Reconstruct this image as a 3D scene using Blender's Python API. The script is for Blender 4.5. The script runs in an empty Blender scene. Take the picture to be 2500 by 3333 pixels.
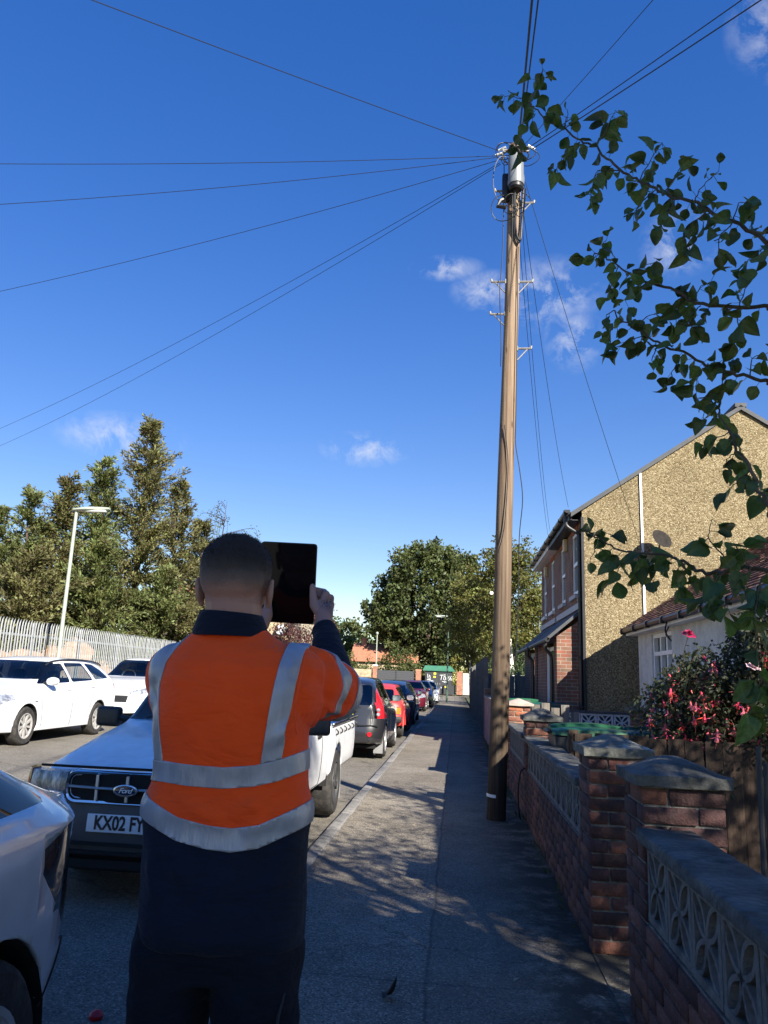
import bpy, bmesh, math, random
from mathutils import Vector, Matrix, noise
random.seed(11)
R = math.radians
scene = bpy.context.scene
COL = scene.collection

# ---------------------------------------------------------------- camera
cam_data = bpy.data.cameras.new('camera')
cam = bpy.data.objects.new('camera', cam_data)
COL.objects.link(cam)
cam_data.sensor_fit = 'VERTICAL'
cam_data.sensor_height = 24.0
cam_data.lens = 24.0 * 2505.0 / 3333.0
cam_data.clip_start = 0.05
cam_data.clip_end = 3000
cr = Vector((0.99512142, 0.09124373, 0.03752248))
cu = Vector((-0.01723096, -0.21374329, 0.97673789))
cf_ = Vector((-0.09714139, 0.97261934, 0.21112831))
cam.matrix_world = Matrix(((cr.x, cu.x, -cf_.x, 0), (cr.y, cu.y, -cf_.y, 0), (cr.z, cu.z, -cf_.z, 1.45), (0, 0, 0, 1)))
scene.camera = cam

# ---------------------------------------------------------------- sky, sun, exposure
SUN_EL, SUN_AZ = 30.5, 144.0          # azimuth clockwise from +Y
world = bpy.data.worlds.new('World')
scene.world = world
world.use_nodes = True
wt = world.node_tree
for n in list(wt.nodes):
    wt.nodes.remove(n)
def wn(t, **kw):
    n = wt.nodes.new(t)
    for k, v in kw.items():
        setattr(n, k, v)
    return n
sky = wn('ShaderNodeTexSky', sky_type='NISHITA')
sky.sun_disc = False
sky.sun_elevation = R(SUN_EL)
sky.sun_rotation = R(SUN_AZ)
sky.altitude = 0
sky.air_density = 1.0
sky.dust_density = 0.0
sky.ozone_density = 1.2
bg = wn('ShaderNodeBackground'); bg.inputs['Strength'].default_value = .114
wout = wn('ShaderNodeOutputWorld')
tcw = wn('ShaderNodeTexCoord')
# small fair-weather clouds: soft patches broken up by noise
CLOUDS = [((-0.412, 0.868, 0.276), .085, .38), ((-0.122, 0.95, 0.289), .065, .38), ((0.03, 0.88, 0.473), .05, .5),
          ((0.102, 0.878, 0.467), .075, .6), ((-0.02, 0.868, 0.498), .05, .3),
          ((0.137, 0.899, 0.416), .04, 1.1), ((-0.54, 0.835, 0.13), .09, .6), ((-0.117, 0.99, 0.075), .09, .4),
          ((0.249, 0.828, 0.503), .05, .8), ((0.33, 0.685, 0.666), .07, .8),
          ((0.62, 0.5, 0.6), .13, .5), ((-0.7, -0.3, 0.55), .2, .5), ((0.2, -0.8, 0.5), .2, .5), ((-0.9, 0.2, .3), .15, .4), ((0.85, 0.35, .3), .15, .4)]
nz = wn('ShaderNodeTexNoise'); nz.inputs['Scale'].default_value = 24; nz.inputs['Detail'].default_value = 9; nz.inputs['Roughness'].default_value = .66
nz.inputs['Distortion'].default_value = .35
wt.links.new(tcw.outputs['Generated'], nz.inputs['Vector'])
acc = None
for c, rad, asp in CLOUDS:
    v = Vector(c).normalized()
    s = wn('ShaderNodeVectorMath', operation='SUBTRACT'); s.inputs[1].default_value = v
    wt.links.new(tcw.outputs['Generated'], s.inputs[0])
    m = wn('ShaderNodeVectorMath', operation='MULTIPLY'); m.inputs[1].default_value = (1 / rad, 1 / rad, 1 / (rad * asp))
    wt.links.new(s.outputs[0], m.inputs[0])
    l = wn('ShaderNodeVectorMath', operation='LENGTH'); wt.links.new(m.outputs[0], l.inputs[0])
    mr = wn('ShaderNodeMapRange'); mr.inputs[1].default_value = 1.0; mr.inputs[2].default_value = 0.0
    wt.links.new(l.outputs['Value'], mr.inputs[0])
    if acc is None:
        acc = mr
    else:
        mx = wn('ShaderNodeMath', operation='MAXIMUM')
        wt.links.new(acc.outputs[0], mx.inputs[0]); wt.links.new(mr.outputs[0], mx.inputs[1]); acc = mx
nr = wn('ShaderNodeMapRange'); nr.inputs[1].default_value = .45; nr.inputs[2].default_value = .8
wt.links.new(nz.outputs['Fac'], nr.inputs[0])
mul = wn('ShaderNodeMath', operation='MULTIPLY'); wt.links.new(acc.outputs[0], mul.inputs[0]); wt.links.new(nr.outputs[0], mul.inputs[1])
ms = wn('ShaderNodeMath', operation='MULTIPLY'); ms.inputs[1].default_value = 1.25; ms.use_clamp = True
wt.links.new(mul.outputs[0], ms.inputs[0])
mixc = wn('ShaderNodeMix', data_type='RGBA')
wt.links.new(ms.outputs[0], mixc.inputs[0])
hs = wn('ShaderNodeHueSaturation'); hs.inputs['Hue'].default_value = .525; hs.inputs['Saturation'].default_value = 1.78; hs.inputs['Value'].default_value = 1.0
ga = wn('ShaderNodeGamma'); ga.inputs['Gamma'].default_value = .68      # eases the fall-off from horizon to zenith
wt.links.new(sky.outputs[0], ga.inputs['Color']); wt.links.new(ga.outputs[0], hs.inputs['Color'])
wt.links.new(hs.outputs[0], mixc.inputs[6])
mixc.inputs[7].default_value = (3.1, 3.2, 3.45, 1)
wt.links.new(mixc.outputs[2], bg.inputs['Color'])
wt.links.new(bg.outputs[0], wout.inputs['Surface'])

sun_data = bpy.data.lights.new('sun', 'SUN')
sun_data.energy = 5.0
sun_data.angle = R(0.53)
sun_data.color = (1.0, 0.94, 0.84)
sun = bpy.data.objects.new('sun', sun_data)
COL.objects.link(sun)
sd = Vector((math.sin(R(SUN_AZ)) * math.cos(R(SUN_EL)), math.cos(R(SUN_AZ)) * math.cos(R(SUN_EL)), math.sin(R(SUN_EL))))
sun.rotation_euler = sd.to_track_quat('Z', 'Y').to_euler()
sun.location = sd * 60

scene.render.engine = 'CYCLES'
vs = scene.view_settings
vs.view_transform = 'Standard'; vs.look = 'None'; vs.gamma = 1.0; vs.use_curve_mapping = False
vs.exposure = 1.35
scene.cycles.max_bounces = 6; scene.cycles.diffuse_bounces = 3; scene.cycles.glossy_bounces = 3
scene.cycles.transparent_max_bounces = 12
scene.cycles.use_denoising = True
scene.cycles.caustics_reflective = False; scene.cycles.caustics_refractive = False

# ---------------------------------------------------------------- helpers
MATS = {}
def mat(name, col=(.5, .5, .5), rough=.6, var=.12, scale=6.0, bump=0.0, bscale=60.0, metal=0.0, spec=.4, coat=0.0,
        col2=None, mix=(.45, .6), perobj=0.0, island=0.0, stretch=None, trans=0.0, emis=None, alpha=1.0, detail=5.0, bdist=.01):
    if name in MATS:
        return MATS[name]
    m = bpy.data.materials.new(name); m.use_nodes = True
    t = m.node_tree; N = t.nodes; L = t.links
    b = N['Principled BSDF']
    b.inputs['Roughness'].default_value = rough
    b.inputs['Metallic'].default_value = metal
    b.inputs['Specular IOR Level'].default_value = spec
    b.inputs['Coat Weight'].default_value = coat
    b.inputs['Coat Roughness'].default_value = .04
    if trans:
        b.inputs['Transmission Weight'].default_value = trans
    tc = N.new('ShaderNodeTexCoord')
    vec = tc.outputs['Object']
    if stretch:
        mp = N.new('ShaderNodeMapping'); mp.inputs['Scale'].default_value = stretch
        L.new(vec, mp.inputs[0]); vec = mp.outputs[0]
    nz = N.new('ShaderNodeTexNoise'); nz.inputs['Scale'].default_value = scale; nz.inputs['Detail'].default_value = detail
    nz.inputs['Roughness'].default_value = .6
    L.new(vec, nz.inputs['Vector'])
    c4 = (*col, 1)
    mr = N.new('ShaderNodeMapRange')
    if col2:
        mr.inputs[1].default_value, mr.inputs[2].default_value = mix
        L.new(nz.outputs['Fac'], mr.inputs[0])
        mxn = N.new('ShaderNodeMix'); mxn.data_type = 'RGBA'
        mxn.inputs[6].default_value = c4; mxn.inputs[7].default_value = (*col2, 1)
        L.new(mr.outputs[0], mxn.inputs[0]); out = mxn.outputs[2]
        nz2 = N.new('ShaderNodeTexNoise'); nz2.inputs['Scale'].default_value = scale * 4.7; nz2.inputs['Detail'].default_value = 4
        L.new(vec, nz2.inputs['Vector']); src = nz2.outputs['Fac']
    else:
        rgb = N.new('ShaderNodeRGB'); rgb.outputs[0].default_value = c4; out = rgb.outputs[0]; src = nz.outputs['Fac']
    hsv = N.new('ShaderNodeHueSaturation')
    mv = N.new('ShaderNodeMapRange'); mv.inputs[1].default_value = .25; mv.inputs[2].default_value = .75
    mv.inputs[3].default_value = 1 - var; mv.inputs[4].default_value = 1 + var
    L.new(src, mv.inputs[0]); val = mv.outputs[0]
    def times(a, lo, hi, s):
        r_ = N.new('ShaderNodeMapRange'); r_.inputs[3].default_value = lo; r_.inputs[4].default_value = hi
        L.new(s, r_.inputs[0])
        mm = N.new('ShaderNodeMath'); mm.operation = 'MULTIPLY'; L.new(a, mm.inputs[0]); L.new(r_.outputs[0], mm.inputs[1])
        return mm.outputs[0]
    if perobj:
        oi = N.new('ShaderNodeObjectInfo'); val = times(val, 1 - perobj, 1 + perobj, oi.outputs['Random'])
    if island:
        ge = N.new('ShaderNodeNewGeometry'); val = times(val, 1 - island, 1 + island, ge.outputs['Random Per Island'])
        r2 = N.new('ShaderNodeMapRange'); r2.inputs[3].default_value = .47; r2.inputs[4].default_value = .53
        L.new(ge.outputs['Random Per Island'], r2.inputs[0]); L.new(r2.outputs[0], hsv.inputs['Hue'])
    L.new(val, hsv.inputs['Value']); L.new(out, hsv.inputs['Color'])
    L.new(hsv.outputs[0], b.inputs['Base Color'])
    if bump:
        bz = N.new('ShaderNodeTexNoise'); bz.inputs['Scale'].default_value = bscale; bz.inputs['Detail'].default_value = 4
        L.new(vec, bz.inputs['Vector'])
        bn = N.new('ShaderNodeBump'); bn.inputs['Strength'].default_value = bump; bn.inputs['Distance'].default_value = bdist
        L.new(bz.outputs['Fac'], bn.inputs['Height']); L.new(bn.outputs[0], b.inputs['Normal'])
    if emis:
        b.inputs['Emission Color'].default_value = (*emis[0], 1); b.inputs['Emission Strength'].default_value = emis[1]
    MATS[name] = m
    return m

def leafmat(name, col, var=.35, hue=.03, translucent=.35, rough=.5, scale=.9):
    """leaf: diffuse/gloss front plus translucent light from behind, varied leaf by leaf"""
    if name in MATS:
        return MATS[name]
    m = bpy.data.materials.new(name); m.use_nodes = True
    t = m.node_tree; N = t.nodes; L = t.links
    b = N['Principled BSDF']; b.inputs['Roughness'].default_value = rough; b.inputs['Specular IOR Level'].default_value = .35
    ge = N.new('ShaderNodeNewGeometry'); oi = N.new('ShaderNodeObjectInfo')
    ad = N.new('ShaderNodeMath'); ad.operation = 'ADD'; L.new(ge.outputs['Random Per Island'], ad.inputs[0]); L.new(oi.outputs['Random'], ad.inputs[1])
    fr = N.new('ShaderNodeMath'); fr.operation = 'FRACT'; L.new(ad.outputs[0], fr.inputs[0])
    tc = N.new('ShaderNodeTexCoord'); nz = N.new('ShaderNodeTexNoise'); nz.inputs['Scale'].default_value = scale
    L.new(tc.outputs['Object'], nz.inputs['Vector'])
    h = N.new('ShaderNodeHueSaturation'); h.inputs['Color'].default_value = (*col, 1)
    r1 = N.new('ShaderNodeMapRange'); r1.inputs[3].default_value = .5 - hue; r1.inputs[4].default_value = .5 + hue
    L.new(fr.outputs[0], r1.inputs[0]); L.new(r1.outputs[0], h.inputs['Hue'])
    r2 = N.new('ShaderNodeMapRange'); r2.inputs[1].default_value = .3; r2.inputs[2].default_value = .7; r2.inputs[3].default_value = 1 - var; r2.inputs[4].default_value = 1 + var
    L.new(nz.outputs['Fac'], r2.inputs[0])
    r3 = N.new('ShaderNodeMapRange'); r3.inputs[3].default_value = 1 - var * .7; r3.inputs[4].default_value = 1 + var * .7
    L.new(fr.outputs[0], r3.inputs[0])
    mm = N.new('ShaderNodeMath'); mm.operation = 'MULTIPLY'; L.new(r2.outputs[0], mm.inputs[0]); L.new(r3.outputs[0], mm.inputs[1])
    L.new(mm.outputs[0], h.inputs['Value'])
    L.new(h.outputs[0], b.inputs['Base Color'])
    tr = N.new('ShaderNodeBsdfTranslucent')
    h2 = N.new('ShaderNodeHueSaturation'); h2.inputs['Saturation'].default_value = 1.15; h2.inputs['Value'].default_value = 1.25; h2.inputs['Hue'].default_value = .485
    L.new(h.outputs[0], h2.inputs['Color']); L.new(h2.outputs[0], tr.inputs['Color'])
    mx = N.new('ShaderNodeMixShader'); mx.inputs[0].default_value = translucent
    L.new(b.outputs[0], mx.inputs[1]); L.new(tr.outputs[0], mx.inputs[2])
    L.new(mx.outputs[0], N['Material Output'].inputs['Surface'])
    MATS[name] = m
    return m

def glassmat(name, tint=(.25, .3, .3), refl=.35):
    if name in MATS:
        return MATS[name]
    m = bpy.data.materials.new(name); m.use_nodes = True
    t = m.node_tree; N = t.nodes; L = t.links
    N.remove(N['Principled BSDF'])
    tr = N.new('ShaderNodeBsdfTransparent'); tr.inputs[0].default_value = (*tint, 1)
    gl = N.new('ShaderNodeBsdfGlossy'); gl.inputs['Roughness'].default_value = .02
    lw = N.new('ShaderNodeFresnel'); lw.inputs['IOR'].default_value = 1.5
    mp = N.new('ShaderNodeMath'); mp.operation = 'MULTIPLY_ADD'; mp.inputs[1].default_value = 1.0; mp.inputs[2].default_value = refl * .12; mp.use_clamp = True
    L.new(lw.outputs[0], mp.inputs[0])
    mx = N.new('ShaderNodeMixShader'); L.new(mp.outputs[0], mx.inputs[0]); L.new(tr.outputs[0], mx.inputs[1]); L.new(gl.outputs[0], mx.inputs[2])
    L.new(mx.outputs[0], N['Material Output'].inputs['Surface'])
    MATS[name] = m
    return m

def tag(o, label=None, cat=None, group=None, kind=None):
    if label: o['label'] = label
    if cat: o['category'] = cat
    if group: o['group'] = group
    if kind: o['kind'] = kind
    return o
def empty(name, loc=(0, 0, 0), rz=0.0):
    o = bpy.data.objects.new(name, None); COL.objects.link(o)
    o.location = loc; o.rotation_euler = (0, 0, rz); o.empty_display_size = .1
    return o
def linkmesh(name, me, parent=None, m=None):
    if m is not None:
        me.materials.clear(); me.materials.append(m)
    o = bpy.data.objects.new(name, me); COL.objects.link(o)
    if parent is not None:
        o.parent = parent
    return o
def place(o, loc=None, rot=None, sc=None):
    if loc is not None: o.location = loc
    if rot is not None: o.rotation_euler = rot
    if sc is not None: o.scale = sc if hasattr(sc, '__len__') else (sc, sc, sc)
    return o

class MB:
    def __init__(s):
        s.v = []; s.f = []
    def add(s, vs, fs):
        n = len(s.v); s.v += [tuple(p) for p in vs]; s.f += [tuple(i + n for i in f) for f in fs]; return s
    def box(s, x0, x1, y0, y1, z0, z1, M=None):
        vs = [(x0, y0, z0), (x1, y0, z0), (x1, y1, z0), (x0, y1, z0), (x0, y0, z1), (x1, y0, z1), (x1, y1, z1), (x0, y1, z1)]
        if M is not None: vs = [M @ Vector(v) for v in vs]
        return s.add(vs, [(3, 2, 1, 0), (4, 5, 6, 7), (0, 1, 5, 4), (1, 2, 6, 5), (2, 3, 7, 6), (3, 0, 4, 7)])
    def tube(s, pts, rad, n=8, caps=True, flat=1.0):
        pts = [Vector(p) for p in pts]
        if not hasattr(rad, '__len__'): rad = [rad] * len(pts)
        base = len(s.v); prev = None
        for i, p in enumerate(pts):
            d = (pts[min(i + 1, len(pts) - 1)] - pts[max(i - 1, 0)])
            if d.length < 1e-9: d = Vector((0, 0, 1))
            d.normalize()
            if prev is None:
                a = Vector((0, 0, 1)) if abs(d.z) < .9 else Vector((1, 0, 0))
                u = d.cross(a).normalized()
            else:
                u = (prev - d * prev.dot(d))
                u = u.normalized() if u.length > 1e-6 else d.orthogonal().normalized()
            prev = u; w = d.cross(u)
            for k in range(n):
                a = 2 * math.pi * k / n
                q = p + (u * math.cos(a) + w * math.sin(a) * flat) * rad[i]
                s.v.append(tuple(q))
        for i in range(len(pts) - 1):
            for k in range(n):
                a = base + i * n + k; b = base + i * n + (k + 1) % n
                s.f.append((a, b, b + n, a + n))
        if caps:
            s.f.append(tuple(base + k for k in reversed(range(n))))
            e = base + (len(pts) - 1) * n
            s.f.append(tuple(e + k for k in range(n)))
        return s
    def lathe(s, prof, n=16, M=None, caps=False):
        """prof: (r, z) list revolved around z"""
        base = len(s.v)
        for r, z in prof:
            for k in range(n):
                a = 2 * math.pi * k / n
                v = Vector((r * math.cos(a), r * math.sin(a), z))
                s.v.append(tuple(M @ v if M is not None else v))
        for i in range(len(prof) - 1):
            for k in range(n):
                a = base + i * n + k; b = base + i * n + (k + 1) % n
                s.f.append((a, b, b + n, a + n))
        if caps:
            s.f.append(tuple(base + k for k in reversed(range(n))))
            e = base + (len(prof) - 1) * n
            s.f.append(tuple(e + k for k in range(n)))
        return s
    def loft(s, rings, close=True, caps=True):
        base = len(s.v); n = len(rings[0])
        for r in rings: s.v += [tuple(p) for p in r]
        for i in range(len(rings) - 1):
            for k in range(n if close else n - 1):
                a = base + i * n + k; b = base + i * n + (k + 1) % n
                s.f.append((a, b, b + n, a + n))
        if caps and close:
            s.f.append(tuple(base + k for k in reversed(range(n))))
            e = base + (len(rings) - 1) * n
            s.f.append(tuple(e + k for k in range(n)))
        return s
    def prism(s, poly, a0, a1, axis='y'):
        """polygon in the other two axes extruded along axis"""
        n = len(poly); vs = []
        for a in (a0, a1):
            for p, q in poly:
                vs.append((a, p, q) if axis == 'x' else (p, a, q) if axis == 'y' else (p, q, a))
        fs = [tuple(range(n)), tuple(reversed(range(n, 2 * n)))]
        for k in range(n):
            j = (k + 1) % n; fs.append((k, k + n, j + n, j))
        return s.add(vs, fs)
    def mesh(s, name='mesh', smooth=False, angle=None):
        me = bpy.data.meshes.new(name); me.from_pydata(s.v, [], s.f); me.update()
        bm = bmesh.new(); bm.from_mesh(me); bmesh.ops.recalc_face_normals(bm, faces=bm.faces)
        bm.to_mesh(me); bm.free()
        if smooth:
            me.shade_smooth()
            if angle: me.set_sharp_from_angle(angle=R(angle))
        return me
    def build(s, name, m, parent=None, smooth=False, angle=40, bevel=0.0, bseg=2):
        me = s.mesh(name, smooth, angle if smooth else None)
        o = linkmesh(name, me, parent, m)
        if bevel:
            bevelmesh(me, bevel, bseg)
        return o

def bevelmesh(me, w, seg=2, angle=30):
    bm = bmesh.new(); bm.from_mesh(me)
    es = [e for e in bm.edges if len(e.link_faces) == 2 and e.calc_face_angle(0) > R(angle)]
    bmesh.ops.bevel(bm, geom=es, offset=w, segments=seg, affect='EDGES', profile=.5, clamp_overlap=True)
    bm.to_mesh(me); bm.free()
    me.shade_smooth(); me.set_sharp_from_angle(angle=R(50))

def lerp(a, b, t): return a + (b - a) * t
def interp(tbl, x):
    if x <= tbl[0][0]: return tbl[0][1]
    for i in range(len(tbl) - 1):
        if x <= tbl[i + 1][0]:
            t = (x - tbl[i][0]) / max(1e-9, tbl[i + 1][0] - tbl[i][0])
            return lerp(tbl[i][1], tbl[i + 1][1], t)
    return tbl[-1][1]
def sinterp(tbl, x):
    """monotone-ish cubic interpolation"""
    if x <= tbl[0][0]: return tbl[0][1]
    if x >= tbl[-1][0]: return tbl[-1][1]
    for i in range(len(tbl) - 1):
        if x <= tbl[i + 1][0]:
            break
    x0, y0 = tbl[i]; x1, y1 = tbl[i + 1]
    def slope(j):
        if j <= 0 or j >= len(tbl) - 1: 
            return 0 if False else ((tbl[1][1] - tbl[0][1]) / (tbl[1][0] - tbl[0][0]) if j <= 0 else (tbl[-1][1] - tbl[-2][1]) / (tbl[-1][0] - tbl[-2][0]))
        a = (tbl[j][1] - tbl[j - 1][1]) / (tbl[j][0] - tbl[j - 1][0]); b = (tbl[j + 1][1] - tbl[j][1]) / (tbl[j + 1][0] - tbl[j][0])
        return 0 if a * b <= 0 else 2 * a * b / (a + b)
    h = x1 - x0; t = (x - x0) / h; m0, m1 = slope(i) * h, slope(i + 1) * h
    return (2 * t**3 - 3 * t * t + 1) * y0 + (t**3 - 2 * t * t + t) * m0 + (-2 * t**3 + 3 * t * t) * y1 + (t**3 - t * t) * m1
def smooth_path(pts, k=4):
    pts = [Vector(p) for p in pts]; out = []
    for i in range(len(pts) - 1):
        p0 = pts[max(i - 1, 0)]; p1 = pts[i]; p2 = pts[i + 1]; p3 = pts[min(i + 2, len(pts) - 1)]
        for j in range(k):
            t = j / k
            out.append(.5 * ((2 * p1) + (p2 - p0) * t + (2 * p0 - 5 * p1 + 4 * p2 - p3) * t * t + (3 * p1 - p0 - 3 * p2 + p3) * t**3))
    out.append(pts[-1]); return out
def text_obj(s, size, m, parent, M, depth=.002, bold=0.0, shear=0.0, spacing=1.0, name='lettering'):
    cu_ = bpy.data.curves.new(name, 'FONT'); cu_.body = s; cu_.size = size; cu_.extrude = depth
    cu_.align_x = 'CENTER'; cu_.align_y = 'CENTER'; cu_.offset = bold; cu_.shear = shear; cu_.space_character = spacing
    cu_.materials.append(m)
    t = bpy.data.objects.new(name, cu_)
    me = bpy.data.meshes.new_from_object(t)
    bpy.data.objects.remove(t)
    o = bpy.data.objects.new(name, me); COL.objects.link(o)
    if parent is not None: o.parent = parent
    o.matrix_local = M
    o['kind'] = 'stuff'
    return o
# ================================================================ materials of the setting
def nodes_of(m): return m.node_tree.nodes, m.node_tree.links
def groundmat(name, c_dark, c_light, speck=260., patch=.7, moss=None, seams=False, bump=.5, crackscale=.35, stone=.5):
    m = bpy.data.materials.new(name); m.use_nodes = True
    N, L = nodes_of(m); b = N['Principled BSDF']; b.inputs['Roughness'].default_value = .88; b.inputs['Specular IOR Level'].default_value = .25
    tc = N.new('ShaderNodeTexCoord'); V = tc.outputs['Object']
    def nz(sc, det=4, rough=.6):
        n = N.new('ShaderNodeTexNoise'); n.inputs['Scale'].default_value = sc; n.inputs['Detail'].default_value = det; n.inputs['Roughness'].default_value = rough
        L.new(V, n.inputs['Vector']); return n.outputs['Fac']
    def mr(src, a, b_, c, d):
        n = N.new('ShaderNodeMapRange'); n.inputs[1].default_value = a; n.inputs[2].default_value = b_; n.inputs[3].default_value = c; n.inputs[4].default_value = d
        L.new(src, n.inputs[0]); return n.outputs[0]
    def mix(f, a, b_):
        n = N.new('ShaderNodeMix'); n.data_type = 'RGBA'
        L.new(f, n.inputs[0])
        for s, i in ((a, 6), (b_, 7)):
            if isinstance(s, tuple): n.inputs[i].default_value = (*s, 1)
            else: L.new(s, n.inputs[i])
        return n.outputs[2]
    base = mix(mr(nz(patch, 6, .7), .3, .7, 0, 1), c_dark, c_light)
    vo = N.new('ShaderNodeTexVoronoi'); vo.inputs['Scale'].default_value = speck * .5; L.new(V, vo.inputs['Vector'])
    sp = N.new('ShaderNodeSeparateColor'); L.new(vo.outputs['Color'], sp.inputs[0])
    c = mix(mr(sp.outputs[0], .6, 1., 0, stone), base, tuple(min(1, x * 2.1) for x in c_light))
    c = mix(mr(sp.outputs[1], .6, 1., 0, .75), c, tuple(x * .35 for x in c_dark))
    # worn, stained areas
    c = mix(mr(nz(2.3, 5), .52, .75, 0, .45), c, tuple(x * .6 for x in c_dark))
    if moss:
        sx = N.new('ShaderNodeSeparateXYZ'); L.new(V, sx.inputs[0])
        edge = mr(sx.outputs['X'], moss[0], moss[1], 0, 1)
        nn = mr(nz(3.1, 6, .75), .38, .52, 0, 1)
        mm = N.new('ShaderNodeMath'); mm.operation = 'MULTIPLY'; L.new(edge, mm.inputs[0]); L.new(nn, mm.inputs[1])
        c = mix(mm.outputs[0], c, (.02, .022, .017))
        nn2 = mr(nz(2.2, 5, .7), .58, .66, 0, .7)
        m2 = N.new('ShaderNodeMath'); m2.operation = 'MULTIPLY'; L.new(edge, m2.inputs[0]); L.new(nn2, m2.inputs[1])
        c = mix(m2.outputs[0], c, (.2, .19, .17))
    if seams:
        sx = N.new('ShaderNodeSeparateXYZ'); L.new(V, sx.inputs[0])
        wob = mr(nz(1.5, 3), 0, 1, -.03, .03)
        ax = N.new('ShaderNodeMath'); ax.operation = 'ADD'; L.new(sx.outputs['X'], ax.inputs[0]); L.new(wob, ax.inputs[1])
        d = N.new('ShaderNodeMath'); d.operation = 'ADD'; d.inputs[1].default_value = .12; L.new(ax.outputs[0], d.inputs[0])
        a = N.new('ShaderNodeMath'); a.operation = 'ABSOLUTE'; L.new(d.outputs[0], a.inputs[0])
        c = mix(mr(a.outputs[0], .003, .014, .55, 0), c, (.03, .03, .03))
        # slightly darker strip on the wall side of the seam
        mlt = mr(ax.outputs[0], -.125, -.115, .0, .28)
        c = mix(mlt, c, tuple(x * .72 for x in c_dark))
        wy = mr(nz(.9, 3), 0, 1, -.15, .15)
        ay = N.new('ShaderNodeMath'); ay.operation = 'ADD'; L.new(sx.outputs['Y'], ay.inputs[0]); L.new(wy, ay.inputs[1])
        md = N.new('ShaderNodeMath'); md.operation = 'PINGPONG'; md.inputs[1].default_value = 2.1; L.new(ay.outputs[0], md.inputs[0])
        c = mix(mr(md.outputs[0], .004, .016, .4, 0), c, (.03, .03, .03))
    vc = N.new('ShaderNodeTexVoronoi'); vc.feature = 'DISTANCE_TO_EDGE'; vc.inputs['Scale'].default_value = crackscale; vc.inputs['Randomness'].default_value = 1
    wv = N.new('ShaderNodeVectorMath'); wv.operation = 'ADD'; nv = N.new('ShaderNodeTexNoise'); nv.inputs['Scale'].default_value = 3; nv.inputs['Detail'].default_value = 5
    L.new(V, nv.inputs['Vector']); L.new(V, wv.inputs[0]); L.new(nv.outputs['Color'], wv.inputs[1]); L.new(wv.outputs[0], vc.inputs['Vector'])
    c = mix(mr(vc.outputs['Distance'], .001, .006, .5, 0), c, (.025, .025, .025))
    L.new(c, b.inputs['Base Color'])
    bn = N.new('ShaderNodeBump'); bn.inputs['Strength'].default_value = bump; bn.inputs['Distance'].default_value = .006
    ad = N.new('ShaderNodeMath'); ad.operation = 'ADD'; L.new(vo.outputs['Distance'], ad.inputs[0]); L.new(nz(60, 4), ad.inputs[1])
    L.new(ad.outputs[0], bn.inputs['Height']); L.new(bn.outputs[0], b.inputs['Normal'])
    MATS[name] = m
    return m
M_pave = groundmat('pavement_asphalt', (.115, .098, .076), (.27, .236, .185), 230, moss=(.15, .62), seams=True)
M_road = groundmat('road_asphalt', (.11, .098, .08), (.21, .19, .155), 220, patch=.4, crackscale=.22)
M_conc = groundmat('concrete_path', (.16, .15, .14), (.24, .23, .21), 200, patch=1.2, crackscale=.8)
M_soil = groundmat('garden_soil', (.05, .035, .025), (.09, .065, .045), 90, patch=2., crackscale=.9, bump=1.0)
M_grass = mat('rough_grass', (.06, .085, .03), .9, .3, 3., .6, 40, col2=(.12, .11, .05))
M_kerb = mat('kerb_granite', (.2, .19, .175), .85, .22, 9, .4, 120, col2=(.1, .098, .09), perobj=.15, mix=(.5, .72))
M_mortar = mat('mortar', (.2, .185, .16), .95, .25, 14, .8, 130, col2=(.09, .085, .075), mix=(.45, .65))
def brickm(name, c, c2, mixr=(.55, .72)):
    return mat(name, c, .9, .3, 9, .7, 90, col2=c2, mix=mixr, perobj=.32)
M_b1 = brickm('brick_red', (.11, .045, .034), (.05, .029, .026), (.44, .62))
M_b2 = brickm('brick_orange', (.16, .064, .04), (.085, .042, .033))
M_b3 = brickm('brick_purple', (.075, .037, .034), (.04, .027, .027))
M_b4 = brickm('brick_stained', (.15, .06, .045), (.27, .235, .2), (.55, .7))
M_bs = brickm('brick_bright_orange', (.34, .12, .06), (.2, .08, .05))
BRICKS = [M_b1, M_b1, M_b2, M_b3, M_b3, M_b4]
M_stone = mat('cast_stone', (.12, .118, .108), .92, .35, 5, .9, 45, col2=(.05, .052, .047), mix=(.42, .62))
M_stone_l = mat('cast_stone_lichen', (.13, .13, .112), .92, .3, 7, .8, 45, col2=(.32, .31, .26), mix=(.56, .64))
M_screen = mat('screen_block_concrete', (.185, .17, .15), .92, .25, 8, .8, 70, col2=(.11, .1, .09), mix=(.5, .66))
M_screen_w = mat('screen_block_white_paint', (.55, .56, .55), .8, .2, 12, .4, 60, col2=(.28, .27, .25), mix=(.58, .7))

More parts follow.
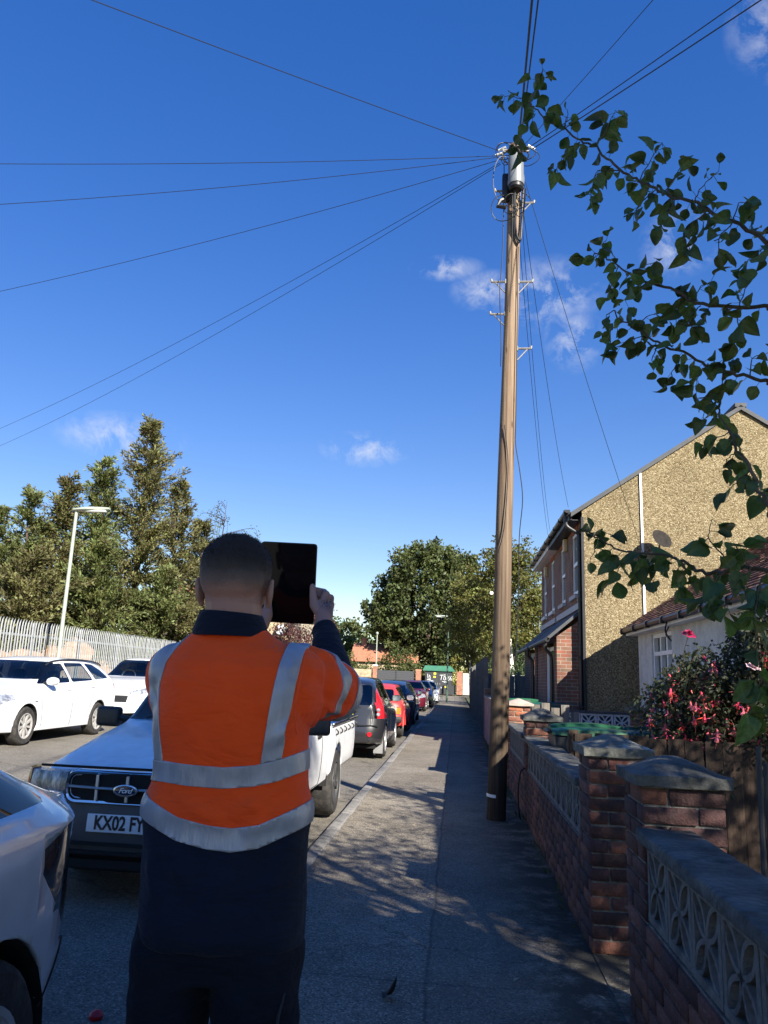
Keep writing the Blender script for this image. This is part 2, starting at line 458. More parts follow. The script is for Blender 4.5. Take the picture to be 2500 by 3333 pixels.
def brick_tex(name, plane, c1, c2, mortar, mw=.012, scale=1.0, alt=None):
    """surface seen from too far for single bricks: courses in the material"""
    m = bpy.data.materials.new(name); m.use_nodes = True
    N, L = nodes_of(m); b = N['Principled BSDF']; b.inputs['Roughness'].default_value = .9
    tc = N.new('ShaderNodeTexCoord'); sx = N.new('ShaderNodeSeparateXYZ'); L.new(tc.outputs['Object'], sx.inputs[0])
    cb = N.new('ShaderNodeCombineXYZ'); L.new(sx.outputs['Y' if plane == 'yz' else 'X'], cb.inputs[0]); L.new(sx.outputs['Z'], cb.inputs[1])
    br = N.new('ShaderNodeTexBrick'); L.new(cb.outputs[0], br.inputs['Vector'])
    br.inputs['Color1'].default_value = (*c1, 1); br.inputs['Color2'].default_value = (*c2, 1); br.inputs['Mortar'].default_value = (*mortar, 1)
    br.inputs['Scale'].default_value = 1.0; br.inputs['Mortar Size'].default_value = mw * .5; br.inputs['Brick Width'].default_value = .225; br.inputs['Row Height'].default_value = .075
    br.inputs['Mortar Smooth'].default_value = .2; br.inputs['Bias'].default_value = -.1
    nz = N.new('ShaderNodeTexNoise'); nz.inputs['Scale'].default_value = 3.; nz.inputs['Detail'].default_value = 6; L.new(tc.outputs['Object'], nz.inputs['Vector'])
    h = N.new('ShaderNodeHueSaturation'); r = N.new('ShaderNodeMapRange'); r.inputs[1].default_value = .3; r.inputs[2].default_value = .7; r.inputs[3].default_value = .65; r.inputs[4].default_value = 1.35
    L.new(nz.outputs['Fac'], r.inputs[0]); L.new(r.outputs[0], h.inputs['Value']); L.new(br.outputs['Color'], h.inputs['Color']); L.new(h.outputs[0], b.inputs['Base Color'])
    bn = N.new('ShaderNodeBump'); bn.inputs['Strength'].default_value = .6; bn.inputs['Distance'].default_value = .01; bn.invert = True
    L.new(br.outputs['Fac'], bn.inputs['Height']); L.new(bn.outputs[0], b.inputs['Normal'])
    MATS[name] = m
    return m
M_fac_yz = brick_tex('facade_brick', 'yz', (.2, .085, .055), (.14, .095, .06), (.26, .22, .17))
M_fac_xz = brick_tex('side_brick', 'xz', (.22, .075, .045), (.12, .085, .055), (.28, .24, .19))
M_farbrick = brick_tex('yellow_brick', 'xz', (.42, .33, .2), (.36, .27, .16), (.4, .36, .28))
M_farred = brick_tex('far_red_brick', 'xz', (.33, .13, .07), (.25, .1, .06), (.35, .3, .24))
def pebbledash():
    m = bpy.data.materials.new('pebbledash'); m.use_nodes = True
    N, L = nodes_of(m); b = N['Principled BSDF']; b.inputs['Roughness'].default_value = .95; b.inputs['Specular IOR Level'].default_value = .2
    tc = N.new('ShaderNodeTexCoord')
    vo = N.new('ShaderNodeTexVoronoi'); vo.inputs['Scale'].default_value = 50; L.new(tc.outputs['Object'], vo.inputs['Vector'])
    v2 = N.new('ShaderNodeTexVoronoi'); v2.inputs['Scale'].default_value = 95; L.new(tc.outputs['Object'], v2.inputs['Vector'])
    sp = N.new('ShaderNodeSeparateColor'); L.new(vo.outputs['Color'], sp.inputs[0])
    cr_ = N.new('ShaderNodeValToRGB'); e = cr_.color_ramp.elements
    e[0].position = 0; e[0].color = (.15, .11, .06, 1); e[1].position = 1; e[1].color = (.56, .47, .31, 1)
    a = e.new(.4); a.color = (.28, .222, .125, 1); a = e.new(.75); a.color = (.38, .305, .185, 1)
    L.new(sp.outputs[0], cr_.inputs[0])
    nz = N.new('ShaderNodeTexNoise'); nz.inputs['Scale'].default_value = .8; nz.inputs['Detail'].default_value = 6; L.new(tc.outputs['Object'], nz.inputs['Vector'])
    h = N.new('ShaderNodeHueSaturation'); r = N.new('ShaderNodeMapRange'); r.inputs[1].default_value = .3; r.inputs[2].default_value = .7; r.inputs[3].default_value = .8; r.inputs[4].default_value = 1.12; h.inputs['Saturation'].default_value = 1.04
    L.new(nz.outputs['Fac'], r.inputs[0]); L.new(r.outputs[0], h.inputs['Value']); L.new(cr_.outputs[0], h.inputs['Color']); L.new(h.outputs[0], b.inputs['Base Color'])
    bn = N.new('ShaderNodeBump'); bn.inputs['Strength'].default_value = 1; bn.inputs['Distance'].default_value = .02
    ad = N.new('ShaderNodeMath'); ad.operation = 'ADD'; L.new(vo.outputs['Distance'], ad.inputs[0]); L.new(v2.outputs['Distance'], ad.inputs[1])
    bn.invert = True; L.new(ad.outputs[0], bn.inputs['Height']); L.new(bn.outputs[0], b.inputs['Normal'])
    MATS['pebbledash'] = m
    return m
M_pebble = pebbledash()
M_render = mat('white_render', (.56, .55, .52), .9, .1, 3, .5, 50, col2=(.45, .44, .41))
M_upvc = mat('white_upvc', (.78, .79, .8), .35, .05, 4)
M_wpaint = mat('white_paint', (.72, .72, .7), .5, .1, 10)
M_black = mat('black_plastic', (.018, .018, .02), .45, .2, 10)
M_blackp = mat('black_pipe', (.025, .025, .027), .35, .2, 6)
M_winglass = mat('window_glass', (.03, .035, .04), .04, .1, 2, spec=.8)
M_tile = mat('roof_tile', (.17, .075, .055), .85, .3, 2.2, .5, 40, col2=(.09, .05, .042), island=.3, mix=(.4, .65))
M_slate = mat('roof_slate', (.06, .062, .066), .7, .25, 4, .4, 30)
M_redtile = mat('far_red_tile', (.36, .15, .085), .85, .2, 3, .6, 12)
M_timber = mat('fence_timber', (.055, .034, .022), .88, .3, 3, .6, 60, col2=(.03, .021, .015), stretch=(6, 6, .5), perobj=.25)
M_timber_g = mat('weathered_timber', (.17, .15, .125), .9, .3, 3, .6, 60, col2=(.1, .09, .08), stretch=(6, 6, .5), perobj=.25)
M_galv = mat('galvanised_steel', (.29, .305, .31), .5, .12, 5, metal=.2, col2=(.23, .245, .25), perobj=.1)
M_lamp = mat('lamp_post_paint', (.3, .33, .27), .5, .1, 6)
M_lampg = mat('lamp_post_green', (.05, .085, .06), .5, .15, 6)
M_bin = mat('bin_green', (.012, .075, .035), .38, .15, 4)
M_bink = mat('bin_black', (.012, .013, .014), .45, .15, 4)

# ================================================================ ground, road, pavements
def sheet(name, xs, ys, zf, m, kind='structure', parent=None):
    b = MB()
    for j, y in enumerate(ys):
        for i, x in enumerate(xs):
            b.v.append((x, y, zf(x, y)))
    n = len(xs)
    for j in range(len(ys) - 1):
        for i in range(n - 1):
            b.f.append((j * n + i, j * n + i + 1, (j + 1) * n + i + 1, (j + 1) * n + i))
    o = b.build(name, m, parent)
    if kind: o['kind'] = kind
    return o
def road_z(x): return -.1 + (-1.23 - x) * .033
YE = 77.0
sheet('ground', [-900, -13.5, 0, 12, 900], [-60, 0, 40, 120, 1400], lambda x, y: -.3 if abs(x) < 20 else -.3, M_grass)
sheet('road', [-9.3, -5.2, -1.1], [-30, 0, 30, YE], lambda x, y: road_z(x), M_road)
sheet('cross_road', [-70, -9.3, -1.1, 60], [YE, YE + 5.5], lambda x, y: -.05 + (.2 if x < -5 else 0), M_road)
NS = [-30 + i * .5 for i in range(215)]
pv = sheet('pavement', [-1.105, -.5, 0, .4, .79], NS, lambda x, y: .004 * math.sin(y * .9 + x * 2) + .003 * noise.noise((x * 2, y * 1.3, 0)), M_pave)
sheet('garden_ground', [.99, 2.6, 14], [-30, 3.8], lambda x, y: -.02, M_soil)
sheet('gate_path', [.78, 3.2], [3.8, 4.77], lambda x, y: .003, M_pave)
sheet('front_garden', [.99, 3.3], [4.77, 9.0], lambda x, y: -.015, M_soil)
sheet('driveway', [.8, 14], [9.0, 30], lambda x, y: -.01, M_conc)
sheet('back_gardens', [.9, 30], [30, 76], lambda x, y: -.012, M_grass)
sheet('far_pavement', [-13.2, -11, -9.42], [-30, 20, YE], lambda x, y: .27, M_pave)
sheet('yard_ground', [-60, -40, -25, -13.2], [-30, 20, 45, YE], lambda x, y: .22, M_soil)
sheet('end_pavement', [-70, 60], [YE + 5.6, YE + 8], lambda x, y: .06, M_pave)
# kerb: a bedding strip with one stone after another
kb = MB().box(-1.225, -1.108, -30, YE, -.25, -.03).build('kerb', M_mortar); tag(kb, kind='structure')
kmesh = []
for k in range(3):
    b = MB().box(-.062, .062, -.455, .455, -.2, 0)
    me = b.mesh('kerb_stone'); bevelmesh(me, .016, 2)
    for v in me.vertices: v.co += Vector((noise.noise(v.co * 9 + Vector((k, 0, 0))) * .006, 0, noise.noise(v.co * 7 + Vector((0, k, 5))) * .004))
    me.materials.append(M_kerb); kmesh.append(me)
y = -6.0
while y < 62:
    o = linkmesh('kerb_stone', random.choice(kmesh), kb); o.location = (-1.168 + random.uniform(-.004, .004), y + .46, .006 + random.uniform(-.006, .004)); o.rotation_euler = (random.uniform(-.004, .004), 0, random.uniform(-.006, .006))
    y += .925
kb2 = MB().box(-9.42, -9.3, -30, YE, -.1, .275).build('far_kerb', M_kerb); tag(kb2, kind='structure')

# ================================================================ brick piers, walls, screen blocks
def brick_meshes(sx, sy, sz=.065):
    out = []
    for k in range(3):
        me = MB().box(-sx / 2, sx / 2, -sy / 2, sy / 2, -sz / 2, sz / 2).mesh('brick'); bevelmesh(me, .004, 1)
        for v in me.vertices:
            v.co += Vector([noise.noise(v.co * 23 + Vector((k * 3.1 + q * 7, q, 0))) * .0035 for q in range(3)])
        me.materials.append(M_b1); out.append(me)
    return out
BY = brick_meshes(.1025, .215); BX = brick_meshes(.215, .1025); BH = brick_meshes(.1025, .1025)
def put_brick(meshes, parent, x, y, z, mats=BRICKS):
    me = random.choice(meshes)
    o = bpy.data.objects.new('brick', me); COL.objects.link(o); o.parent = parent
    o.location = (x + random.uniform(-.0025, .0025), y + random.uniform(-.002, .002), z + random.uniform(-.0015, .0015))
    o.rotation_euler = (random.uniform(-.006, .006), random.uniform(-.006, .006), random.uniform(-.01, .01))
    o.material_slots[0].link = 'OBJECT'; o.material_slots[0].material = random.choice(mats)
    return o
def cap_mesh(w, d, edge, rise, m, seed=0, ogee=True):
    n = 14; b = MB(); tops = []
    for j in range(n + 1):
        for i in range(n + 1):
            u = i / n * 2 - 1; v = j / n * 2 - 1
            r = max(abs(u), abs(v)); r2 = (abs(u) ** 4 + abs(v) ** 4) ** .25
            t = max(0, 1 - r2)
            h = rise * (3 * t * t - 2 * t ** 3) ** .75 if ogee else rise * t
            p = Vector((u * w / 2, v * d / 2, edge + h))
            p += Vector((noise.noise(p * 13 + Vector((seed, 0, 0))), noise.noise(p * 13 + Vector((0, seed, 9))), noise.noise(p * 18 + Vector((3, 0, seed))))) * .004
            b.v.append(tuple(p))
    for j in range(n):
        for i in range(n):
            a = j * (n + 1) + i; b.f.append((a, a + 1, a + n + 2, a + n + 1))
    ring = [i for i in range(n + 1)] + [j * (n + 1) + n for j in range(1, n + 1)] + [n * (n + 1) + i for i in range(n - 1, -1, -1)] + [j * (n + 1) for j in range(n - 1, 0, -1)]
    low = []
    for i in ring:
        p = b.v[i]; low.append(len(b.v)); b.v.append((p[0] * .985, p[1] * .985, noise.noise(Vector(p) * 6) * .004))
    for k in range(len(ring)):
        q = (k + 1) % len(ring); b.f.append((ring[k], low[k], low[q], ring[q]))
    b.f.append(tuple(low))
    me = b.mesh('cap', True, 35); me.materials.append(m)
    return me
def pier(x0, y0, w, d, courses, label, cap_w, cap_d, edge, rise, capmat, seed):
    root = empty('brick_pier', (x0, y0, 0)); tag(root, label, 'pier', 'brick gate piers')
    g = .012
    MB().box(g, w - g, g, d - g, -.1, courses * .075).build('mortar', M_mortar, root)
    for c in range(courses):
        z = c * .075 + .0375
        hb, lb = .1025, .215
        wl, dl = w - hb - .01, d - hb - .01
        if c % 2 == 0:
            cells = [('X', wl / 2, hb / 2, wl), ('Y', w - hb / 2, dl / 2, dl), ('X', w - wl / 2, d - hb / 2, wl), ('Y', hb / 2, d - dl / 2, dl)]
        else:
            cells = [('X', w - wl / 2, hb / 2, wl), ('Y', w - hb / 2, d - dl / 2, dl), ('X', wl / 2, d - hb / 2, wl), ('Y', hb / 2, dl / 2, dl)]
        for ax, px, py, ln in cells:
            o = put_brick(BX if ax == 'X' else BY, root, px, py, z)
            o.scale = (ln / .215, 1, 1) if ax == 'X' else (1, ln / .215, 1)
    c = linkmesh('cap', cap_mesh(cap_w, cap_d, edge, rise, capmat, seed), root); c.location = (w / 2, d / 2, courses * .075 + .004)
    return root
pier(.775, 3.465, .335, .335, 14, 'nearest brick gate pier with dark weathered pyramid cap beside the near screen wall', .4, .4, .045, .068, M_stone, 1)
pier(.775, 4.77, .335, .38, 14, 'brick gate pier with lichen spotted cap between the gate gap and long screen wall', .4, .44, .05, .07, M_stone_l, 2)
pier(.775, 8.9, .365, .35, 14, 'far brick pier with rounded grey cap at the driveway end of the screen wall', .44, .42, .05, .085, M_stone, 3)

def screen_mesh(m, w=.29, d=.09, bar=.014):
    b = MB(); h = w / 2
    def strip(pts, hw):
        pts = [Vector((p[0], p[1])) for p in pts]; L_, R_ = [], []
        for i, p in enumerate(pts):
            t = (pts[min(i + 1, len(pts) - 1)] - pts[max(i - 1, 0)]).normalized(); nn = Vector((-t.y, t.x)) * hw
            L_.append(p + nn); R_.append(p - nn)
        rings = [[(-d / 2, l.x, l.y), (d / 2, l.x, l.y), (d / 2, r.x, r.y), (-d / 2, r.x, r.y)] for l, r in zip(L_, R_)]
        b.loft(rings)
    e = h - bar
    for (a, c) in (((-h, -h + bar / 1), (h, -h + bar)), ((-h, h - bar), (h, h - bar))):
        b.box(-d / 2 - .003, d / 2 + .003, -h, h, c[1] - bar, c[1] + bar)
    for s in (-1, 1):
        b.box(-d / 2 - .0015, d / 2 + .0015, s * (h - bar) - bar, s * (h - bar) + bar, -h + 2 * bar, h - 2 * bar)
    q = h - bar
    for sx in (-1, 1):
        for sy in (-1, 1):
            for side in (-1, 1):
                pts = []
                for i in range(9):
                    t = i / 8; bow = math.sin(math.pi * t) * .036 * side
                    pts.append((sx * q * t - sy * bow * .707 * 1.0, sy * q * t + sx * bow * .707))
                strip(pts, bar * .62)
    b.lathe([(.001, -d / 2 + .001), (.022, -d / 2 + .001), (.022, d / 2 - .001), (.001, d / 2 - .001)], 8, Matrix.Rotation(R(90), 4, 'Y'))
    me = b.mesh('screen_block'); me.materials.append(m)
    return me
SCR = screen_mesh(M_screen); SCRW = screen_mesh(M_screen_w, bar=.015)
COPE = []
for k in range(3):
    me = MB().box(-.115, .115, -.298, .298, 0, .052).mesh('coping_slab'); bevelmesh(me, .012, 2)
    bm = bmesh.new(); bm.from_mesh(me); bmesh.ops.subdivide_edges(bm, edges=[e for e in bm.edges if e.calc_length() > .15], cuts=5, use_grid_fill=True)
    for v in bm.verts: v.co += Vector((noise.noise(v.co * 17 + Vector((k * 5, 0, 0))) * .006, 0, noise.noise(v.co * 11 + Vector((0, k * 3, 0))) * .006))
    bm.to_mesh(me); bm.free(); me.shade_smooth(); me.set_sharp_from_angle(angle=R(40)); me.materials.append(M_stone); COPE.append(me)
def screen_wall(y0, y1, label, courses=7, from_near=False):
    root = empty('garden_wall', (.775, y0, 0)); tag(root, label, 'garden wall', 'low screen block walls')
    Lw = y1 - y0; zt = courses * .075 + .01
    MB().box(.012, .2, .003, Lw - .003, -.1, zt - .006).build('mortar', M_mortar, root)
    for c in range(courses):
        off = 0 if c % 2 == 0 else .1125
        y = off - .1125
        while y < Lw - .02:
            a, b_ = max(y, .004), min(y + .215, Lw - .004)
            if b_ - a > .03:
                o = put_brick(BY, root, .051, (a + b_) / 2, c * .075 + .0375); o.scale = (1, (b_ - a) / .215, 1)
            y += .225
    n = int(Lw / .3); pad = (Lw - n * .3) / 2
    for i in range(n):
        o = linkmesh('screen_block', SCR, root)
        yy = (Lw - .15 - i * .3) if from_near else (pad + .15 + i * .3)
        o.location = (.06, yy, zt + .15); o.rotation_euler = (0, random.uniform(-.008, .008), random.uniform(-.006, .006))
    m = int(math.ceil(Lw / .6)); s = Lw / m
    for i in range(m):
        o = linkmesh('coping_slab', random.choice(COPE), root); o.location = (.085, (i + .5) * s, zt + .302 + random.uniform(-.003, .004)); o.scale = (1, s / .602, 1)
        o.rotation_euler = (random.uniform(-.006, .006), random.uniform(-.01, .01), random.uniform(-.008, .008))
    return root
screen_wall(-.7, 3.462, 'nearest low wall of brick and pierced screen blocks with thick coping, bottom right', from_near=True)
screen_wall(5.153, 8.897, 'long low wall of brick and screen blocks between the two capped piers')
screen_wall(9.253, 11.75, 'short low screen block wall behind the telegraph pole')

# sunlit brick pier and pink painted wall further along
root = empty('brick_wall_end', (.76, 11.8, 0)); tag(root, 'sunlit orange brick wall end with flat stone slab behind the telegraph pole', 'brick wall')
MB().box(.012, .328, .012, .4, -.05, 1.13).build('mortar', mat('mortar_light', (.36, .31, .24), .95, .2, 14, .6, 130), root)
for c in range(15):
    z = c * .075 + .0375
    for (px, ln, ms) in (((.11, .215, BX), (.278, .1025, BH)) if c % 2 == 0 else ((.051, .1025, BH), (.22, .215, BX))):
        o = put_brick(ms, root, px, .0512, z, [M_bs, M_bs, M_b2])
    o = put_brick(BY, root, .0512, .22, z, [M_bs, M_b2])
o = linkmesh('cap', cap_mesh(.42, .5, .035, .07, mat('sandstone_cap', (.4, .34, .28), .9, .2, 7, .5, 40), 7, False), root); o.location = (.17, .2, 1.13)
pk = empty('painted_wall', (.78, 12.25, 0)); tag(pk, 'faded pink painted brick wall beside the pavement beyond the pole', 'wall')
M_pink = brick_tex('pink_painted_brick', 'yz', (.34, .2, .17), (.28, .15, .12), (.3, .24, .2))
MB().box(0, .2, 0, 9.4, -.05, 1.05).build('wall', M_pink, pk)
MB().box(-.02, .22, 0, 9.4, 1.053, 1.1).build('coping', mat('wall_coping', (.3, .26, .2), .9, .3, 5, .5, 40), pk)
MB().box(-.004, .25, 9.42, 9.85, -.05, 1.28).build('end_pier', M_fac_yz, pk)

# tall boarded fence along the pavement further on
fr = empty('boarded_fence', (.85, 22.3, 0)); tag(fr, 'tall grey weathered timber fence with concrete posts beyond the pink wall', 'fence')
fm = MB().box(-.011, .011, -.07, .07, 0, 1.72).mesh('board'); fm.materials.append(M_timber_g)
for i in range(150):
    y = .1 + i * .152
    o = linkmesh('board', fm, fr); o.location = (random.uniform(-.006, .006), y, .3 + random.uniform(-.02, .03)); o.rotation_euler = (0, random.uniform(-.01, .01), random.uniform(-.05, .05))
for i in range(13):
    MB().box(-.075, .04, i * 1.9 - .05, i * 1.9 + .05, -.1, 2.15).build('post', mat('concrete_post', (.14, .13, .12), .9, .2, 8, .4, 50), fr)
MB().box(-.02, .02, .05, 22.8, -.05, .295).build('gravel_board', mat('concrete_post'), fr)

# fence dividing the front gardens (boards seen face on)
df = empty('dividing_fence', (1.0, 6.9, 0)); tag(df, 'brown close boarded garden fence behind the capped piers', 'fence')
bm_ = MB().box(-.072, .072, -.009, .009, 0, 1.06).mesh('board'); bm_.materials.append(M_timber)
for i in range(15):
    o = linkmesh('board', bm_, df); o.location = (.09 + i * .15, random.uniform(-.004, .004), .0 + random.uniform(-.008, .008) - i * .0035); o.rotation_euler = (0, random.uniform(-.012, .012), random.uniform(-.05, .05))
for x in (.0, 1.15, 2.3):
    MB().box(x - .04, x + .04, .012, .09, -.1, 1.08).build('post', M_timber, df)
MB().box(0, 2.3, .012, .06, .25, .33).build('rail', M_timber, df)
MB().box(0, 2.3, .012, .06, .8, .88).build('rail', M_timber, df)
# low palings in front of the house
pf = empty('low_paling_fence', (1.02, 12.6, 0)); tag(pf, 'low weathered board fence between the sunlit brick wall end and the house', 'fence')
for i in range(6):
    h = (1.2, 1.14, 1.17, 1.1, 1.15, 1.05)[i]
    MB().box(-.062, .062, -.012, .012, 0, h).build('board', M_timber_g, pf).location = (.08 + i * .15, 0, 0)
MB().box(0, .9, .013, .05, .7, .78).build('rail', M_timber_g, pf)
# white painted screen wall in front of the gable
sw = empty('white_screen_wall', (2.0, 15.0, 0)); tag(sw, 'white painted screen block wall with dark coping in front of the pebbledash gable', 'garden wall')
MB().box(0, 1.2, 0, .1, -.05, .66).build('base', M_fac_xz, sw)
for i in range(4):
    o = linkmesh('screen_block', SCRW, sw); o.location = (.15 + i * .3, .05, .81); o.rotation_euler = (0, 0, R(90))
MB().box(-.03, 1.22, -.02, .12, .962, 1.0).build('coping', M_slate, sw)
MB().box(.02, 1.18, .075, .085, .665, .955).build('backing', mat('blue_grey_paint', (.05, .07, .1), .7), sw)
ep = empty('low_brick_pier', (3.2, 14.95, 0)); tag(ep, 'small brick pier with stone slab at the corner of the white bungalow', 'pier')
MB().box(0, .24, 0, .24, -.05, 1.03).build('shaft', M_fac_xz, ep)
MB().box(-.05, .29, -.05, .29, 1.033, 1.09).build('cap', M_stone_l, ep)
# ================================================================ telegraph pole
def polewood():
    m = bpy.data.materials.new('pole_wood'); m.use_nodes = True
    N, L = nodes_of(m); b = N['Principled BSDF']; b.inputs['Roughness'].default_value = .85; b.inputs['Specular IOR Level'].default_value = .2
    tc = N.new('ShaderNodeTexCoord'); mp = N.new('ShaderNodeMapping'); mp.inputs['Scale'].default_value = (34, 34, .8); L.new(tc.outputs['Object'], mp.inputs[0])
    nz = N.new('ShaderNodeTexNoise'); nz.inputs['Scale'].default_value = 1; nz.inputs['Detail'].default_value = 8; nz.inputs['Roughness'].default_value = .65; L.new(mp.outputs[0], nz.inputs['Vector'])
    r = N.new('ShaderNodeValToRGB'); e = r.color_ramp.elements
    e[0].position = .3; e[0].color = (.095, .06, .038, 1); e[1].position = .7; e[1].color = (.3, .235, .17, 1); a = e.new(.5); a.color = (.2, .14, .093, 1)
    L.new(nz.outputs['Fac'], r.inputs[0])
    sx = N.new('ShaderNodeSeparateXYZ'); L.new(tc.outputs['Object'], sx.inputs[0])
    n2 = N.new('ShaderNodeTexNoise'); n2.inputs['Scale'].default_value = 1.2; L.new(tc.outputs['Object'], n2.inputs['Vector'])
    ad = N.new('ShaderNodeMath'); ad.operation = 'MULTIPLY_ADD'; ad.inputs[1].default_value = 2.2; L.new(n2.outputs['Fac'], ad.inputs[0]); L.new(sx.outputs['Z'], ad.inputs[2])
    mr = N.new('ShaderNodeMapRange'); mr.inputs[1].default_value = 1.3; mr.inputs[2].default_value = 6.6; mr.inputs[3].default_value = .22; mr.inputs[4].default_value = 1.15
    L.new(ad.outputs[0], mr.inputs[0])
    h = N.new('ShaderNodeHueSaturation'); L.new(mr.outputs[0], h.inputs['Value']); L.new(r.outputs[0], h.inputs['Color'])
    # knots
    mk = N.new('ShaderNodeMapping'); mk.inputs['Scale'].default_value = (9, 9, 2.2); L.new(tc.outputs['Object'], mk.inputs[0])
    vo = N.new('ShaderNodeTexVoronoi'); vo.inputs['Scale'].default_value = 1.; L.new(mk.outputs[0], vo.inputs['Vector'])
    kr = N.new('ShaderNodeMapRange'); kr.inputs[1].default_value = .05; kr.inputs[2].default_value = .13; kr.inputs[3].default_value = .8; kr.inputs[4].default_value = 0
    L.new(vo.outputs['Distance'], kr.inputs[0])
    mx = N.new('ShaderNodeMix'); mx.data_type = 'RGBA'; mx.inputs[7].default_value = (.05, .025, .014, 1); L.new(kr.outputs[0], mx.inputs[0]); L.new(h.outputs[0], mx.inputs[6])
    L.new(mx.outputs[2], b.inputs['Base Color'])
    bn = N.new('ShaderNodeBump'); bn.inputs['Strength'].default_value = .7; bn.inputs['Distance'].default_value = .012; L.new(nz.outputs['Fac'], bn.inputs['Height']); L.new(bn.outputs[0], b.inputs['Normal'])
    MATS['pole_wood'] = m
    return m
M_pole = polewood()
M_cable = mat('black_cable', (.012, .013, .016), .5, .1, 4)
M_can = mat('grey_canister', (.19, .205, .215), .42, .1, 6, metal=.2)
M_steel = mat('step_steel', (.24, .23, .21), .5, .25, 20, metal=.3)
M_insul = mat('white_insulator', (.75, .75, .72), .4)
PB = Vector((.455, 8.93, 0)); PT = Vector((.655, 8.93, 8.32))
def pole_at(z): return PB.lerp(PT, z / 8.32)
pole = empty('telegraph_pole', PB); tag(pole, 'tall wooden telegraph pole with step irons and grey canister at the top', 'telegraph pole')
def rel(p): return Vector(p) - PB
rings = []
for i in range(67):
    z = -.1 + i * (8.42 / 66); c = rel(pole_at(z)); r = lerp(.105, .082, z / 8.3)
    ring = []
    for k in range(28):
        a = 2 * math.pi * k / 28
        rr = r * (1 + .02 * noise.noise((math.cos(a) * 1.5, math.sin(a) * 1.5, z * .7)) + .012 * noise.noise((math.cos(a) * 9, math.sin(a) * 9, z * .25)))
        ring.append((c.x + rr * math.cos(a) + .006 * math.sin(z * 1.3), c.y + rr * math.sin(a), z))
    rings.append(ring)
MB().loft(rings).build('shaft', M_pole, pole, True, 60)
def step(z, side):
    c = rel(pole_at(z)); r = lerp(.112, .088, z / 8.3)
    b = MB(); x0 = c.x + side * (r - .02); x1 = x0 + side * .175
    b.tube([(x0, c.y - .03, z), (x1, c.y - .03, z)], .014, 6)
    b.tube([(x1, c.y - .03, z - .005), (x1 + side * .008, c.y - .03, z + .035)], .014, 6)
    b.tube([(x1 - side * .04, c.y - .03, z - .01), (x0 + side * .012, c.y - .03, z - .15)], .008, 5)
    b.box(min(x0 - .01, x0 + .02), max(x0 - .01, x0 + .02), c.y - .05, c.y - .01, z - .03, z + .03)
    b.build('step_iron', M_steel, pole)
for z, s in ((6.36, -1), (6.355, 1), (5.92, -1), (5.46, 1), (7.64, -1), (7.46, 1)):
    step(z, s)
c = rel(pole_at(7.83)); cy = c.y - .19
prof = [(.001, 7.6), (.085, 7.6), (.1, 7.605), (.104, 7.62), (.104, 7.66), (.1, 7.662), (.099, 7.98), (.094, 8.01), (.08, 8.025), (.03, 8.035), (.001, 8.036)]
can = MB().lathe([(r, z) for r, z in prof], 28, Matrix.Translation((c.x, cy, 0))).build('canister', M_can, pole, True, 40)
MB().lathe([(.001, 7.53), (.07, 7.535), (.092, 7.56), (.092, 7.598), (.001, 7.598)], 20, Matrix.Translation((c.x, cy, 0))).build('canister_base', M_black, pole, True, 40)
MB().box(c.x - .05, c.x + .05, cy + .08, c.y - .07, 7.7, 7.9).build('bracket', M_steel, pole)
MB().box(c.x - .165, c.x - .075, c.y - .12, c.y - .0, 7.47, 7.84).build('cable_closure', M_black, pole, bevel=.02)
MB().tube([(c.x - .13, c.y - .1, 7.48), (c.x - .19, c.y - .12, 7.44), (c.x - .22, c.y - .12, 7.36), (c.x - .12, c.y - .14, 7.33)], .028, 7).build('cable_closure', M_black, pole)
# ring bracket at the head with drop-wire clamps
ct = rel(pole_at(8.17))
ringp = [(ct.x + .17 * math.cos(a), ct.y + .17 * math.sin(a), 8.17 + .012 * math.sin(3 * a)) for a in [2 * math.pi * k / 24 for k in range(25)]]
MB().tube(ringp, .011, 6).build('head_ring', M_steel, pole)
MB().box(ct.x - .17, ct.x + .17, ct.y - .115, ct.y - .095, 8.15, 8.19).build('bracket', M_steel, pole)
for k, (dx, dz) in enumerate(((-.22, .04), (-.26, -.03), (.24, .05))):
    MB().tube([(ct.x + dx, ct.y - .06, 8.17 + dz), (ct.x + dx - math.copysign(.09, -dx) * -1, ct.y - .1, 8.18 + dz * 1.3)], .017, 7).build('insulator', M_insul, pole)
def loop(cx, cz, rx, rz, y, r=.005, a0=0, a1=360, tilt=0.0):
    pts = []
    for i in range(19):
        a = R(a0 + (a1 - a0) * i / 18)
        pts.append((cx + rx * math.cos(a) + tilt * math.sin(a), y + .03 * math.sin(a * 2), cz + rz * math.sin(a)))
    MB().tube(pts, r, 5).build('cable_loop', M_cable, pole)
for args in ((ct.x - .13, 8.14, .13, .12, -.14, .006), (ct.x - .1, 8.06, .09, .1, -.12, .005), (ct.x + .13, 8.1, .12, .1, -.14, .006), (ct.x + .17, 8.08, .13, .13, -.1, .005),
             (ct.x - .06, 8.18, .18, .09, -.13, .005), (ct.x - .02, 8.12, .06, .06, -.16, .012), (ct.x + .03, 8.1, .05, .07, -.17, .012), (ct.x - .14, 7.32, .17, .18, -.14, .006, 20, 330), (ct.x - .06, 7.36, .1, .13, -.16, .006, 20, 330),
             (ct.x + .05, 7.43, .13, .12, -.14, .006), (ct.x - .02, 7.4, .12, .09, -.18, .005), (ct.x - .15, 7.75, .14, .33, -.12, .005, 60, 300)):
    loop(*args)
def cable(pts, r, name='cable'):
    return MB().tube([rel(p) for p in smooth_path(pts, 5)], r, 6).build(name, M_cable, pole)
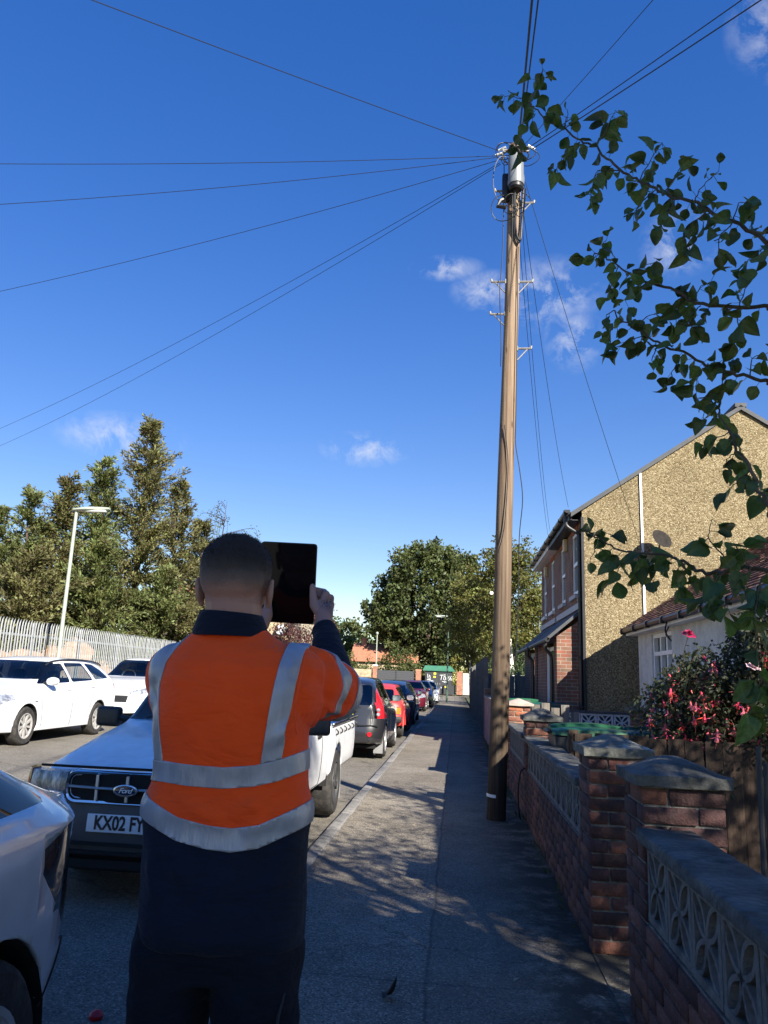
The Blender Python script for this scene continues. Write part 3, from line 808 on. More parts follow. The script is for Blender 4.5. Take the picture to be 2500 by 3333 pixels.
cable([(.63, 8.73, 7.55), (.64, 8.78, 7.3), (.65, 8.8, 7.0), (.69, 8.81, 6.88), (.715, 8.83, 6.95), (.73, 8.85, 7.3), (.745, 8.8, 7.7), (.73, 8.8, 7.85)], .014)
cable([(.62, 8.73, 7.55), (.62, 8.79, 7.2), (.64, 8.81, 6.95), (.7, 8.82, 6.86), (.74, 8.86, 7.2), (.77, 8.8, 7.6)], .01)
cable([(.6, 8.75, 7.5), (.6, 8.8, 6.6), (.575, 8.805, 5.9)], .005)
cable([(.5, 8.85, 8.1), (.5, 8.84, 7.4), (.48, 8.85, 6.6), (.455, 8.85, 6.2), (.475, 8.84, 5.6), (.47, 8.83, 5.2)], .006)
cable([(.68, 8.83, 6.8), (.655, 8.83, 4.6), (.65, 8.84, 4.25), (.7, 8.84, 3.9), (.735, 8.86, 3.55), (.7, 8.9, 3.1), (.69, 8.92, 2.4), (.66, 8.9, 1.7)], .006)
cable([(.52, 8.82, 4.45), (.555, 8.81, 4.1), (.56, 8.81, 3.8), (.52, 8.8, 3.2), (.45, 8.82, 2.9)], .006)
# white marker band low on the shaft, small disc
cb_ = rel(pole_at(.26))
ringb = [[(cb_.x + .113 * math.cos(a), cb_.y + .113 * math.sin(a), .26 + dz + .008 * math.sin(a)) for dz in (-.016, .016)] for a in [R(190 + i * 8) for i in range(10)]]
MB().loft(ringb, close=False).build('marker_band', M_wpaint, pole)
MB().lathe([(.001, 0), (.02, 0), (.02, .006), (.001, .006)], 12, Matrix.Translation(rel((.385, 8.87, 2.45))) @ Matrix.Rotation(R(90), 4, 'X')).build('marker_disc', M_wpaint, pole)
# loose cable at the foot curling to the wall
tag(MB().tube(smooth_path([(.79, 9.0, .55), (.72, 8.95, .5), (.69, 8.9, .3), (.7, 8.9, .1), (.72, 8.95, .02)], 6), .008, 6).build('loose_cable', M_cable), 'thin black cable curling down the low wall behind the pole', 'cable')

def wire(a, b, sag, r, label, n=24):
    a, b = Vector(a), Vector(b); pts = []
    for i in range(n + 1):
        t = i / n; p = a.lerp(b, t); p.z -= sag * 4 * t * (1 - t); pts.append(p)
    o = MB().tube(pts, r, 6).build('overhead_wire', M_cable)
    tag(o, label, 'wire', 'overhead wires at the telegraph pole'); return o
def ext(a, p, k):
    a, p = Vector(a), Vector(p); return a + (p - a) * k
H0 = Vector((.5, 8.85, 8.2)); H1 = Vector((.82, 8.85, 8.18))
wire((.42, 8.85, 8.2), ext((.42, 8.85, 8.2), (-3.23, 5.7, 7.5), 3.2), .12, .0045, 'topmost left wire running up from the pole head to the upper left corner')
wire((.4, 8.85, 8.12), ext((.4, 8.85, 8.12), (-5.58, 7.66, 7.5), 2.2), .2, .0038, 'nearly level upper wire from the pole head to the left edge')
wire((.43, 8.85, 8.1), ext((.43, 8.85, 8.1), (-5.98, 8.31, 7.5), 2.2), .3, .0038, 'second nearly level wire from the pole head to the left edge')
wire((.42, 8.86, 8.06), ext((.42, 8.86, 8.06), (-7.4, 10.65, 7.5), 1.8), .25, .0038, 'wire sloping gently down from the pole head to mid left edge')
wire((.45, 8.88, 8.04), (-12.5, 18.4, 7.35), .2, .0038, 'upper of the two long wires slanting down left above the conifers')
wire((.46, 8.88, 8.02), (-14, 20.8, 7.6), .25, .0038, 'lower of the two long wires slanting down left above the conifers')
wire((.85, 8.85, 8.2), ext((.85, 8.85, 8.2), (2.53, 6.02, 7.5), 2.6), .06, .0065, 'lower of the paired wires rising from the pole head to the upper right')
wire((.83, 8.82, 8.22), ext((.83, 8.82, 8.22), (2.43, 6.01, 7.55), 2.6), .06, .0055, 'upper of the paired wires rising from the pole head to the upper right')
wire((.75, 8.82, 8.24), ext((.75, 8.82, 8.24), (1.61, 5.97, 7.5), 2.6), .06, .0038, 'single wire behind the leaves rising to the top edge right of the pole')
wire((.68, 8.8, 8.24), ext((.68, 8.8, 8.24), (.575, 5.91, 7.5), 2.6), .03, .012, 'thick wire rising straight from the pole head to the top edge')
wire((.7, 8.8, 8.22), ext((.7, 8.8, 8.22), (.63, 5.91, 7.5), 2.6), .03, .008, 'thin wire beside the thick one rising straight to the top edge')
wire((.78, 8.95, 7.8), (3.25, 12.6, 2.62), .12, .0038, 'wire dropping from the pole past the gable to the bungalow gutter')
wire((.74, 8.95, 7.5), (2.4, 16.9, 5.3), .3, .0038, 'wire dropping from the pole to the near end of the house eaves')
wire((.72, 8.95, 7.5), (2.4, 20.3, 5.42), .5, .0038, 'first of two close wires dropping from the pole to the middle of the house eaves')
wire((.71, 8.96, 6.9), (2.4, 20.8, 5.42), .35, .0038, 'second of two close wires dropping from the pole to the middle of the house eaves')

# ================================================================ two-storey house with pebbledash gable
FX, GY, EY = 2.63, 16.5, 24.55
house = empty('terraced_house', (FX, GY, 0)); tag(house, 'two-storey brick terraced house with tan pebbledash gable and white sash windows', 'house')
def hb(name, x0, x1, y0, y1, z0, z1, m, parent=house, bevel=0):
    return MB().box(x0 - FX, x1 - FX, y0 - GY, y1 - GY, z0, z1).build(name, m, parent, bevel=bevel)
RX, RZ, EZ, BX_ = 6.04, 7.43, 5.15, 9.6
# front wall with recessed window openings built from strips
wins = [(17.2, 18.0), (19.2, 19.98), (21.35, 22.1), (23.2, 23.95)]
b = MB()
def strip(y0, y1, z0, z1, x0=FX, x1=FX + .25): b.box(x0 - FX, x1 - FX, y0 - GY, y1 - GY, z0, z1)
strip(GY + .02, EY, -.1, 3.42); strip(GY + .02, EY, 4.84, EZ)
ys = [GY + .02] + [v for w in wins for v in w] + [EY]
for i in range(0, len(ys), 2): strip(ys[i], ys[i + 1], 3.42, 4.84)
b.build('front_wall', M_fac_yz, house)
for (y0, y1) in wins:
    f = MB().box(.06, .12, y0 - GY, y1 - GY, 3.45, 4.84).build('window', M_winglass, house)
    fr_ = MB()
    for a in (y0, y1 - .07): fr_.box(.02, .058, a - GY, a + .07 - GY, 3.45, 4.84)
    for z in (3.45, 4.1, 4.77): fr_.box(.021, .057, y0 + .07 - GY, y1 - .07 - GY, z, z + .07)
    fr_.build('window_frame', M_upvc, f)
    MB().box(-.08, .06, y0 - .08 - GY, y1 + .08 - GY, 3.33, 3.418).build('sill', M_wpaint if y0 > 21 else mat('grey_sill', (.4, .41, .42), .7), f)
    MB().box(-.012, -.002, y0 - .1 - GY, y1 + .1 - GY, 4.842, 5.02).build('lintel', mat('soldier_brick', (.3, .09, .05), .9, .3, 30), f)
# gable wall, rear body
gb = MB().prism([(0.0, -.1), (BX_ - FX, -.1), (BX_ - FX, EZ - .1), (RX - FX, RZ), (-.0, EZ - .02)], 0, .24, 'y')
gb.build('gable_wall', M_pebble, house)
hb('back_block', FX + .26, BX_, GY + .25, EY, -.1, EZ - .12, M_fac_yz)
MB().prism([(0.02, -.1), (BX_ - FX, -.1), (BX_ - FX, EZ - .1), (RX - FX, RZ), (.02, EZ - .02)], EY - GY - .2, EY - GY + .02, 'y').build('gable_wall', M_fac_xz, house)
sl = (RZ - EZ) / (RX - FX)
def roofq(x): return EZ + (x - FX) * sl
r_ = MB()
for (xa, xb) in ((FX - .24, RX), ):
    r_.prism([(xa - FX, roofq(xa) + .0), (xb - FX, roofq(xb) + .0), (xb - FX, roofq(xb) + .1), (xa - FX, roofq(xa) + .1)], -.06, EY - GY + .2, 'y')
r_.prism([(RX - FX, RZ), (BX_ + .3 - FX, EZ - .25), (BX_ + .3 - FX, EZ - .15), (RX - FX, RZ + .1)], -.06, EY - GY + .2, 'y')
roof = r_.build('roof', M_slate, house)
MB().box(RX - FX - .12, RX - FX + .12, -.06, EY - GY + .2, RZ + .06, RZ + .15).build('ridge', M_slate, roof)
MB().prism([(-.26, EZ - .2), (-.2, EZ - .2), (-.2, EZ - .02), (-.26, EZ - .02)], .1, 4.0, 'y').build('fascia', M_black, roof)
MB().prism([(-.26, EZ - .2), (-.2, EZ - .2), (-.2, EZ - .02), (-.26, EZ - .02)], 4.02, EY - GY + .1, 'y').build('fascia', M_wpaint, roof)
MB().box(-.2, .0, .1, 4.0, EZ - .21, EZ - .19).build('soffit', M_black, roof)
MB().box(-.2, .0, 4.02, EY - GY + .1, EZ - .21, EZ - .19).build('soffit', M_wpaint, roof)
gut = MB(); n = 7
prof = [(-.32 + .06 * math.cos(R(180 + 180 * k / n)), EZ - .03 + .06 * math.sin(R(180 + 180 * k / n))) for k in range(n + 1)] + [(-.262, EZ - .02), (-.378, EZ - .02)]
gut.prism(prof, -.1, EY - GY + .15, 'y').build('gutter', M_blackp, roof)
for i in range(9): MB().box(-.386, -.255, i * .95, i * .95 + .035, EZ - .1, EZ - .005).build('gutter_bracket', M_blackp, roof)
# downpipe by the gable corner
MB().tube(smooth_path([(-.32, .14, EZ - .05), (-.32, .14, EZ - .3), (-.18, .14, EZ - .42), (-.06, .14, EZ - .5), (-.05, .14, EZ - .7), (-.05, .14, 3), (-.05, .14, 1), (-.05, .14, 0)], 4), .042, 10).build('downpipe', M_blackp, house, True)
for z in (4.3, 3.2, 2.0, 1.0): MB().box(-.1, -.0, .08, .2, z, z + .05).build('pipe_bracket', M_blackp, house)
MB().box(-.025, .03, -.025, .02, -.1, EZ - .15).build('corner_trim', M_black, house)
# lean-to porches with bays
def porch(y0, y1, mirror=False):
    px = 2.1; s = empty('porch'); s.parent = house
    def q(x0, x1, a, c, z0, z1): return (x0 - FX, x1 - FX, a - GY, c - GY, z0, z1)
    MB().box(*q(px, FX - .003, y0, y0 + .22, -.1, 2.45)).build('side_wall', M_fac_xz, s)
    MB().prism([(px - FX, 2.453), (-.003, 2.453), (-.003, 2.84)], y0 - GY, y0 + .22 - GY, 'y').build('side_gable', M_fac_xz, s)
    MB().box(*q(px, px + .22, y0 + .223, y0 + .5, -.1, 2.4)).build('front_pier', M_fac_yz, s)
    MB().box(*q(px, px + .22, y1 - 1.9, y1, -.1, 2.4)).build('front_pier', M_fac_yz, s)
    d = MB().box(*q(px + .08, px + .12, y0 + .5, y1 - 1.9, -.05, 2.3)).build('door', M_upvc, s)
    for (a, c) in ((y0 + .5, y0 + .62), (y1 - 2.02, y1 - 1.9)): MB().box(*q(px + .02, px + .078, a, c, -.05, 2.3)).build('door_frame', M_upvc, d)
    MB().box(*q(px + .05, px + .079, y0 + .68, y1 - 2.1, .9, 2.2)).build('pane', M_winglass, d)
    MB().prism([(px - .2 - FX, 2.36), (.0, 2.98), (.0, 3.06), (px - .2 - FX, 2.44)], y0 - .05 - GY, y1 - GY, 'y').build('lean_to_roof', M_slate, s)
    MB().box(-.05, -.003, y0 - GY, y1 - GY, 3.065, 3.2).build('flashing', mat('lead_flashing', (.4, .42, .43), .6), s)
    MB().tube([(px - .2 - FX, y0 - .05 - GY, 2.38), (px - .2 - FX, y1 - GY, 2.38)], .05, 8).build('gutter', M_blackp, s)
    MB().tube(smooth_path([(px - .18 - FX, y0 + .5 - GY, 2.36), (px - .18 - FX, y0 + .5 - GY, 2.2), (px - .06 - FX, y0 + .5 - GY, 2.05), (px - .05 - FX, y0 + .5 - GY, 1.6), (px - .05 - FX, y0 + .5 - GY, 0)], 4), .04, 8).build('downpipe', M_blackp, s, True)
    return s
porch(16.75, 20.6); porch(20.95, 24.5)
# alarm boxes, burglar bell boxes, satellite dish, conduit, flue
for (y, z) in ((18.7, 4.62), (22.85, 4.55)): MB().box(-.1, -.003, y - GY, y + .2 - GY, z, z + .3).build('alarm_box', mat('alarm_box', (.6, .48, .28), .5), house, bevel=.015)
MB().box(3.87 - FX - .02, 3.87 - FX + .025, -.035, -.002, 2.9, 6.0).build('conduit', M_wpaint, house)
dish = MB(); Md = Matrix.Translation((4.15 - FX, -.35, 4.45)) @ Matrix.Rotation(R(25), 4, 'Z') @ Matrix.Rotation(R(62), 4, 'X')
dish.lathe([(.004, 0), (.08, .01), (.15, .034), (.22, .075), (.225, .075), (.15, .026), (.004, -.008)], 24, Md)
do = dish.build('satellite_dish', mat('dish_grey', (.03, .027, .024), .9, .3, 16, spec=.1), house, True, 40)
MB().tube([(4.15 - FX, 0, 4.3), (4.15 - FX, -.25, 4.3), (4.15 - FX, -.33, 4.42)], .02, 6).build('dish_arm', M_steel, do)

# ================================================================ white bungalow on the right
BXX, BY1, BY0 = 3.5, 15.5, 6.2
bung = empty('bungalow', (BXX, BY1, 0)); tag(bung, 'white rendered bungalow with brown tiled roof behind the fuchsia', 'bungalow')
def q(x0, x1, a, c, z0, z1): return (x0 - BXX, x1 - BXX, a - BY1, c - BY1, z0, z1)
w0, w1, wz0, wz1 = 13.15, 14.47, 1.12, 2.4
b = MB()
b.box(*q(BXX, BXX + .25, BY0, BY1, -.1, wz0)); b.box(*q(BXX, BXX + .25, BY0, BY1, wz1, 2.62)); b.box(*q(BXX, BXX + .25, w1, BY1, wz0, wz1)); b.box(*q(BXX, BXX + .25, BY0, w0, wz0, wz1))
b.build('front_wall', M_render, bung)
MB().box(*q(BXX + .003, BXX + 6.2, BY1 - .25, BY1 - .003, -.1, 2.6)).build('end_wall', M_render, bung)
MB().box(*q(BXX + .26, BXX + 6.2, BY0, BY1 - .26, -.1, 2.6)).build('body', M_render, bung)
MB().box(*q(BXX - .04, BXX - .003, BY0, BY1 + .03, -.1, .95)).build('plinth', M_render, bung)
wf = MB().box(*q(BXX + .1, BXX + .14, w0, w1, wz0, wz1)).build('window', M_winglass, bung)
fr_ = MB(); cols = [w0, w0 + .4, w0 + .78, w1 - .06]
for yv in (w0, 13.52, 13.93, w1 - .07): fr_.box(*q(BXX + .03, BXX + .098, yv, yv + .07, wz0, wz1))
for z in (wz0, 2.02, wz1 - .07): fr_.box(*q(BXX + .031, BXX + .097, w0, w1, z, z + .07))
fr_.build('window_frame', M_upvc, wf)
MB().box(*q(BXX - .06, BXX + .03, w0 - .06, w1 + .06, wz0 - .07, wz0)).build('sill', M_upvc, wf)
# tiled roof: rows of tiles as real pieces
EX, EZ2, RXX, slope = 3.28, 2.56, 6.6, (4.44 - 2.61) / (6.12 - 3.36)
rz = lambda x: EZ2 + (x - EX) * slope
MB().prism([(EX - BXX, rz(EX) - .03), (RXX - BXX, rz(RXX) - .03), (RXX - BXX, rz(RXX) + .03), (EX - BXX, rz(EX) + .03)], BY0 - BY1, .2, 'y').build('roof_deck', M_slate, bung)
MB().prism([(RXX - BXX, rz(RXX) - .03), (2 * RXX - EX - BXX, rz(EX) - .03), (2 * RXX - EX - BXX, rz(EX) + .03), (RXX - BXX, rz(RXX) + .03)], BY0 - BY1, .2, 'y').build('roof_deck', M_slate, bung)
MB().prism([(.1, 2.5), (2 * RXX - EX - BXX - .4, 2.5), (RXX - BXX, rz(RXX) - .1)], -.2, -.02, 'y').build('gable_wall', M_render, bung)
tl = MB(); ang = math.atan(slope); rowl = .12; nrow = int((RXX - EX) / math.cos(ang) / rowl)
ncol = int((BY1 + .22 - BY0) / .17)
for r0 in range(nrow):
    u = r0 * rowl
    for c0 in range(ncol):
        yy = BY1 + .2 - c0 * .17 - (.085 if r0 % 2 else 0)
        if yy - .165 < BY0: continue
        lift = random.uniform(0, .006); u0 = u - .01 + random.uniform(-.004, .004)
        pts = []
        for (uu, hh) in ((u0, .044 + lift), (u0 + rowl * 1.35, .024), (u0, .028 + lift), (u0 + rowl * 1.35, .012)):
            x = EX - .04 + uu * math.cos(ang) - hh * math.sin(ang) - BXX; z = rz(EX - .04) + uu * math.sin(ang) + hh * math.cos(ang) + .012
            pts += [(x, yy - BY1, z), (x, yy - .165 - BY1, z)]
        tl.add(pts, [(0, 1, 3, 2), (0, 4, 5, 1), (0, 2, 6, 4), (1, 5, 7, 3)])
t_ = tl.build('roof_tiles', M_tile, bung); t_['kind'] = 'stuff'
MB().tube([(EX - .03 - BXX, .22, EZ2 - .03), (EX - .03 - BXX, BY0 - BY1, EZ2 - .03)], .055, 8).build('gutter', M_blackp, bung)
MB().box(EX - BXX + .02, .0, BY0 - BY1, .15, EZ2 - .12, EZ2 - .07).build('soffit', M_wpaint, bung)
for i in range(9): MB().box(EX - .1 - BXX, EX - .02 - BXX, -i * 1.0 + .05, -i * 1.0 + .09, EZ2 - .1, EZ2 + .02).build('gutter_bracket', M_blackp, bung)
MB().tube(smooth_path([(-.2, -2.9, 2.52), (-.25, -2.95, 2.35), (-.22, -3.0, 2.25), (-.15, -2.9, 2.2), (-.2, -2.8, 2.3), (-.22, -3.05, 2.4)], 4), .012, 5).build('cable_loop', M_cable, bung)

# wheelie bins
def wheelie(x, y, rz, lidm, label, h=1.05):
    r0 = empty('wheelie_bin', (x, y, 0), rz); tag(r0, label, 'bin', 'wheelie bins')
    MB().loft([[(-.2, -.24, .06), (.2, -.24, .06), (.2, .24, .06), (-.2, .24, .06)], [(-.28, -.3, h - .1), (.28, -.3, h - .1), (.28, .32, h - .1), (-.28, .32, h - .1)]]).build('body', M_bink, r0, bevel=.02)
    b = MB(); n = 10
    rows = []
    for j in range(n + 1):
        v = j / n; yv = -.34 + v * .68
        zz = h - .075 + .05 * math.sin(math.pi * min(1, v * .8 + .14)) ** .5
        rows.append([(-.3, yv, h - .1), (-.29, yv, zz - .02), (-.24, yv, zz), (-.12, yv, zz + .004), (-.1, yv, zz + .03), (-.05, yv, zz + .03), (-.03, yv, zz + .002), (.03, yv, zz + .002), (.05, yv, zz + .03), (.1, yv, zz + .03), (.12, yv, zz + .004), (.24, yv, zz), (.29, yv, zz - .02), (.3, yv, h - .1)])
    b.loft(rows); b.build('lid', lidm, r0, True, 50)
    MB().tube([(-.2, .36, h - .08), (.2, .36, h - .08)], .018, 8).build('handle', M_bink, r0)
    for s in (-.24, .24):
        MB().lathe([(.001, -.03), (.1, -.03), (.1, .03), (.001, .03)], 14, Matrix.Translation((s, .26, .1)) @ Matrix.Rotation(R(90), 4, 'Y')).build('wheel', M_black, r0)
    return r0
wheelie(1.23, 7.75, R(90), mat('bin_mid_green', (.012, .07, .03), .35), 'wheelie bin with mid green lid just right of the far pier cap', 1.1)
wheelie(1.86, 7.85, R(80), mat('bin_teal', (.01, .06, .045), .35), 'wheelie bin with dark teal lid beside the fuchsia bush', 1.09)
wheelie(1.42, 17.2, R(85), mat('bin_bright', (.02, .1, .045), .4), 'sunlit green wheelie bin lid left of the house porch', 1.14)
wheelie(1.9, 16.4, R(95), mat('bin_teal'), 'dark teal lidded bin in front of the house porch door', 1.1)
wheelie(1.2, 18.6, R(80), M_bink, 'black bin behind the brick wall end near the house', 1.15)
# ================================================================ vehicles
def paint(name, col, flake=.0, rough=.35, coat=1.0, metal=0.0, dirt=.12):
    return mat(name, col, rough, dirt * .5, 2.5, metal=metal, spec=.5, coat=coat, col2=tuple(c * (1 - dirt) for c in col), mix=(.5, .75))
M_tyre = mat('tyre_rubber', (.022, .021, .02), .85, .25, 12, .4, 60, col2=(.045, .04, .036))
M_rim = mat('wheel_silver', (.5, .5, .5), .35, .1, 8, metal=.55)
M_rimd = mat('wheel_dark_steel', (.06, .06, .06), .5, .2, 8, metal=.3)
M_chrome = mat('chrome_trim', (.75, .76, .78), .12, .08, 6, metal=1.0)
M_greyp = mat('grey_plastic', (.09, .092, .095), .5, .15, 8)
M_under = mat('underbody_black', (.01, .01, .01), .9)
M_seat = mat('car_seat_cloth', (.025, .026, .03), .9, .2, 20)
M_lens = mat('headlamp_lens', (.55, .57, .6), .12, .25, 14, metal=.5, col2=(.25, .26, .28))
M_red = mat('tail_lamp_red', (.42, .012, .018), .15, .2, 20, coat=1)
M_amber = mat('amber_lens', (.55, .16, .02), .15, .2, 20, coat=1)
M_smoke = mat('smoked_lens', (.015, .014, .016), .06, .2, 10, coat=1)
M_platew = mat('plate_white', (.62, .64, .66), .4, .08, 9)
M_platey = mat('plate_yellow', (.75, .52, .03), .4, .05, 9)
M_ink = mat('plate_ink', (.01, .01, .012), .5)
G_clear = glassmat('car_glass', (.78, .82, .81), .3)
G_dark = glassmat('car_glass_dark', (.14, .16, .17), .5)
G_priv = glassmat('car_glass_privacy', (.05, .055, .06), .5)

def cut(bm, poly, ax, sel):
    """split faces that pass sel() along the polygon's edges (lines run along axis ax), return the faces inside"""
    ia = {'x': (1, 2), 'y': (0, 2), 'z': (0, 1)}[ax]
    lo = [min(p[k] for p in poly) - .02 for k in (0, 1)]; hi = [max(p[k] for p in poly) + .02 for k in (0, 1)]
    def near(f):
        if not sel(f.calc_center_median()): return False
        for k in (0, 1):
            c = [v.co[ia[k]] for v in f.verts]
            if max(c) < lo[k] or min(c) > hi[k]: return False
        return True
    n = len(poly)
    cand = [f for f in bm.faces if near(f)]
    for i in range(n):
        a, b = poly[i], poly[(i + 1) % n]
        d = Vector((b[0] - a[0], b[1] - a[1]))
        if d.length < 1e-6: continue
        co = [0, 0, 0]; no = [0, 0, 0]
        co[ia[0]], co[ia[1]] = a; no[ia[0]], no[ia[1]] = -d.y, d.x
        # only faces this edge really passes
        k0, k1 = ia; m = .03
        x0, x1 = min(a[0], b[0]) - m, max(a[0], b[0]) + m; y0, y1 = min(a[1], b[1]) - m, max(a[1], b[1]) + m
        fs, keep = [], []
        for f in cand:
            cx = [v.co[k0] for v in f.verts]; cy = [v.co[k1] for v in f.verts]
            (fs if max(cx) > x0 and min(cx) < x1 and max(cy) > y0 and min(cy) < y1 else keep).append(f)
        if not fs: continue
        geom = set(fs)
        for f in fs: geom.update(f.edges); geom.update(f.verts)
        ret = bmesh.ops.bisect_plane(bm, geom=list(geom), plane_co=co, plane_no=no, dist=1e-5)
        cand = keep + [g for g in ret['geom'] if isinstance(g, bmesh.types.BMFace)]
    def inside(p):
        x, y = p[ia[0]], p[ia[1]]; r = False; j = n - 1
        for i in range(n):
            if (poly[i][1] > y) != (poly[j][1] > y) and x < (poly[j][0] - poly[i][0]) * (y - poly[i][1]) / (poly[j][1] - poly[i][1]) + poly[i][0]: r = not r
            j = i
        return r
    return [f for f in cand if f.is_valid and inside(f.calc_center_median())]
def take(bm, faces):
    """lift faces out of bm as their own MB"""
    b = MB(); idx = {}
    for f in faces:
        t = []
        for v in f.verts:
            if v.index not in idx or True:
                key = v
            if key not in idx:
                idx[key] = len(b.v); b.v.append(tuple(v.co))
            t.append(idx[key])
        b.f.append(tuple(t))
    bmesh.ops.delete(bm, geom=faces, context='FACES')
    return b
def rounded(poly, r=.03, k=3):
    out = []; n = len(poly)
    for i in range(n):
        p = Vector(poly[i]); a = Vector(poly[i - 1]); b = Vector(poly[(i + 1) % n])
        ra = min(r, (a - p).length * .4); rb = min(r, (b - p).length * .4)
        p0 = p + (a - p).normalized() * ra; p1 = p + (b - p).normalized() * rb
        for j in range(k + 1):
            t = j / k; out.append(tuple(p0 * (1 - t) ** 2 + p * 2 * t * (1 - t) + p1 * t * t))
    return out
def wheel(parent, x, y, r, w, rimm, spokes, side, steer=0.0, rim_r=.66):
    o = empty('wheel', (x, y, r)); o.parent = parent; o.rotation_euler = (0, 0, steer)
    Mx = Matrix.Rotation(R(90 * side), 4, 'Y')
    h = w / 2
    MB().lathe([(r * rim_r, -h), (r * .9, -h), (r * .97, -h * .8), (r, -h * .5), (r, h * .5), (r * .97, h * .8), (r * .9, h), (r * rim_r, h * .96), (r * rim_r * .97, h * .7), (r * rim_r * .95, -h * .5)], 36, Mx).build('tyre', M_tyre, o, True, 35)
    b = MB(); rr = r * rim_r
    b.lathe([(rr, h * .9), (rr * .93, h * .92), (rr * .9, h * .6), (.001, h * .55)], 28, Mx)
    b.build('rim', M_rimd, o, True, 35)
    s = MB()
    s.lathe([(rr * 1.0, h * .93), (rr * .99, h * 1.0), (rr * .9, h * .97), (rr * .88, h * .75)], 36, Mx)
    s.lathe([(.001, h * .93), (rr * .2, h * .93), (rr * .26, h * .8), (rr * .26, h * .55)], 16, Mx)
    for i in range(spokes):
        a = 2 * math.pi * i / spokes
        for (t0, t1, wd, z0, z1) in ((.2, .93, .085 if spokes > 7 else .13, h * .86, h * .93),):
            ca, sa = math.cos(a), math.sin(a); q = []
            for (t, ww, zz) in ((t0, wd * .8, z0), (t1, wd * 1.25, z1)):
                for sg in (-1, 1):
                    q.append((rr * t * ca - sg * ww * rr * sa, rr * t * sa + sg * ww * rr * ca, zz))
            v = [Mx @ Vector(p) for p in q] + [Mx @ Vector((p[0], p[1], p[2] - h * .25)) for p in q]
            s.add(v, [(0, 1, 3, 2), (0, 2, 6, 4), (1, 5, 7, 3), (0, 4, 5, 1), (2, 3, 7, 6)])
    s.build('hub_cap', rimm, o, True, 30)
    return o

class Shell:
    """car body: ring sections swept along the length (front at y=0, rear at y=L), symmetrical in x"""
    def __init__(s, L, top, belt, wid, rw, zb, xf, xr, nose_round=.2, tail_round=.16, crown=.03, tail_k=.24, nose_k=.3):
        s.tk = tail_k; s.nk = nose_k
        s.L = L; s.top = top; s.belt = belt; s.wid = wid; s.rw = rw; s.zb = zb; s.xf = xf; s.xr = xr; s.nr = nose_round; s.tr = tail_round; s.crown = crown
    def yof(s, t, z):
        a = sinterp(s.xf, z); b = s.L - sinterp(s.xr, z); return a + (b - a) * t
    def ring(s, t):
        y = t * s.L
        w = sinterp(s.wid, y); zt = sinterp(s.top, y); zbelt = min(sinterp(s.belt, y), zt - .03); zb = sinterp(s.zb, y); r = sinterp(s.rw, y)
        # plan rounding at the ends
        e = 1.0
        if y < s.nr * 2.2: e *= 1 - s.nk * (1 - y / (s.nr * 2.2)) ** 2.4
        if s.L - y < s.tr * 2.2: e *= 1 - s.tk * (1 - (s.L - y) / (s.tr * 2.2)) ** 2.4
        w *= e; r *= e
        hgt = zbelt - zb; up = zt - zbelt
        P = [(w * .86, zb), (w * .955, zb + .03), (w * .98, zb + hgt * .2), (w * .995, zb + hgt * .42), (w, zb + hgt * .62), (w * .992, zb + hgt * .84), (w * .965, zb + hgt * .97), (w * .945, zbelt)]
        wb = w * .94; edge = max(.012, min(.1, up * .24))
        for k in (.12, .35, .6, .82):
            P.append((lerp(wb, r, k ** 1.25 if up > .2 else k), lerp(zbelt, zt - edge, k)))
        P += [(r, zt - edge), (r * .94, zt - edge * .55), (r * .84, zt - edge * .26), (r * .6, zt - edge * .08), (r * .3, zt - edge * .015), (0, zt)]
        return P
    def bm(s, N=72):
        bm = bmesh.new(); rows = []
        ts = [i / N for i in range(N + 1)]
        for t in ts:
            P = s.ring(t); row = []
            full = [(-x, z) for x, z in P] + [(x, z) for x, z in reversed(P[:-1])]
            for x, z in full: row.append(bm.verts.new((x, s.yof(t, z), z)))
            rows.append(row)
        m = len(rows[0])
        for i in range(N):
            for k in range(m - 1): bm.faces.new((rows[i][k], rows[i][k + 1], rows[i + 1][k + 1], rows[i + 1][k]))
        for row in (rows[0], rows[-1]):      # end caps as a grid between mirrored points
            h = m // 2; cols = []
            for k in range(h):
                a, b = row[k].co, row[m - 1 - k].co; line = [row[k]]
                for j in range(1, 12):
                    p = a.lerp(b, j / 12)
                    bulge = (1 - (2 * j / 12 - 1) ** 2) * .05
                    p = Vector((p.x, p.y + (-bulge if row is rows[0] else bulge * .6), p.z)); line.append(bm.verts.new(p))
                line.append(row[m - 1 - k]); cols.append(line)
            for k in range(h - 1):
                for j in range(12): bm.faces.new((cols[k][j], cols[k][j + 1], cols[k + 1][j + 1], cols[k + 1][j]))
            for j in range(12): bm.faces.new((cols[h - 1][j], cols[h - 1][j + 1], row[h]))
        bmesh.ops.recalc_face_normals(bm, faces=bm.faces)
        return bm
    def side_x(s, y, z):
        t = (y - sinterp(s.xf, z)) / (s.L - sinterp(s.xr, z) - sinterp(s.xf, z)); P = s.ring(max(0, min(1, t)))
        for i in range(len(P) - 1):
            if P[i][1] <= z <= P[i + 1][1]:
                k = (z - P[i][1]) / max(1e-6, P[i + 1][1] - P[i][1]); return lerp(P[i][0], P[i + 1][0], k)
        return P[0][0]

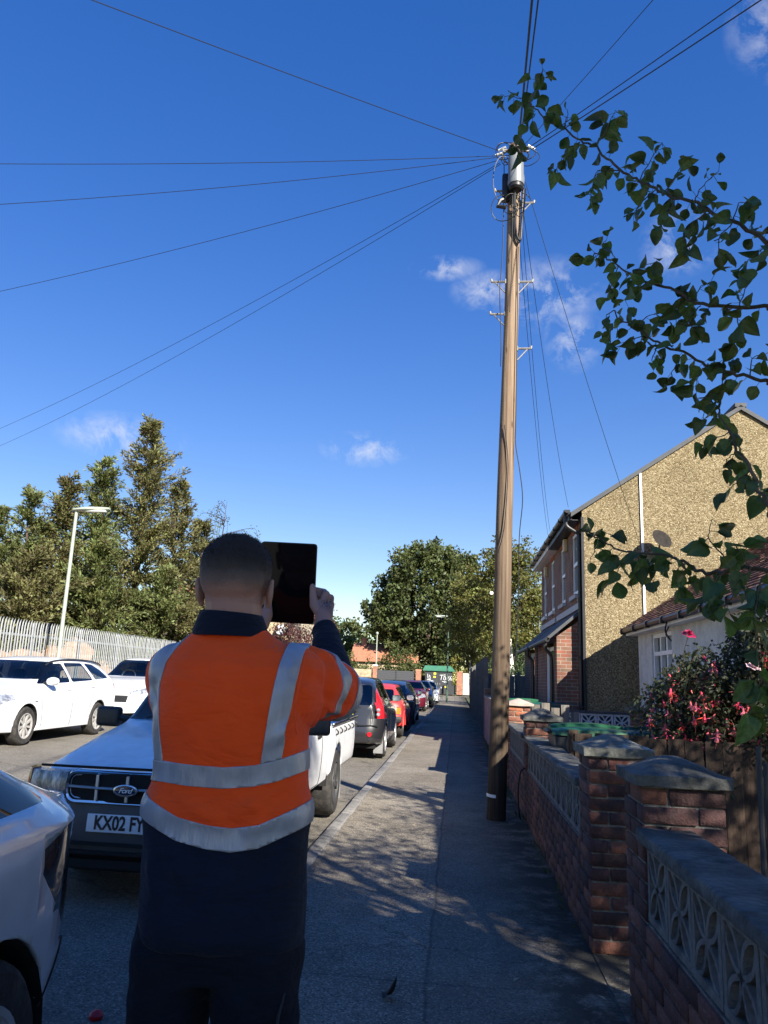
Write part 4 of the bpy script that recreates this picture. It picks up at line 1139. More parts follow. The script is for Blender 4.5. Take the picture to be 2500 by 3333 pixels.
def make_car(name, loc, rz, sh, paintm, spec, label, cat='car', group=None):
    """spec keys: side_windows, windscreen, rear_window, headlight, tail_light, wheels(y list, r), seams ..."""
    root = empty(name, loc, rz); tag(root, label, cat, group)
    bm = sh.bm(); L = sh.L
    parts = []
    def side(poly, nm, m, off=0.0, both=True, xmin=.25):
        for s in ((-1, 1) if both else (both,)):
            fs = cut(bm, poly, 'x', lambda c, s=s: c.x * s > xmin)
            parts.append((nm, take(bm, fs), m, s, off))
    def front(poly, nm, m, y0, y1, off=0.0):
        fs = cut(bm, poly, 'y', lambda c: y0 < c.y < y1)
        parts.append((nm, take(bm, fs), m, 0, off))
    for p, g in spec.get('side_windows', []): side(rounded(p, .05), 'side_window', g)
    if 'windscreen' in spec: p, y0, y1, g = spec['windscreen']; front(rounded(p, .06), 'windscreen', g, y0, y1)
    if 'rear_window' in spec: p, y0, y1, g = spec['rear_window']; front(rounded(p, .06), 'rear_window', g, y0, y1)
    for (nm, p, y0, y1, m) in spec.get('front_cuts', []):
        front(p, nm, m, y0, y1)
    for (nm, p, m) in spec.get('side_cuts', []):
        side(p, nm, m, xmin=.655)
    wy, wr, ar = spec['wheels'][0], spec['wheels'][1], spec.get('arch', spec['wheels'][1] * 1.16)
    for yc in wy:
        poly = [(yc + ar * math.cos(2 * math.pi * k / 26), wr + ar * math.sin(2 * math.pi * k / 26)) for k in range(26)]
        for s in (-1, 1):
            fs = cut(bm, poly, 'x', lambda c, s=s: c.x * s > .3)
            bmesh.ops.delete(bm, geom=fs, context='FACES')
    me = bpy.data.meshes.new('body'); bm.to_mesh(me); bm.free(); me.shade_smooth(); me.set_sharp_from_angle(angle=R(38))
    body = linkmesh('body', me, root, paintm)
    md = body.modifiers.new('thick', 'SOLIDIFY'); md.thickness = .02; md.offset = -1
    for nm, b, m, s, off in parts:
        if not b.f: continue
        o = linkmesh(nm, b.mesh(nm, True, 60), root, m)
        if nm in ('side_window', 'windscreen', 'rear_window'):
            # sealing rubber round each pane
            pass
    w = sh.wid[len(sh.wid) // 2][1]
    # arch liners, floor, seats
    for yc in wy:
        for s in (-1, 1):
            pts = []; lin = MB()
            for k in range(11):
                a = math.pi * k / 10
                pts.append([(s * (w - .03), yc + ar * .99 * math.cos(a), wr + ar * .99 * math.sin(a)), (s * (w - .34), yc + ar * .99 * math.cos(a), wr + ar * .99 * math.sin(a))])
            lin.loft(pts, close=False, caps=False).build('arch_liner', M_under, root)
    MB().box(-w * .8, w * .8, L * .05, L * .95, spec.get('floor', .2), spec.get('floor', .2) + .06).build('floor_pan', M_under, root)
    for (sx_, sy_, sz_) in spec.get('seats', []):
        b = MB(); b.box(sx_ - .23, sx_ + .23, sy_ - .05, sy_ + .45, sz_ - .1, sz_ + .08); 
        b.box(sx_ - .22, sx_ + .22, sy_ + .4, sy_ + .55, sz_, sz_ + .55); b.box(sx_ - .12, sx_ + .12, sy_ + .46, sy_ + .55, sz_ + .56, sz_ + .76)
        b.build('seat', M_seat, root, bevel=.04)
    if 'dash' in spec:
        y, z = spec['dash']; MB().box(-w * .82, w * .82, y, y + .4, z - .25, z).build('dashboard', M_seat, root, bevel=.05)
        d = spec.get('driver', 1)
        MB().tube([(d * .36 + .18 * math.cos(a), y + .5 + .06 * math.sin(a), z + .02 + .17 * math.sin(a)) for a in [2 * math.pi * k / 20 for k in range(21)]], .014, 6).build('steering_wheel', M_black, root)
    for i, yc in enumerate(wy):
        for s in (-1, 1):
            wheel(root, s * (w - spec.get('tyre_w', .2) * .5 - .015), yc, wr, spec.get('tyre_w', .2), spec.get('rim', M_rim), spec.get('spokes', 10), s, spec.get('steer', 0) if i == 0 else 0)
    for (y0, z0, y1, z1) in spec.get('seams', []):
        for s in (-1, 1):
            pts = []
            for k in range(9):
                t = k / 8; y = lerp(y0, y1, t); z = lerp(z0, z1, t); pts.append((s * (sh.side_x(y, z) + .0005), y, z))
            MB().tube(pts, .0045, 4).build('door_seam', M_under, root)
    for (y, z) in spec.get('handles', []):
        for s in (-1, 1):
            x = sh.side_x(y, z); MB().box(s * x - .02, s * x + .02, y - .09, y + .09, z - .018, z + .018).build('door_handle', spec.get('handle_m', paintm), root, bevel=.014)
    for (y, z) in spec.get('mirrors', []):
        for s in (-1, 1):
            x = sh.side_x(y, z) + .02
            b = MB(); mm = Matrix.Translation((s * (x + .13), y, z + .05))
            b.loft([[tuple(mm @ Vector((.105 * f * math.cos(a) ** 1 * 1.0, yy, .075 * f * math.sin(a)))) for a in [2 * math.pi * k / 14 for k in range(14)]] for (f, yy) in ((.45, -.1), (.8, -.07), (1, -.02), (1, .05))])
            o = b.build('door_mirror', spec.get('mirror_m', paintm), root, True, 50)
            MB().box(s * (x + .13) - .085, s * (x + .13) + .085, y + .052, y + .056, z - .005, z + .105).build('mirror_glass', M_chrome, o)
            MB().tube([(s * (x - .04), y, z - .01), (s * (x + .08), y, z + .02)], .022, 6).build('mirror_arm', M_black, o)
    return root
def number_plate(root, y, z, face, text, m, x=0.0, w=.52, h=.111, tilt=0.0):
    """face -1 looks to -y (front of the car), +1 to +y"""
    o = empty('number_plate', (x, y, z)); o.parent = root; o.rotation_euler = (tilt, 0, 0 if face < 0 else math.pi)
    MB().box(-w / 2, w / 2, -.004, .004, -h / 2, h / 2).build('plate', m, o, bevel=.003)
    text_obj(text, .118, M_ink, o, Matrix.Translation((0, -.0065, -.001)) @ Matrix.Rotation(R(90), 4, 'X') @ Matrix.Diagonal((.82, 1, 1, 1)), .0006, .0035)
    return o

# ---- white estate car on the far side
W = 0.905
est = Shell(4.70, [(0, .78), (.15, .84), (.6, .97), (1.1, 1.06), (1.28, 1.1), (1.75, 1.36), (2.1, 1.47), (2.6, 1.52), (3.4, 1.52), (4.1, 1.485), (4.45, 1.44), (4.7, 1.38)],
            [(0, .72), (.6, .86), (1.2, .95), (2.2, .985), (3.4, 1.03), (4.3, 1.08), (4.7, 1.06)],
            [(0, .84), (.5, .89), (1.2, W), (3.4, W), (4.3, .88), (4.7, .8)],
            [(0, .6), (.8, .66), (1.25, .7), (1.8, .62), (2.4, .6), (3.6, .59), (4.4, .56), (4.7, .52)],
            [(0, .24), (1, .2), (3.6, .2), (4.7, .28)],
            [(0, .06), (.3, .0), (.55, .0), (.8, .1), (1, .25)], [(0, .08), (.5, .0), (.8, .02), (1.05, .1), (1.45, .32)])
make_car('estate_car', (-8.2, 12.1, road_z(-7.3) + .0), 0, est, paint('white_paint_estate', (.74, .75, .76)), dict(
    wheels=([.92, 3.62], .325), spokes=9, rim=mat('wheel_trim_silver', (.4, .39, .37), .45, .1, 8, metal=.2), tyre_w=.215,
    side_windows=[([(1.36, 1.02), (2.42, 1.05), (2.38, 1.4), (2.05, 1.385)], G_clear), ([(2.5, 1.055), (3.36, 1.09), (3.22, 1.42), (2.47, 1.41)], G_clear), ([(3.46, 1.1), (4.1, 1.14), (3.95, 1.3), (3.72, 1.4), (3.34, 1.42)], G_clear)],
    windscreen=([(-.72, 1.1), (.72, 1.1), (.58, 1.43), (-.58, 1.43)], 1.05, 2.3, G_clear), rear_window=([(-.6, 1.1), (.6, 1.1), (.5, 1.38), (-.5, 1.38)], 4.2, 4.8, G_clear),
    front_cuts=[('headlight', [(-.88, .76), (-.52, .64), (-.5, .72), (-.8, .86)], -.1, .6, M_lens), ('headlight', [(.88, .76), (.52, .64), (.5, .72), (.8, .86)], -.1, .6, M_lens),
                ('grille', [(-.42, .56), (.42, .56), (.5, .68), (-.5, .68)], -.1, .3, M_black), ('air_intake', [(-.6, .28), (.6, .28), (.66, .42), (-.66, .42)], -.1, .3, M_black)],
    side_cuts=[('headlight', [(.05, .66), (.12, .64), (.52, .8), (.5, .86), (.28, .84)], M_lens), ('tail_light', [(4.32, .82), (4.62, .86), (4.56, 1.06), (4.28, 1.02)], M_red)],
    seats=[(-.36, 2.15, .5), (.36, 2.15, .5)], dash=(1.35, 1.0), driver=-1,
    seams=[(1.42, .3, 1.3, 1.0), (2.46, .27, 2.46, 1.04), (3.05, .3, 3.42, 1.06)], handles=[(2.3, .92), (3.25, .965)], mirrors=[(1.55, 1.02)]),
    'white estate car parked facing us in front of the palisade fence')
# roof rails
for o in [o for o in bpy.data.objects if o.name == 'estate_car']:
    for s in (-1, 1):
        MB().tube(smooth_path([(s * .57, 1.9, 1.35), (s * .575, 2.1, 1.425), (s * .58, 2.7, 1.475), (s * .575, 3.5, 1.475), (s * .56, 4.05, 1.43), (s * .55, 4.2, 1.385)], 4), .018, 6).build('roof_rail', M_black, o)
    MB().tube(smooth_path([(.87, .98, .72), (.905, 1.18, .73)], 2), .012, 5).build('side_repeater', M_greyp, o)
    number_plate(o, -.055, .5, -1, '', M_platew)

# ---- white SUV behind the estate
suv = Shell(4.3, [(0, .9), (.12, .96), (.7, 1.08), (1.15, 1.13), (1.9, 1.52), (2.3, 1.6), (3.4, 1.6), (4.1, 1.5), (4.3, 1.42)], [(0, .82), (1.1, 1.02), (2.4, 1.06), (4.3, 1.16)],
            [(0, .82), (.5, .9), (1.2, .92), (3.4, .92), (4.3, .82)], [(0, .62), (1.1, .72), (1.9, .64), (3.4, .62), (4.3, .55)], [(0, .3), (1, .26), (3.4, .26), (4.3, .32)],
            [(0, .08), (.4, 0), (.7, .0), (1, .12)], [(0, .08), (.6, 0), (1.1, .1), (1.5, .4)])
make_car('white_suv', (-8.05, 17.75, road_z(-8.2)), 0, suv, paint('white_paint_suv', (.72, .73, .73)), dict(
    wheels=([.9, 3.45], .34), spokes=10, side_windows=[([(1.4, 1.1), (2.5, 1.13), (2.45, 1.48), (2.0, 1.46)], G_clear), ([(2.6, 1.14), (3.7, 1.18), (3.4, 1.48), (2.55, 1.49)], G_clear)],
    windscreen=([(-.76, 1.14), (.76, 1.14), (.6, 1.54), (-.6, 1.54)], 1.0, 2.4, G_clear), rear_window=([(-.6, 1.2), (.6, 1.2), (.5, 1.5), (-.5, 1.5)], 3.8, 4.4, G_priv),
    front_cuts=[('headlight', [(-.86, .78), (-.5, .72), (-.5, .8), (-.84, .92)], -.1, .7, M_lens), ('headlight', [(.86, .78), (.5, .72), (.5, .8), (.84, .92)], -.1, .7, M_lens), ('grille', [(-.45, .55), (.45, .55), (.48, .7), (-.48, .7)], -.1, .3, M_black)],
    side_cuts=[('headlight', [(.03, .75), (.12, .73), (.62, .95), (.55, .98)], M_lens)],
    seats=[(-.36, 2.1, .72), (.36, 2.1, .72)], dash=(1.35, 1.1), driver=-1, mirrors=[(1.55, 1.12)]), 'white SUV parked close behind the estate car')

# ---- white pickup truck facing the camera
PKY, PKX = 5.22, -2.13
PZ = road_z(PKX)
pk_paint = paint('white_paint_pickup', (.74, .75, .76), dirt=.16, coat=.45, rough=.4)
pk = Shell(3.35, [(0, .845), (.06, .872), (.25, .92), (.7, 1.0), (1.15, 1.07), (1.28, 1.1), (1.72, 1.46), (2.0, 1.6), (2.3, 1.64), (2.9, 1.64), (3.2, 1.61), (3.35, 1.58)],
           [(0, .8), (.3, .855), (1.2, .985), (2, 1.02), (3.35, 1.04)], [(0, .8), (.3, .83), (1., .845), (3.35, .845)], [(0, .68), (.6, .7), (1.2, .72), (1.75, .66), (2.1, .64), (3.35, .63)],
           [(0, .5), (.2, .42), (1, .42), (3.35, .42)], [(0, .0), (.5, .0), (.7, .02), (.86, .1), (1.1, .12)], [(0, 0), (1, 0), (1.6, .06)], nose_round=.14, tail_round=.02)
truck = make_car('pickup_truck', (PKX, PKY, PZ), 0, pk, pk_paint, dict(
    wheels=([.95], .36), arch=.43, spokes=5, rim=M_rimd, tyre_w=.25, floor=.36,
    side_windows=[([(1.5, 1.06), (2.75, 1.08), (2.72, 1.5), (2.05, 1.5)], G_clear), ([(2.85, 1.1), (3.2, 1.1), (3.15, 1.48), (2.84, 1.49)], G_clear)],
    windscreen=([(-.75, 1.1), (.75, 1.1), (.6, 1.55), (-.6, 1.55)], 1.1, 2.3, G_clear), rear_window=([(-.55, 1.12), (.55, 1.12), (.5, 1.5), (-.5, 1.5)], 3.2, 3.5, G_clear),
    front_cuts=[], side_cuts=[],
    seats=[(-.36, 2.05, .78), (.36, 2.05, .78)], dash=(1.4, 1.04), driver=-1,
    seams=[(1.45, .46, 1.45, 1.0), (2.8, .46, 2.8, 1.04), (1.45, .46, 2.8, .46)], handles=[(2.62, .93)], handle_m=M_black), 'old white pickup truck with chrome grille parked facing us at the kerb', 'pickup')
def tb(nm, x0, x1, y0, y1, z0, z1, m, bev=0, par=truck): return MB().box(x0, x1, y0, y1, z0, z1).build(nm, m, par, bevel=bev)
truck.scale = (.94, 1, 1)
# front bumper, black, wrapped round the corners
def wrap(z0, z1, out, w0=.865, side_len=.55, m=M_greyp, nm='bumper', bow=.06, th=.12):
    rings = []
    for k in range(25):
        u = -1 + 2 * k / 24
        if abs(u) < .72: x = u / .72 * w0 * .9; y = -out + bow * (abs(u) / .72) ** 2
        else:
            t = (abs(u) - .72) / .28; a = t * math.pi / 2
            x = math.copysign(w0 * .9 + w0 * .1 * math.sin(a), u); y = -out + bow + (1 - math.cos(a)) * .16 + max(0, t - .5) * 2 * (side_len - .2)
        nx = Vector((x * .25, y - .8, 0)).normalized() if abs(u) < .9 else Vector((math.copysign(1, x), 0, 0))
        inn = Vector((x, y, 0)) - nx * -0 
        ix, iy = x * .93, y + th
        rings.append([(x * .985, y + .02, z0), (x, y, lerp(z0, z1, .25)), (x, y - .004, lerp(z0, z1, .7)), (x * .985, y + .025, z1), (ix, iy + .02, z1), (ix, iy, z0)])
    return MB().loft(rings).build(nm, m, truck, True, 35)
wrap(.33, .66, .06, m=mat('bumper_plastic', (.055, .06, .066), .5, .2, 8, .2, 120))
wrap(.22, .325, .0, m=M_black, nm='lower_valance')
for z in (.39, .335): tb('bumper_slot', -.55, .55, -.075, -.02, z, z + .02, M_under)
tb('air_slot', -.45, .45, -.05, .05, .25, .3, M_under)
# headlights with amber corner lamps
for s in (-1, 1):
    def hl(nm, xa, xb, z0, z1, m, y0, y1):
        b = MB(); xs = [lerp(xa, xb, k / 6) for k in range(7)]
        rr = []
        for x in xs:
            yy = lerp(y0, y1, ((x - xa) / (xb - xa)) ** 2)
            rr.append([(s * x, yy, z0), (s * x, yy - .012, lerp(z0, z1, .5)), (s * x, yy + .012, z1), (s * x, yy + .12, z1), (s * x, yy + .12, z0)])
        return b.loft(rr).build(nm, m, truck, True, 40)
    hl('headlight', .475, .765, .665, .83, mat('headlamp_fluted', (.42, .43, .44), .2, .4, 18, .5, 60, metal=.35, col2=(.16, .17, .18), stretch=(1, 1, .25)), -.03, .02)
    hl('indicator_lamp', .77, .842, .668, .838, mat('amber_lens_dark', (.42, .1, .02), .15, .2, 20, coat=1), .02, .14)
# grille: chrome surround, bars and dark recess
def rr_frame(nm, w, h, bar, y0, y1, zc, m, corner=.09, tilt=0.0):
    b = MB(); out = rounded([(-w, -h), (w, -h), (w * 1.0, h), (-w * 1.0, h)], corner, 5); inn = rounded([(-w + bar, -h + bar), (w - bar, -h + bar), (w - bar, h - bar), (-w + bar, h - bar)], corner * .75, 5)
    n = len(out); rings = []
    for i in range(n + 1):
        o_, q_ = out[i % n], inn[i % n]; bow = .05 * (o_[0] / w) ** 2
        rings.append([(o_[0], y1 + bow, zc + o_[1]), (o_[0], y0 + .015 + bow, zc + o_[1]), (lerp(o_[0], q_[0], .3), y0 + bow, zc + lerp(o_[1], q_[1], .3)), (lerp(o_[0], q_[0], .75), y0 + .004 + bow, zc + lerp(o_[1], q_[1], .75)), (q_[0], y0 + .02 + bow, zc + q_[1]), (q_[0], y1 + bow, zc + q_[1])])
    b.loft(rings, caps=False); return b.build(nm, m, truck, True, 40)
gr = rr_frame('grille_surround', .475, .105, .03, -.098, .03, .745, M_chrome)
MB().loft([[(x, -.068 + .05 * (x / .475) ** 2, .655), (x, -.068 + .05 * (x / .475) ** 2, .835), (x, .05, .835), (x, .05, .655)] for x in [-.455 + .91 * k / 12 for k in range(13)]]).build('grille_recess', M_under, truck)
M_bar = mat('grille_bar_grey', (.55, .57, .58), .3, .1, 10, metal=.5)
rr_frame('grille_inner', .45, .08, .016, -.076, .03, .745, M_bar, .07)
b = MB()
for (z, h) in ((.742, .016),):
    rings = []
    for k in range(13):
        x = -.45 + .9 * k / 12; bow = .05 * (x / .475) ** 2; rings.append([(x, -.088 + bow, z - h * .4), (x, -.095 + bow, z), (x, -.088 + bow, z + h * .4), (x, -.0 + bow, z + h), (x, -.0 + bow, z - h)])
    b.loft(rings)
b.build('grille_bar', M_bar, truck, True, 40)
for x in (-.23, -.005, .23):
    for (z0, z1) in ((.665, .733), (.752, .826)): tb('grille_bar', x - .009, x + .009, -.086 + .05 * (x / .475) ** 2, .0, z0, z1, M_bar)
bd = MB().lathe([(.001, .012), (.5, .011), (.85, .008), (.86, .012), (1.0, .01), (1.0, -.01), (.001, -.01)], 40, Matrix.Translation((0, -.108, .742)) @ Matrix.Rotation(R(90), 4, 'X') @ Matrix.Diagonal((.088, .037, 1, 1))).build('badge', mat('badge_chrome', (.6, .62, .65), .2, metal=.9), truck, True, 40)
MB().lathe([(.001, .0145), (.8, .0138), (.82, .011)], 40, Matrix.Translation((0, -.108, .742)) @ Matrix.Rotation(R(90), 4, 'X') @ Matrix.Diagonal((.088, .037, 1, 1))).build('badge_field', mat('badge_blue', (.008, .016, .05), .2, coat=1), bd, True, 60)
text_obj('Ford', .05, M_insul, bd, Matrix.Translation((0, -.1235, .742)) @ Matrix.Rotation(R(90), 4, 'X') @ Matrix.Diagonal((1.15, .9, 1, 1)), .0008, .0005, .35, .82)
# number plate
np_ = number_plate(truck, -.078, .53, -1, 'KX02 FYB', M_platew, x=-.01, tilt=R(-4))
# bonnet shut line, wipers, scuttle
MB().tube([(-.72, .055, .858), (-.45, -.0, .864), (-.2, -.03, .868), (0, -.04, .869), (.2, -.03, .868), (.45, -.0, .864), (.72, .055, .858)], .009, 5).build('bonnet_seam', M_under, truck)
for s in (-1, 1):
    pts = []
    for k in range(10):
        y = .1 + k * .12; z = sinterp(pk.belt, y) + .03; pts.append((s * (pk.side_x(y, z) + .001), pk.yof(y / 3.35, z), z))
    MB().tube(pts, .005, 4).build('bonnet_seam', M_under, truck)
for x0 in (-.5, .1): MB().tube([(x0, 1.3, 1.12), (x0 + .25, 1.36, 1.17), (x0 + .5, 1.34, 1.16)], .009, 5).build('wiper', M_black, truck)
# big black door mirrors
for s in (-1, 1):
    mo = MB().box(-.12, .12, -.055, .055, -.085, .085).build('door_mirror', mat('mirror_plastic', (.022, .023, .026), .42, .15, 6, .15, 150), truck, bevel=.035, bseg=4); place(mo, (s * 1.0, 1.62, 1.1), (0, 0, s * .18))
    MB().tube([(-s * .2, .03, -.02), (-s * .08, .0, 0)], .03, 6).build('mirror_arm', M_black, mo)
    MB().box(-.095, .095, .056, .06, -.065, .065).build('mirror_glass', M_chrome, mo)
# load bed
bm = bmesh.new()
bedY0, bedY1 = 3.38, 5.42
rows = []
for i in range(31):
    y = lerp(bedY0, bedY1, i / 30); row = []
    for (x, z) in ((.8, .48), (.825, .52), (.838, .62), (.845, .75), (.843, .88), (.835, .95), (.82, .985)):
        xx = x - (.03 * max(0, (y - 5.2) / .22) ** 2); row.append((xx, z))
    rows.append((y, row))
bm.free()
bed = tb('load_bed', -.78, .78, bedY0, bedY1 - .05, .5, .55, M_greyp)
poly = [(3.85 + .43 * math.cos(2 * math.pi * k / 26), .36 + .43 * math.sin(2 * math.pi * k / 26)) for k in range(26)]
for s in (-1, 1):
    bm = bmesh.new()
    vv = [[bm.verts.new((s * x, y, z)) for x, z in row] for y, row in rows]
    for i in range(30):
        for k in range(6): bm.faces.new((vv[i][k], vv[i][k + 1], vv[i + 1][k + 1], vv[i + 1][k]))
    bmesh.ops.recalc_face_normals(bm, faces=bm.faces)
    fs = cut(bm, poly, 'x', lambda c, s=s: c.x * s > .3); bmesh.ops.delete(bm, geom=fs, context='FACES')
    me = bpy.data.meshes.new('bed_side'); bm.to_mesh(me); bm.free(); me.shade_smooth()
    bo = linkmesh('bed_side', me, bed, pk_paint); sm = bo.modifiers.new('t', 'SOLIDIFY'); sm.thickness = .03; sm.offset = 0
tb('bed_front', -.82, .82, bedY0 - .01, bedY0 + .03, .5, .97, pk_paint)
tb('tailgate', -.8, .8, bedY1 - .03, bedY1 + .01, .5, .97, pk_paint, .01)
for s in (-1, 1):
    b = MB().box(s * .83 - .045, s * .83 + .045, bedY0, bedY1, .985, 1.03).build('bed_rail', M_chrome, bed, bevel=.015)
    for k in range(6): MB().tube(smooth_path([(s * .86, bedY0 + .2 + k * .33, .95), (s * .885, bedY0 + .2 + k * .33, .93), (s * .885, bedY0 + .22 + k * .33, .9), (s * .86, bedY0 + .22 + k * .33, .885)], 3), .009, 5).build('tie_hook', M_black, bed)
    MB().box(s * .7 - .13, s * .7 + .13, 4.3, 4.32, .12, .5).build('mud_flap', mat('mud_flap', (.2, .2, .2), .7, .2, 5), truck)
for yy in (3.85,):
    for s in (-1, 1):
        wheel(truck, s * .72, yy, .36, .25, M_rimd, 5, s)
        pts = [[(s * .8, yy + .43 * math.cos(math.pi * k / 10), .36 + .43 * math.sin(math.pi * k / 10)), (s * .5, yy + .43 * math.cos(math.pi * k / 10), .36 + .43 * math.sin(math.pi * k / 10))] for k in range(11)]
        MB().loft(pts, close=False, caps=False).build('arch_liner', M_under, truck)
# load: bars standing in the bed
for k in range(9): MB().tube([(.4 + .03 * math.sin(k), 3.6 + k * .2, .6), (.42, 3.62 + k * .2, 1.12)], .012, 5).build('load_stake', M_steel, bed)

# ---- black compact people carrier, rear towards us
car_f = Shell(4.05, [(0, .78), (.3, .9), (.8, 1.05), (1.2, 1.18), (1.8, 1.48), (2.2, 1.54), (3.2, 1.53), (3.75, 1.48), (4.05, 1.4)], [(0, .7), (1, .92), (3, 1.0), (4.05, 1.02)],
              [(0, .74), (.6, .83), (1.2, .845), (3.2, .845), (3.8, .83), (4.05, .79)], [(0, .55), (1.1, .65), (1.9, .6), (3.4, .6), (4.05, .56)], [(0, .28), (1, .22), (3.2, .22), (4.05, .3)],
              [(0, .06), (.4, 0), (.8, .12), (1.1, .3)], [(0, .1), (.3, .02), (.55, 0), (.66, .06), (1.0, .1), (1.5, .34)], tail_round=.12)
bl = make_car('black_hatchback', (-2.2, 15.05 + 4.05, road_z(-2.2)), math.pi, car_f, paint('black_paint', (.012, .012, .014), coat=1), dict(
    wheels=([.75, 3.3], .31), spokes=7, tyre_w=.19, side_windows=[([(1.5, 1.05), (2.3, 1.07), (2.25, 1.42), (2.0, 1.42)], G_dark), ([(2.4, 1.07), (3.2, 1.1), (3.1, 1.42), (2.36, 1.43)], G_dark), ([(3.3, 1.12), (3.62, 1.16), (3.45, 1.38), (3.22, 1.42)], G_dark)],
    windscreen=([(-.7, 1.16), (.7, 1.16), (.56, 1.46), (-.56, 1.46)], 1.0, 2.2, G_clear), rear_window=([(-.6, 1.0), (.6, 1.0), (.56, 1.38), (-.56, 1.38)], 3.5, 4.2, G_dark),
    front_cuts=[('tail_light', [(-.85, .76), (-.7, .76), (-.68, 1.02), (-.62, 1.36), (-.72, 1.38)], 3.4, 4.2, M_red), ('tail_light', [(.85, .76), (.7, .76), (.68, 1.02), (.62, 1.36), (.72, 1.38)], 3.4, 4.2, M_red)],
    side_cuts=[('tail_light', [(3.9, .78), (4.1, .76), (4.0, 1.0), (3.8, 1.36), (3.72, 1.36), (3.84, 1.05)], M_red)],
    seats=[(-.36, 2.0, .62), (.36, 2.0, .62), (-.36, 2.8, .64), (.36, 2.8, .64)], dash=(1.3, 1.05), mirrors=[(1.6, 1.05)], seams=[(2.34, .3, 2.34, 1.05), (3.0, .3, 3.25, 1.08)], handles=[(2.2, .95), (3.1, .98)]),
    'black compact people carrier with tall red tail lights, rear facing us behind the pickup')
number_plate(bl, 4.075, .8, 1, 'AO57 HUP', M_platey)
MB().box(-.33, .33, 4.03, 4.1, .88, .915).build('tailgate_grip', M_black, bl, bevel=.01)
for s in (-1, 1):
    MB().lathe([(.001, .0), (.045, .0), (.045, .02), (.001, .022)], 14, Matrix.Translation((s * .58, 4.05, .47)) @ Matrix.Rotation(R(-90), 4, 'X')).build('reflector', M_red, bl)
    for z in (.92, .84): MB().lathe([(.001, .0), (.036, .0), (.03, .02), (.001, .024)], 14, Matrix.Translation((s * .73, 3.985, z)) @ Matrix.Rotation(R(-90), 4, 'X')).build('lamp_lens', M_lens, bl)
MB().tube([(-.75, 4.0, .63), (-.4, 4.07, .63), (.4, 4.07, .63), (.75, 4.0, .63)], .012, 5).build('bumper_seam', M_under, bl)
MB().tube([(-.62, 4.06, .66), (-.64, 4.0, .98)], .006, 4).build('tailgate_seam', M_under, bl); MB().tube([(.62, 4.06, .66), (.64, 4.0, .98)], .006, 4).build('tailgate_seam', M_under, bl)
MB().tube([(-.4, 4.06, .965), (.1, 4.09, .955), (.45, 4.05, .965)], .007, 4).build('rear_wiper', M_black, bl)
for s in (-1, 1): MB().box(s * .72 - .09, s * .72 + .09, 3.66, 3.68, .1, .42).build('mud_flap', mat('mud_flap'), bl)

# ---- red old hatchback
red = Shell(3.85, [(0, .72), (.2, .8), (1.0, .92), (1.25, .97), (1.75, 1.3), (2.0, 1.38), (3.1, 1.38), (3.45, 1.32), (3.85, 1.0)], [(0, .68), (1, .84), (3.85, .9)], [(0, .78), (.5, .815), (3.3, .815), (3.85, .78)],
            [(0, .7), (1.1, .72), (1.9, .6), (3.3, .58), (3.85, .6)], [(0, .3), (1, .24), (3.85, .3)], [(0, .04), (.5, 0), (.75, .03)], [(0, .06), (.45, 0), (.85, .08), (1.4, .5)], nose_round=.06, tail_round=.06)
rc = make_car('red_hatchback', (-2.2, 20.7 + 3.85, road_z(-2.2)), math.pi, red, paint('faded_red_paint', (.5, .04, .035), coat=.5, rough=.45), dict(
    wheels=([.72, 3.12], .3), spokes=4, rim=M_rimd, tyre_w=.19, steer=-.35, side_windows=[([(1.5, .95), (2.35, .96), (2.3, 1.28), (1.98, 1.28)], G_dark), ([(2.45, .96), (3.15, .98), (3.05, 1.28), (2.42, 1.29)], G_dark)],
    windscreen=([(-.66, .98), (.66, .98), (.56, 1.31), (-.56, 1.31)], 1.1, 2.1, G_dark), rear_window=([(-.58, .94), (.58, .94), (.52, 1.24), (-.52, 1.24)], 3.1, 3.8, G_priv),
    front_cuts=[('tail_light', [(-.76, .62), (-.42, .62), (-.42, .78), (-.76, .78)], 3.5, 4., M_amber), ('tail_light', [(.76, .62), (.42, .62), (.42, .78), (.76, .78)], 3.5, 4., M_amber)],
    seats=[(-.34, 2.0, .5), (.34, 2.0, .5)], dash=(1.3, .9), mirrors=[(1.62, .95)], mirror_m=M_chrome, seams=[(2.4, .3, 2.4, .95)], handles=[(2.25, .84)]), 'boxy faded red hatchback parked between the black people carrier and a navy car')
MB().box(-.8, .8, 3.8, 3.93, .4, .56).build('bumper', M_black, rc, bevel=.03)
for s in (-1, 1):
    for yc in (.72, 3.12):
        MB().tube([(s * .815, yc + .37 * math.cos(R(a)), .3 + .37 * math.sin(R(a))) for a in range(0, 181, 15)], .03, 6).build('arch_flare', MATS['faded_red_paint'], rc, True)

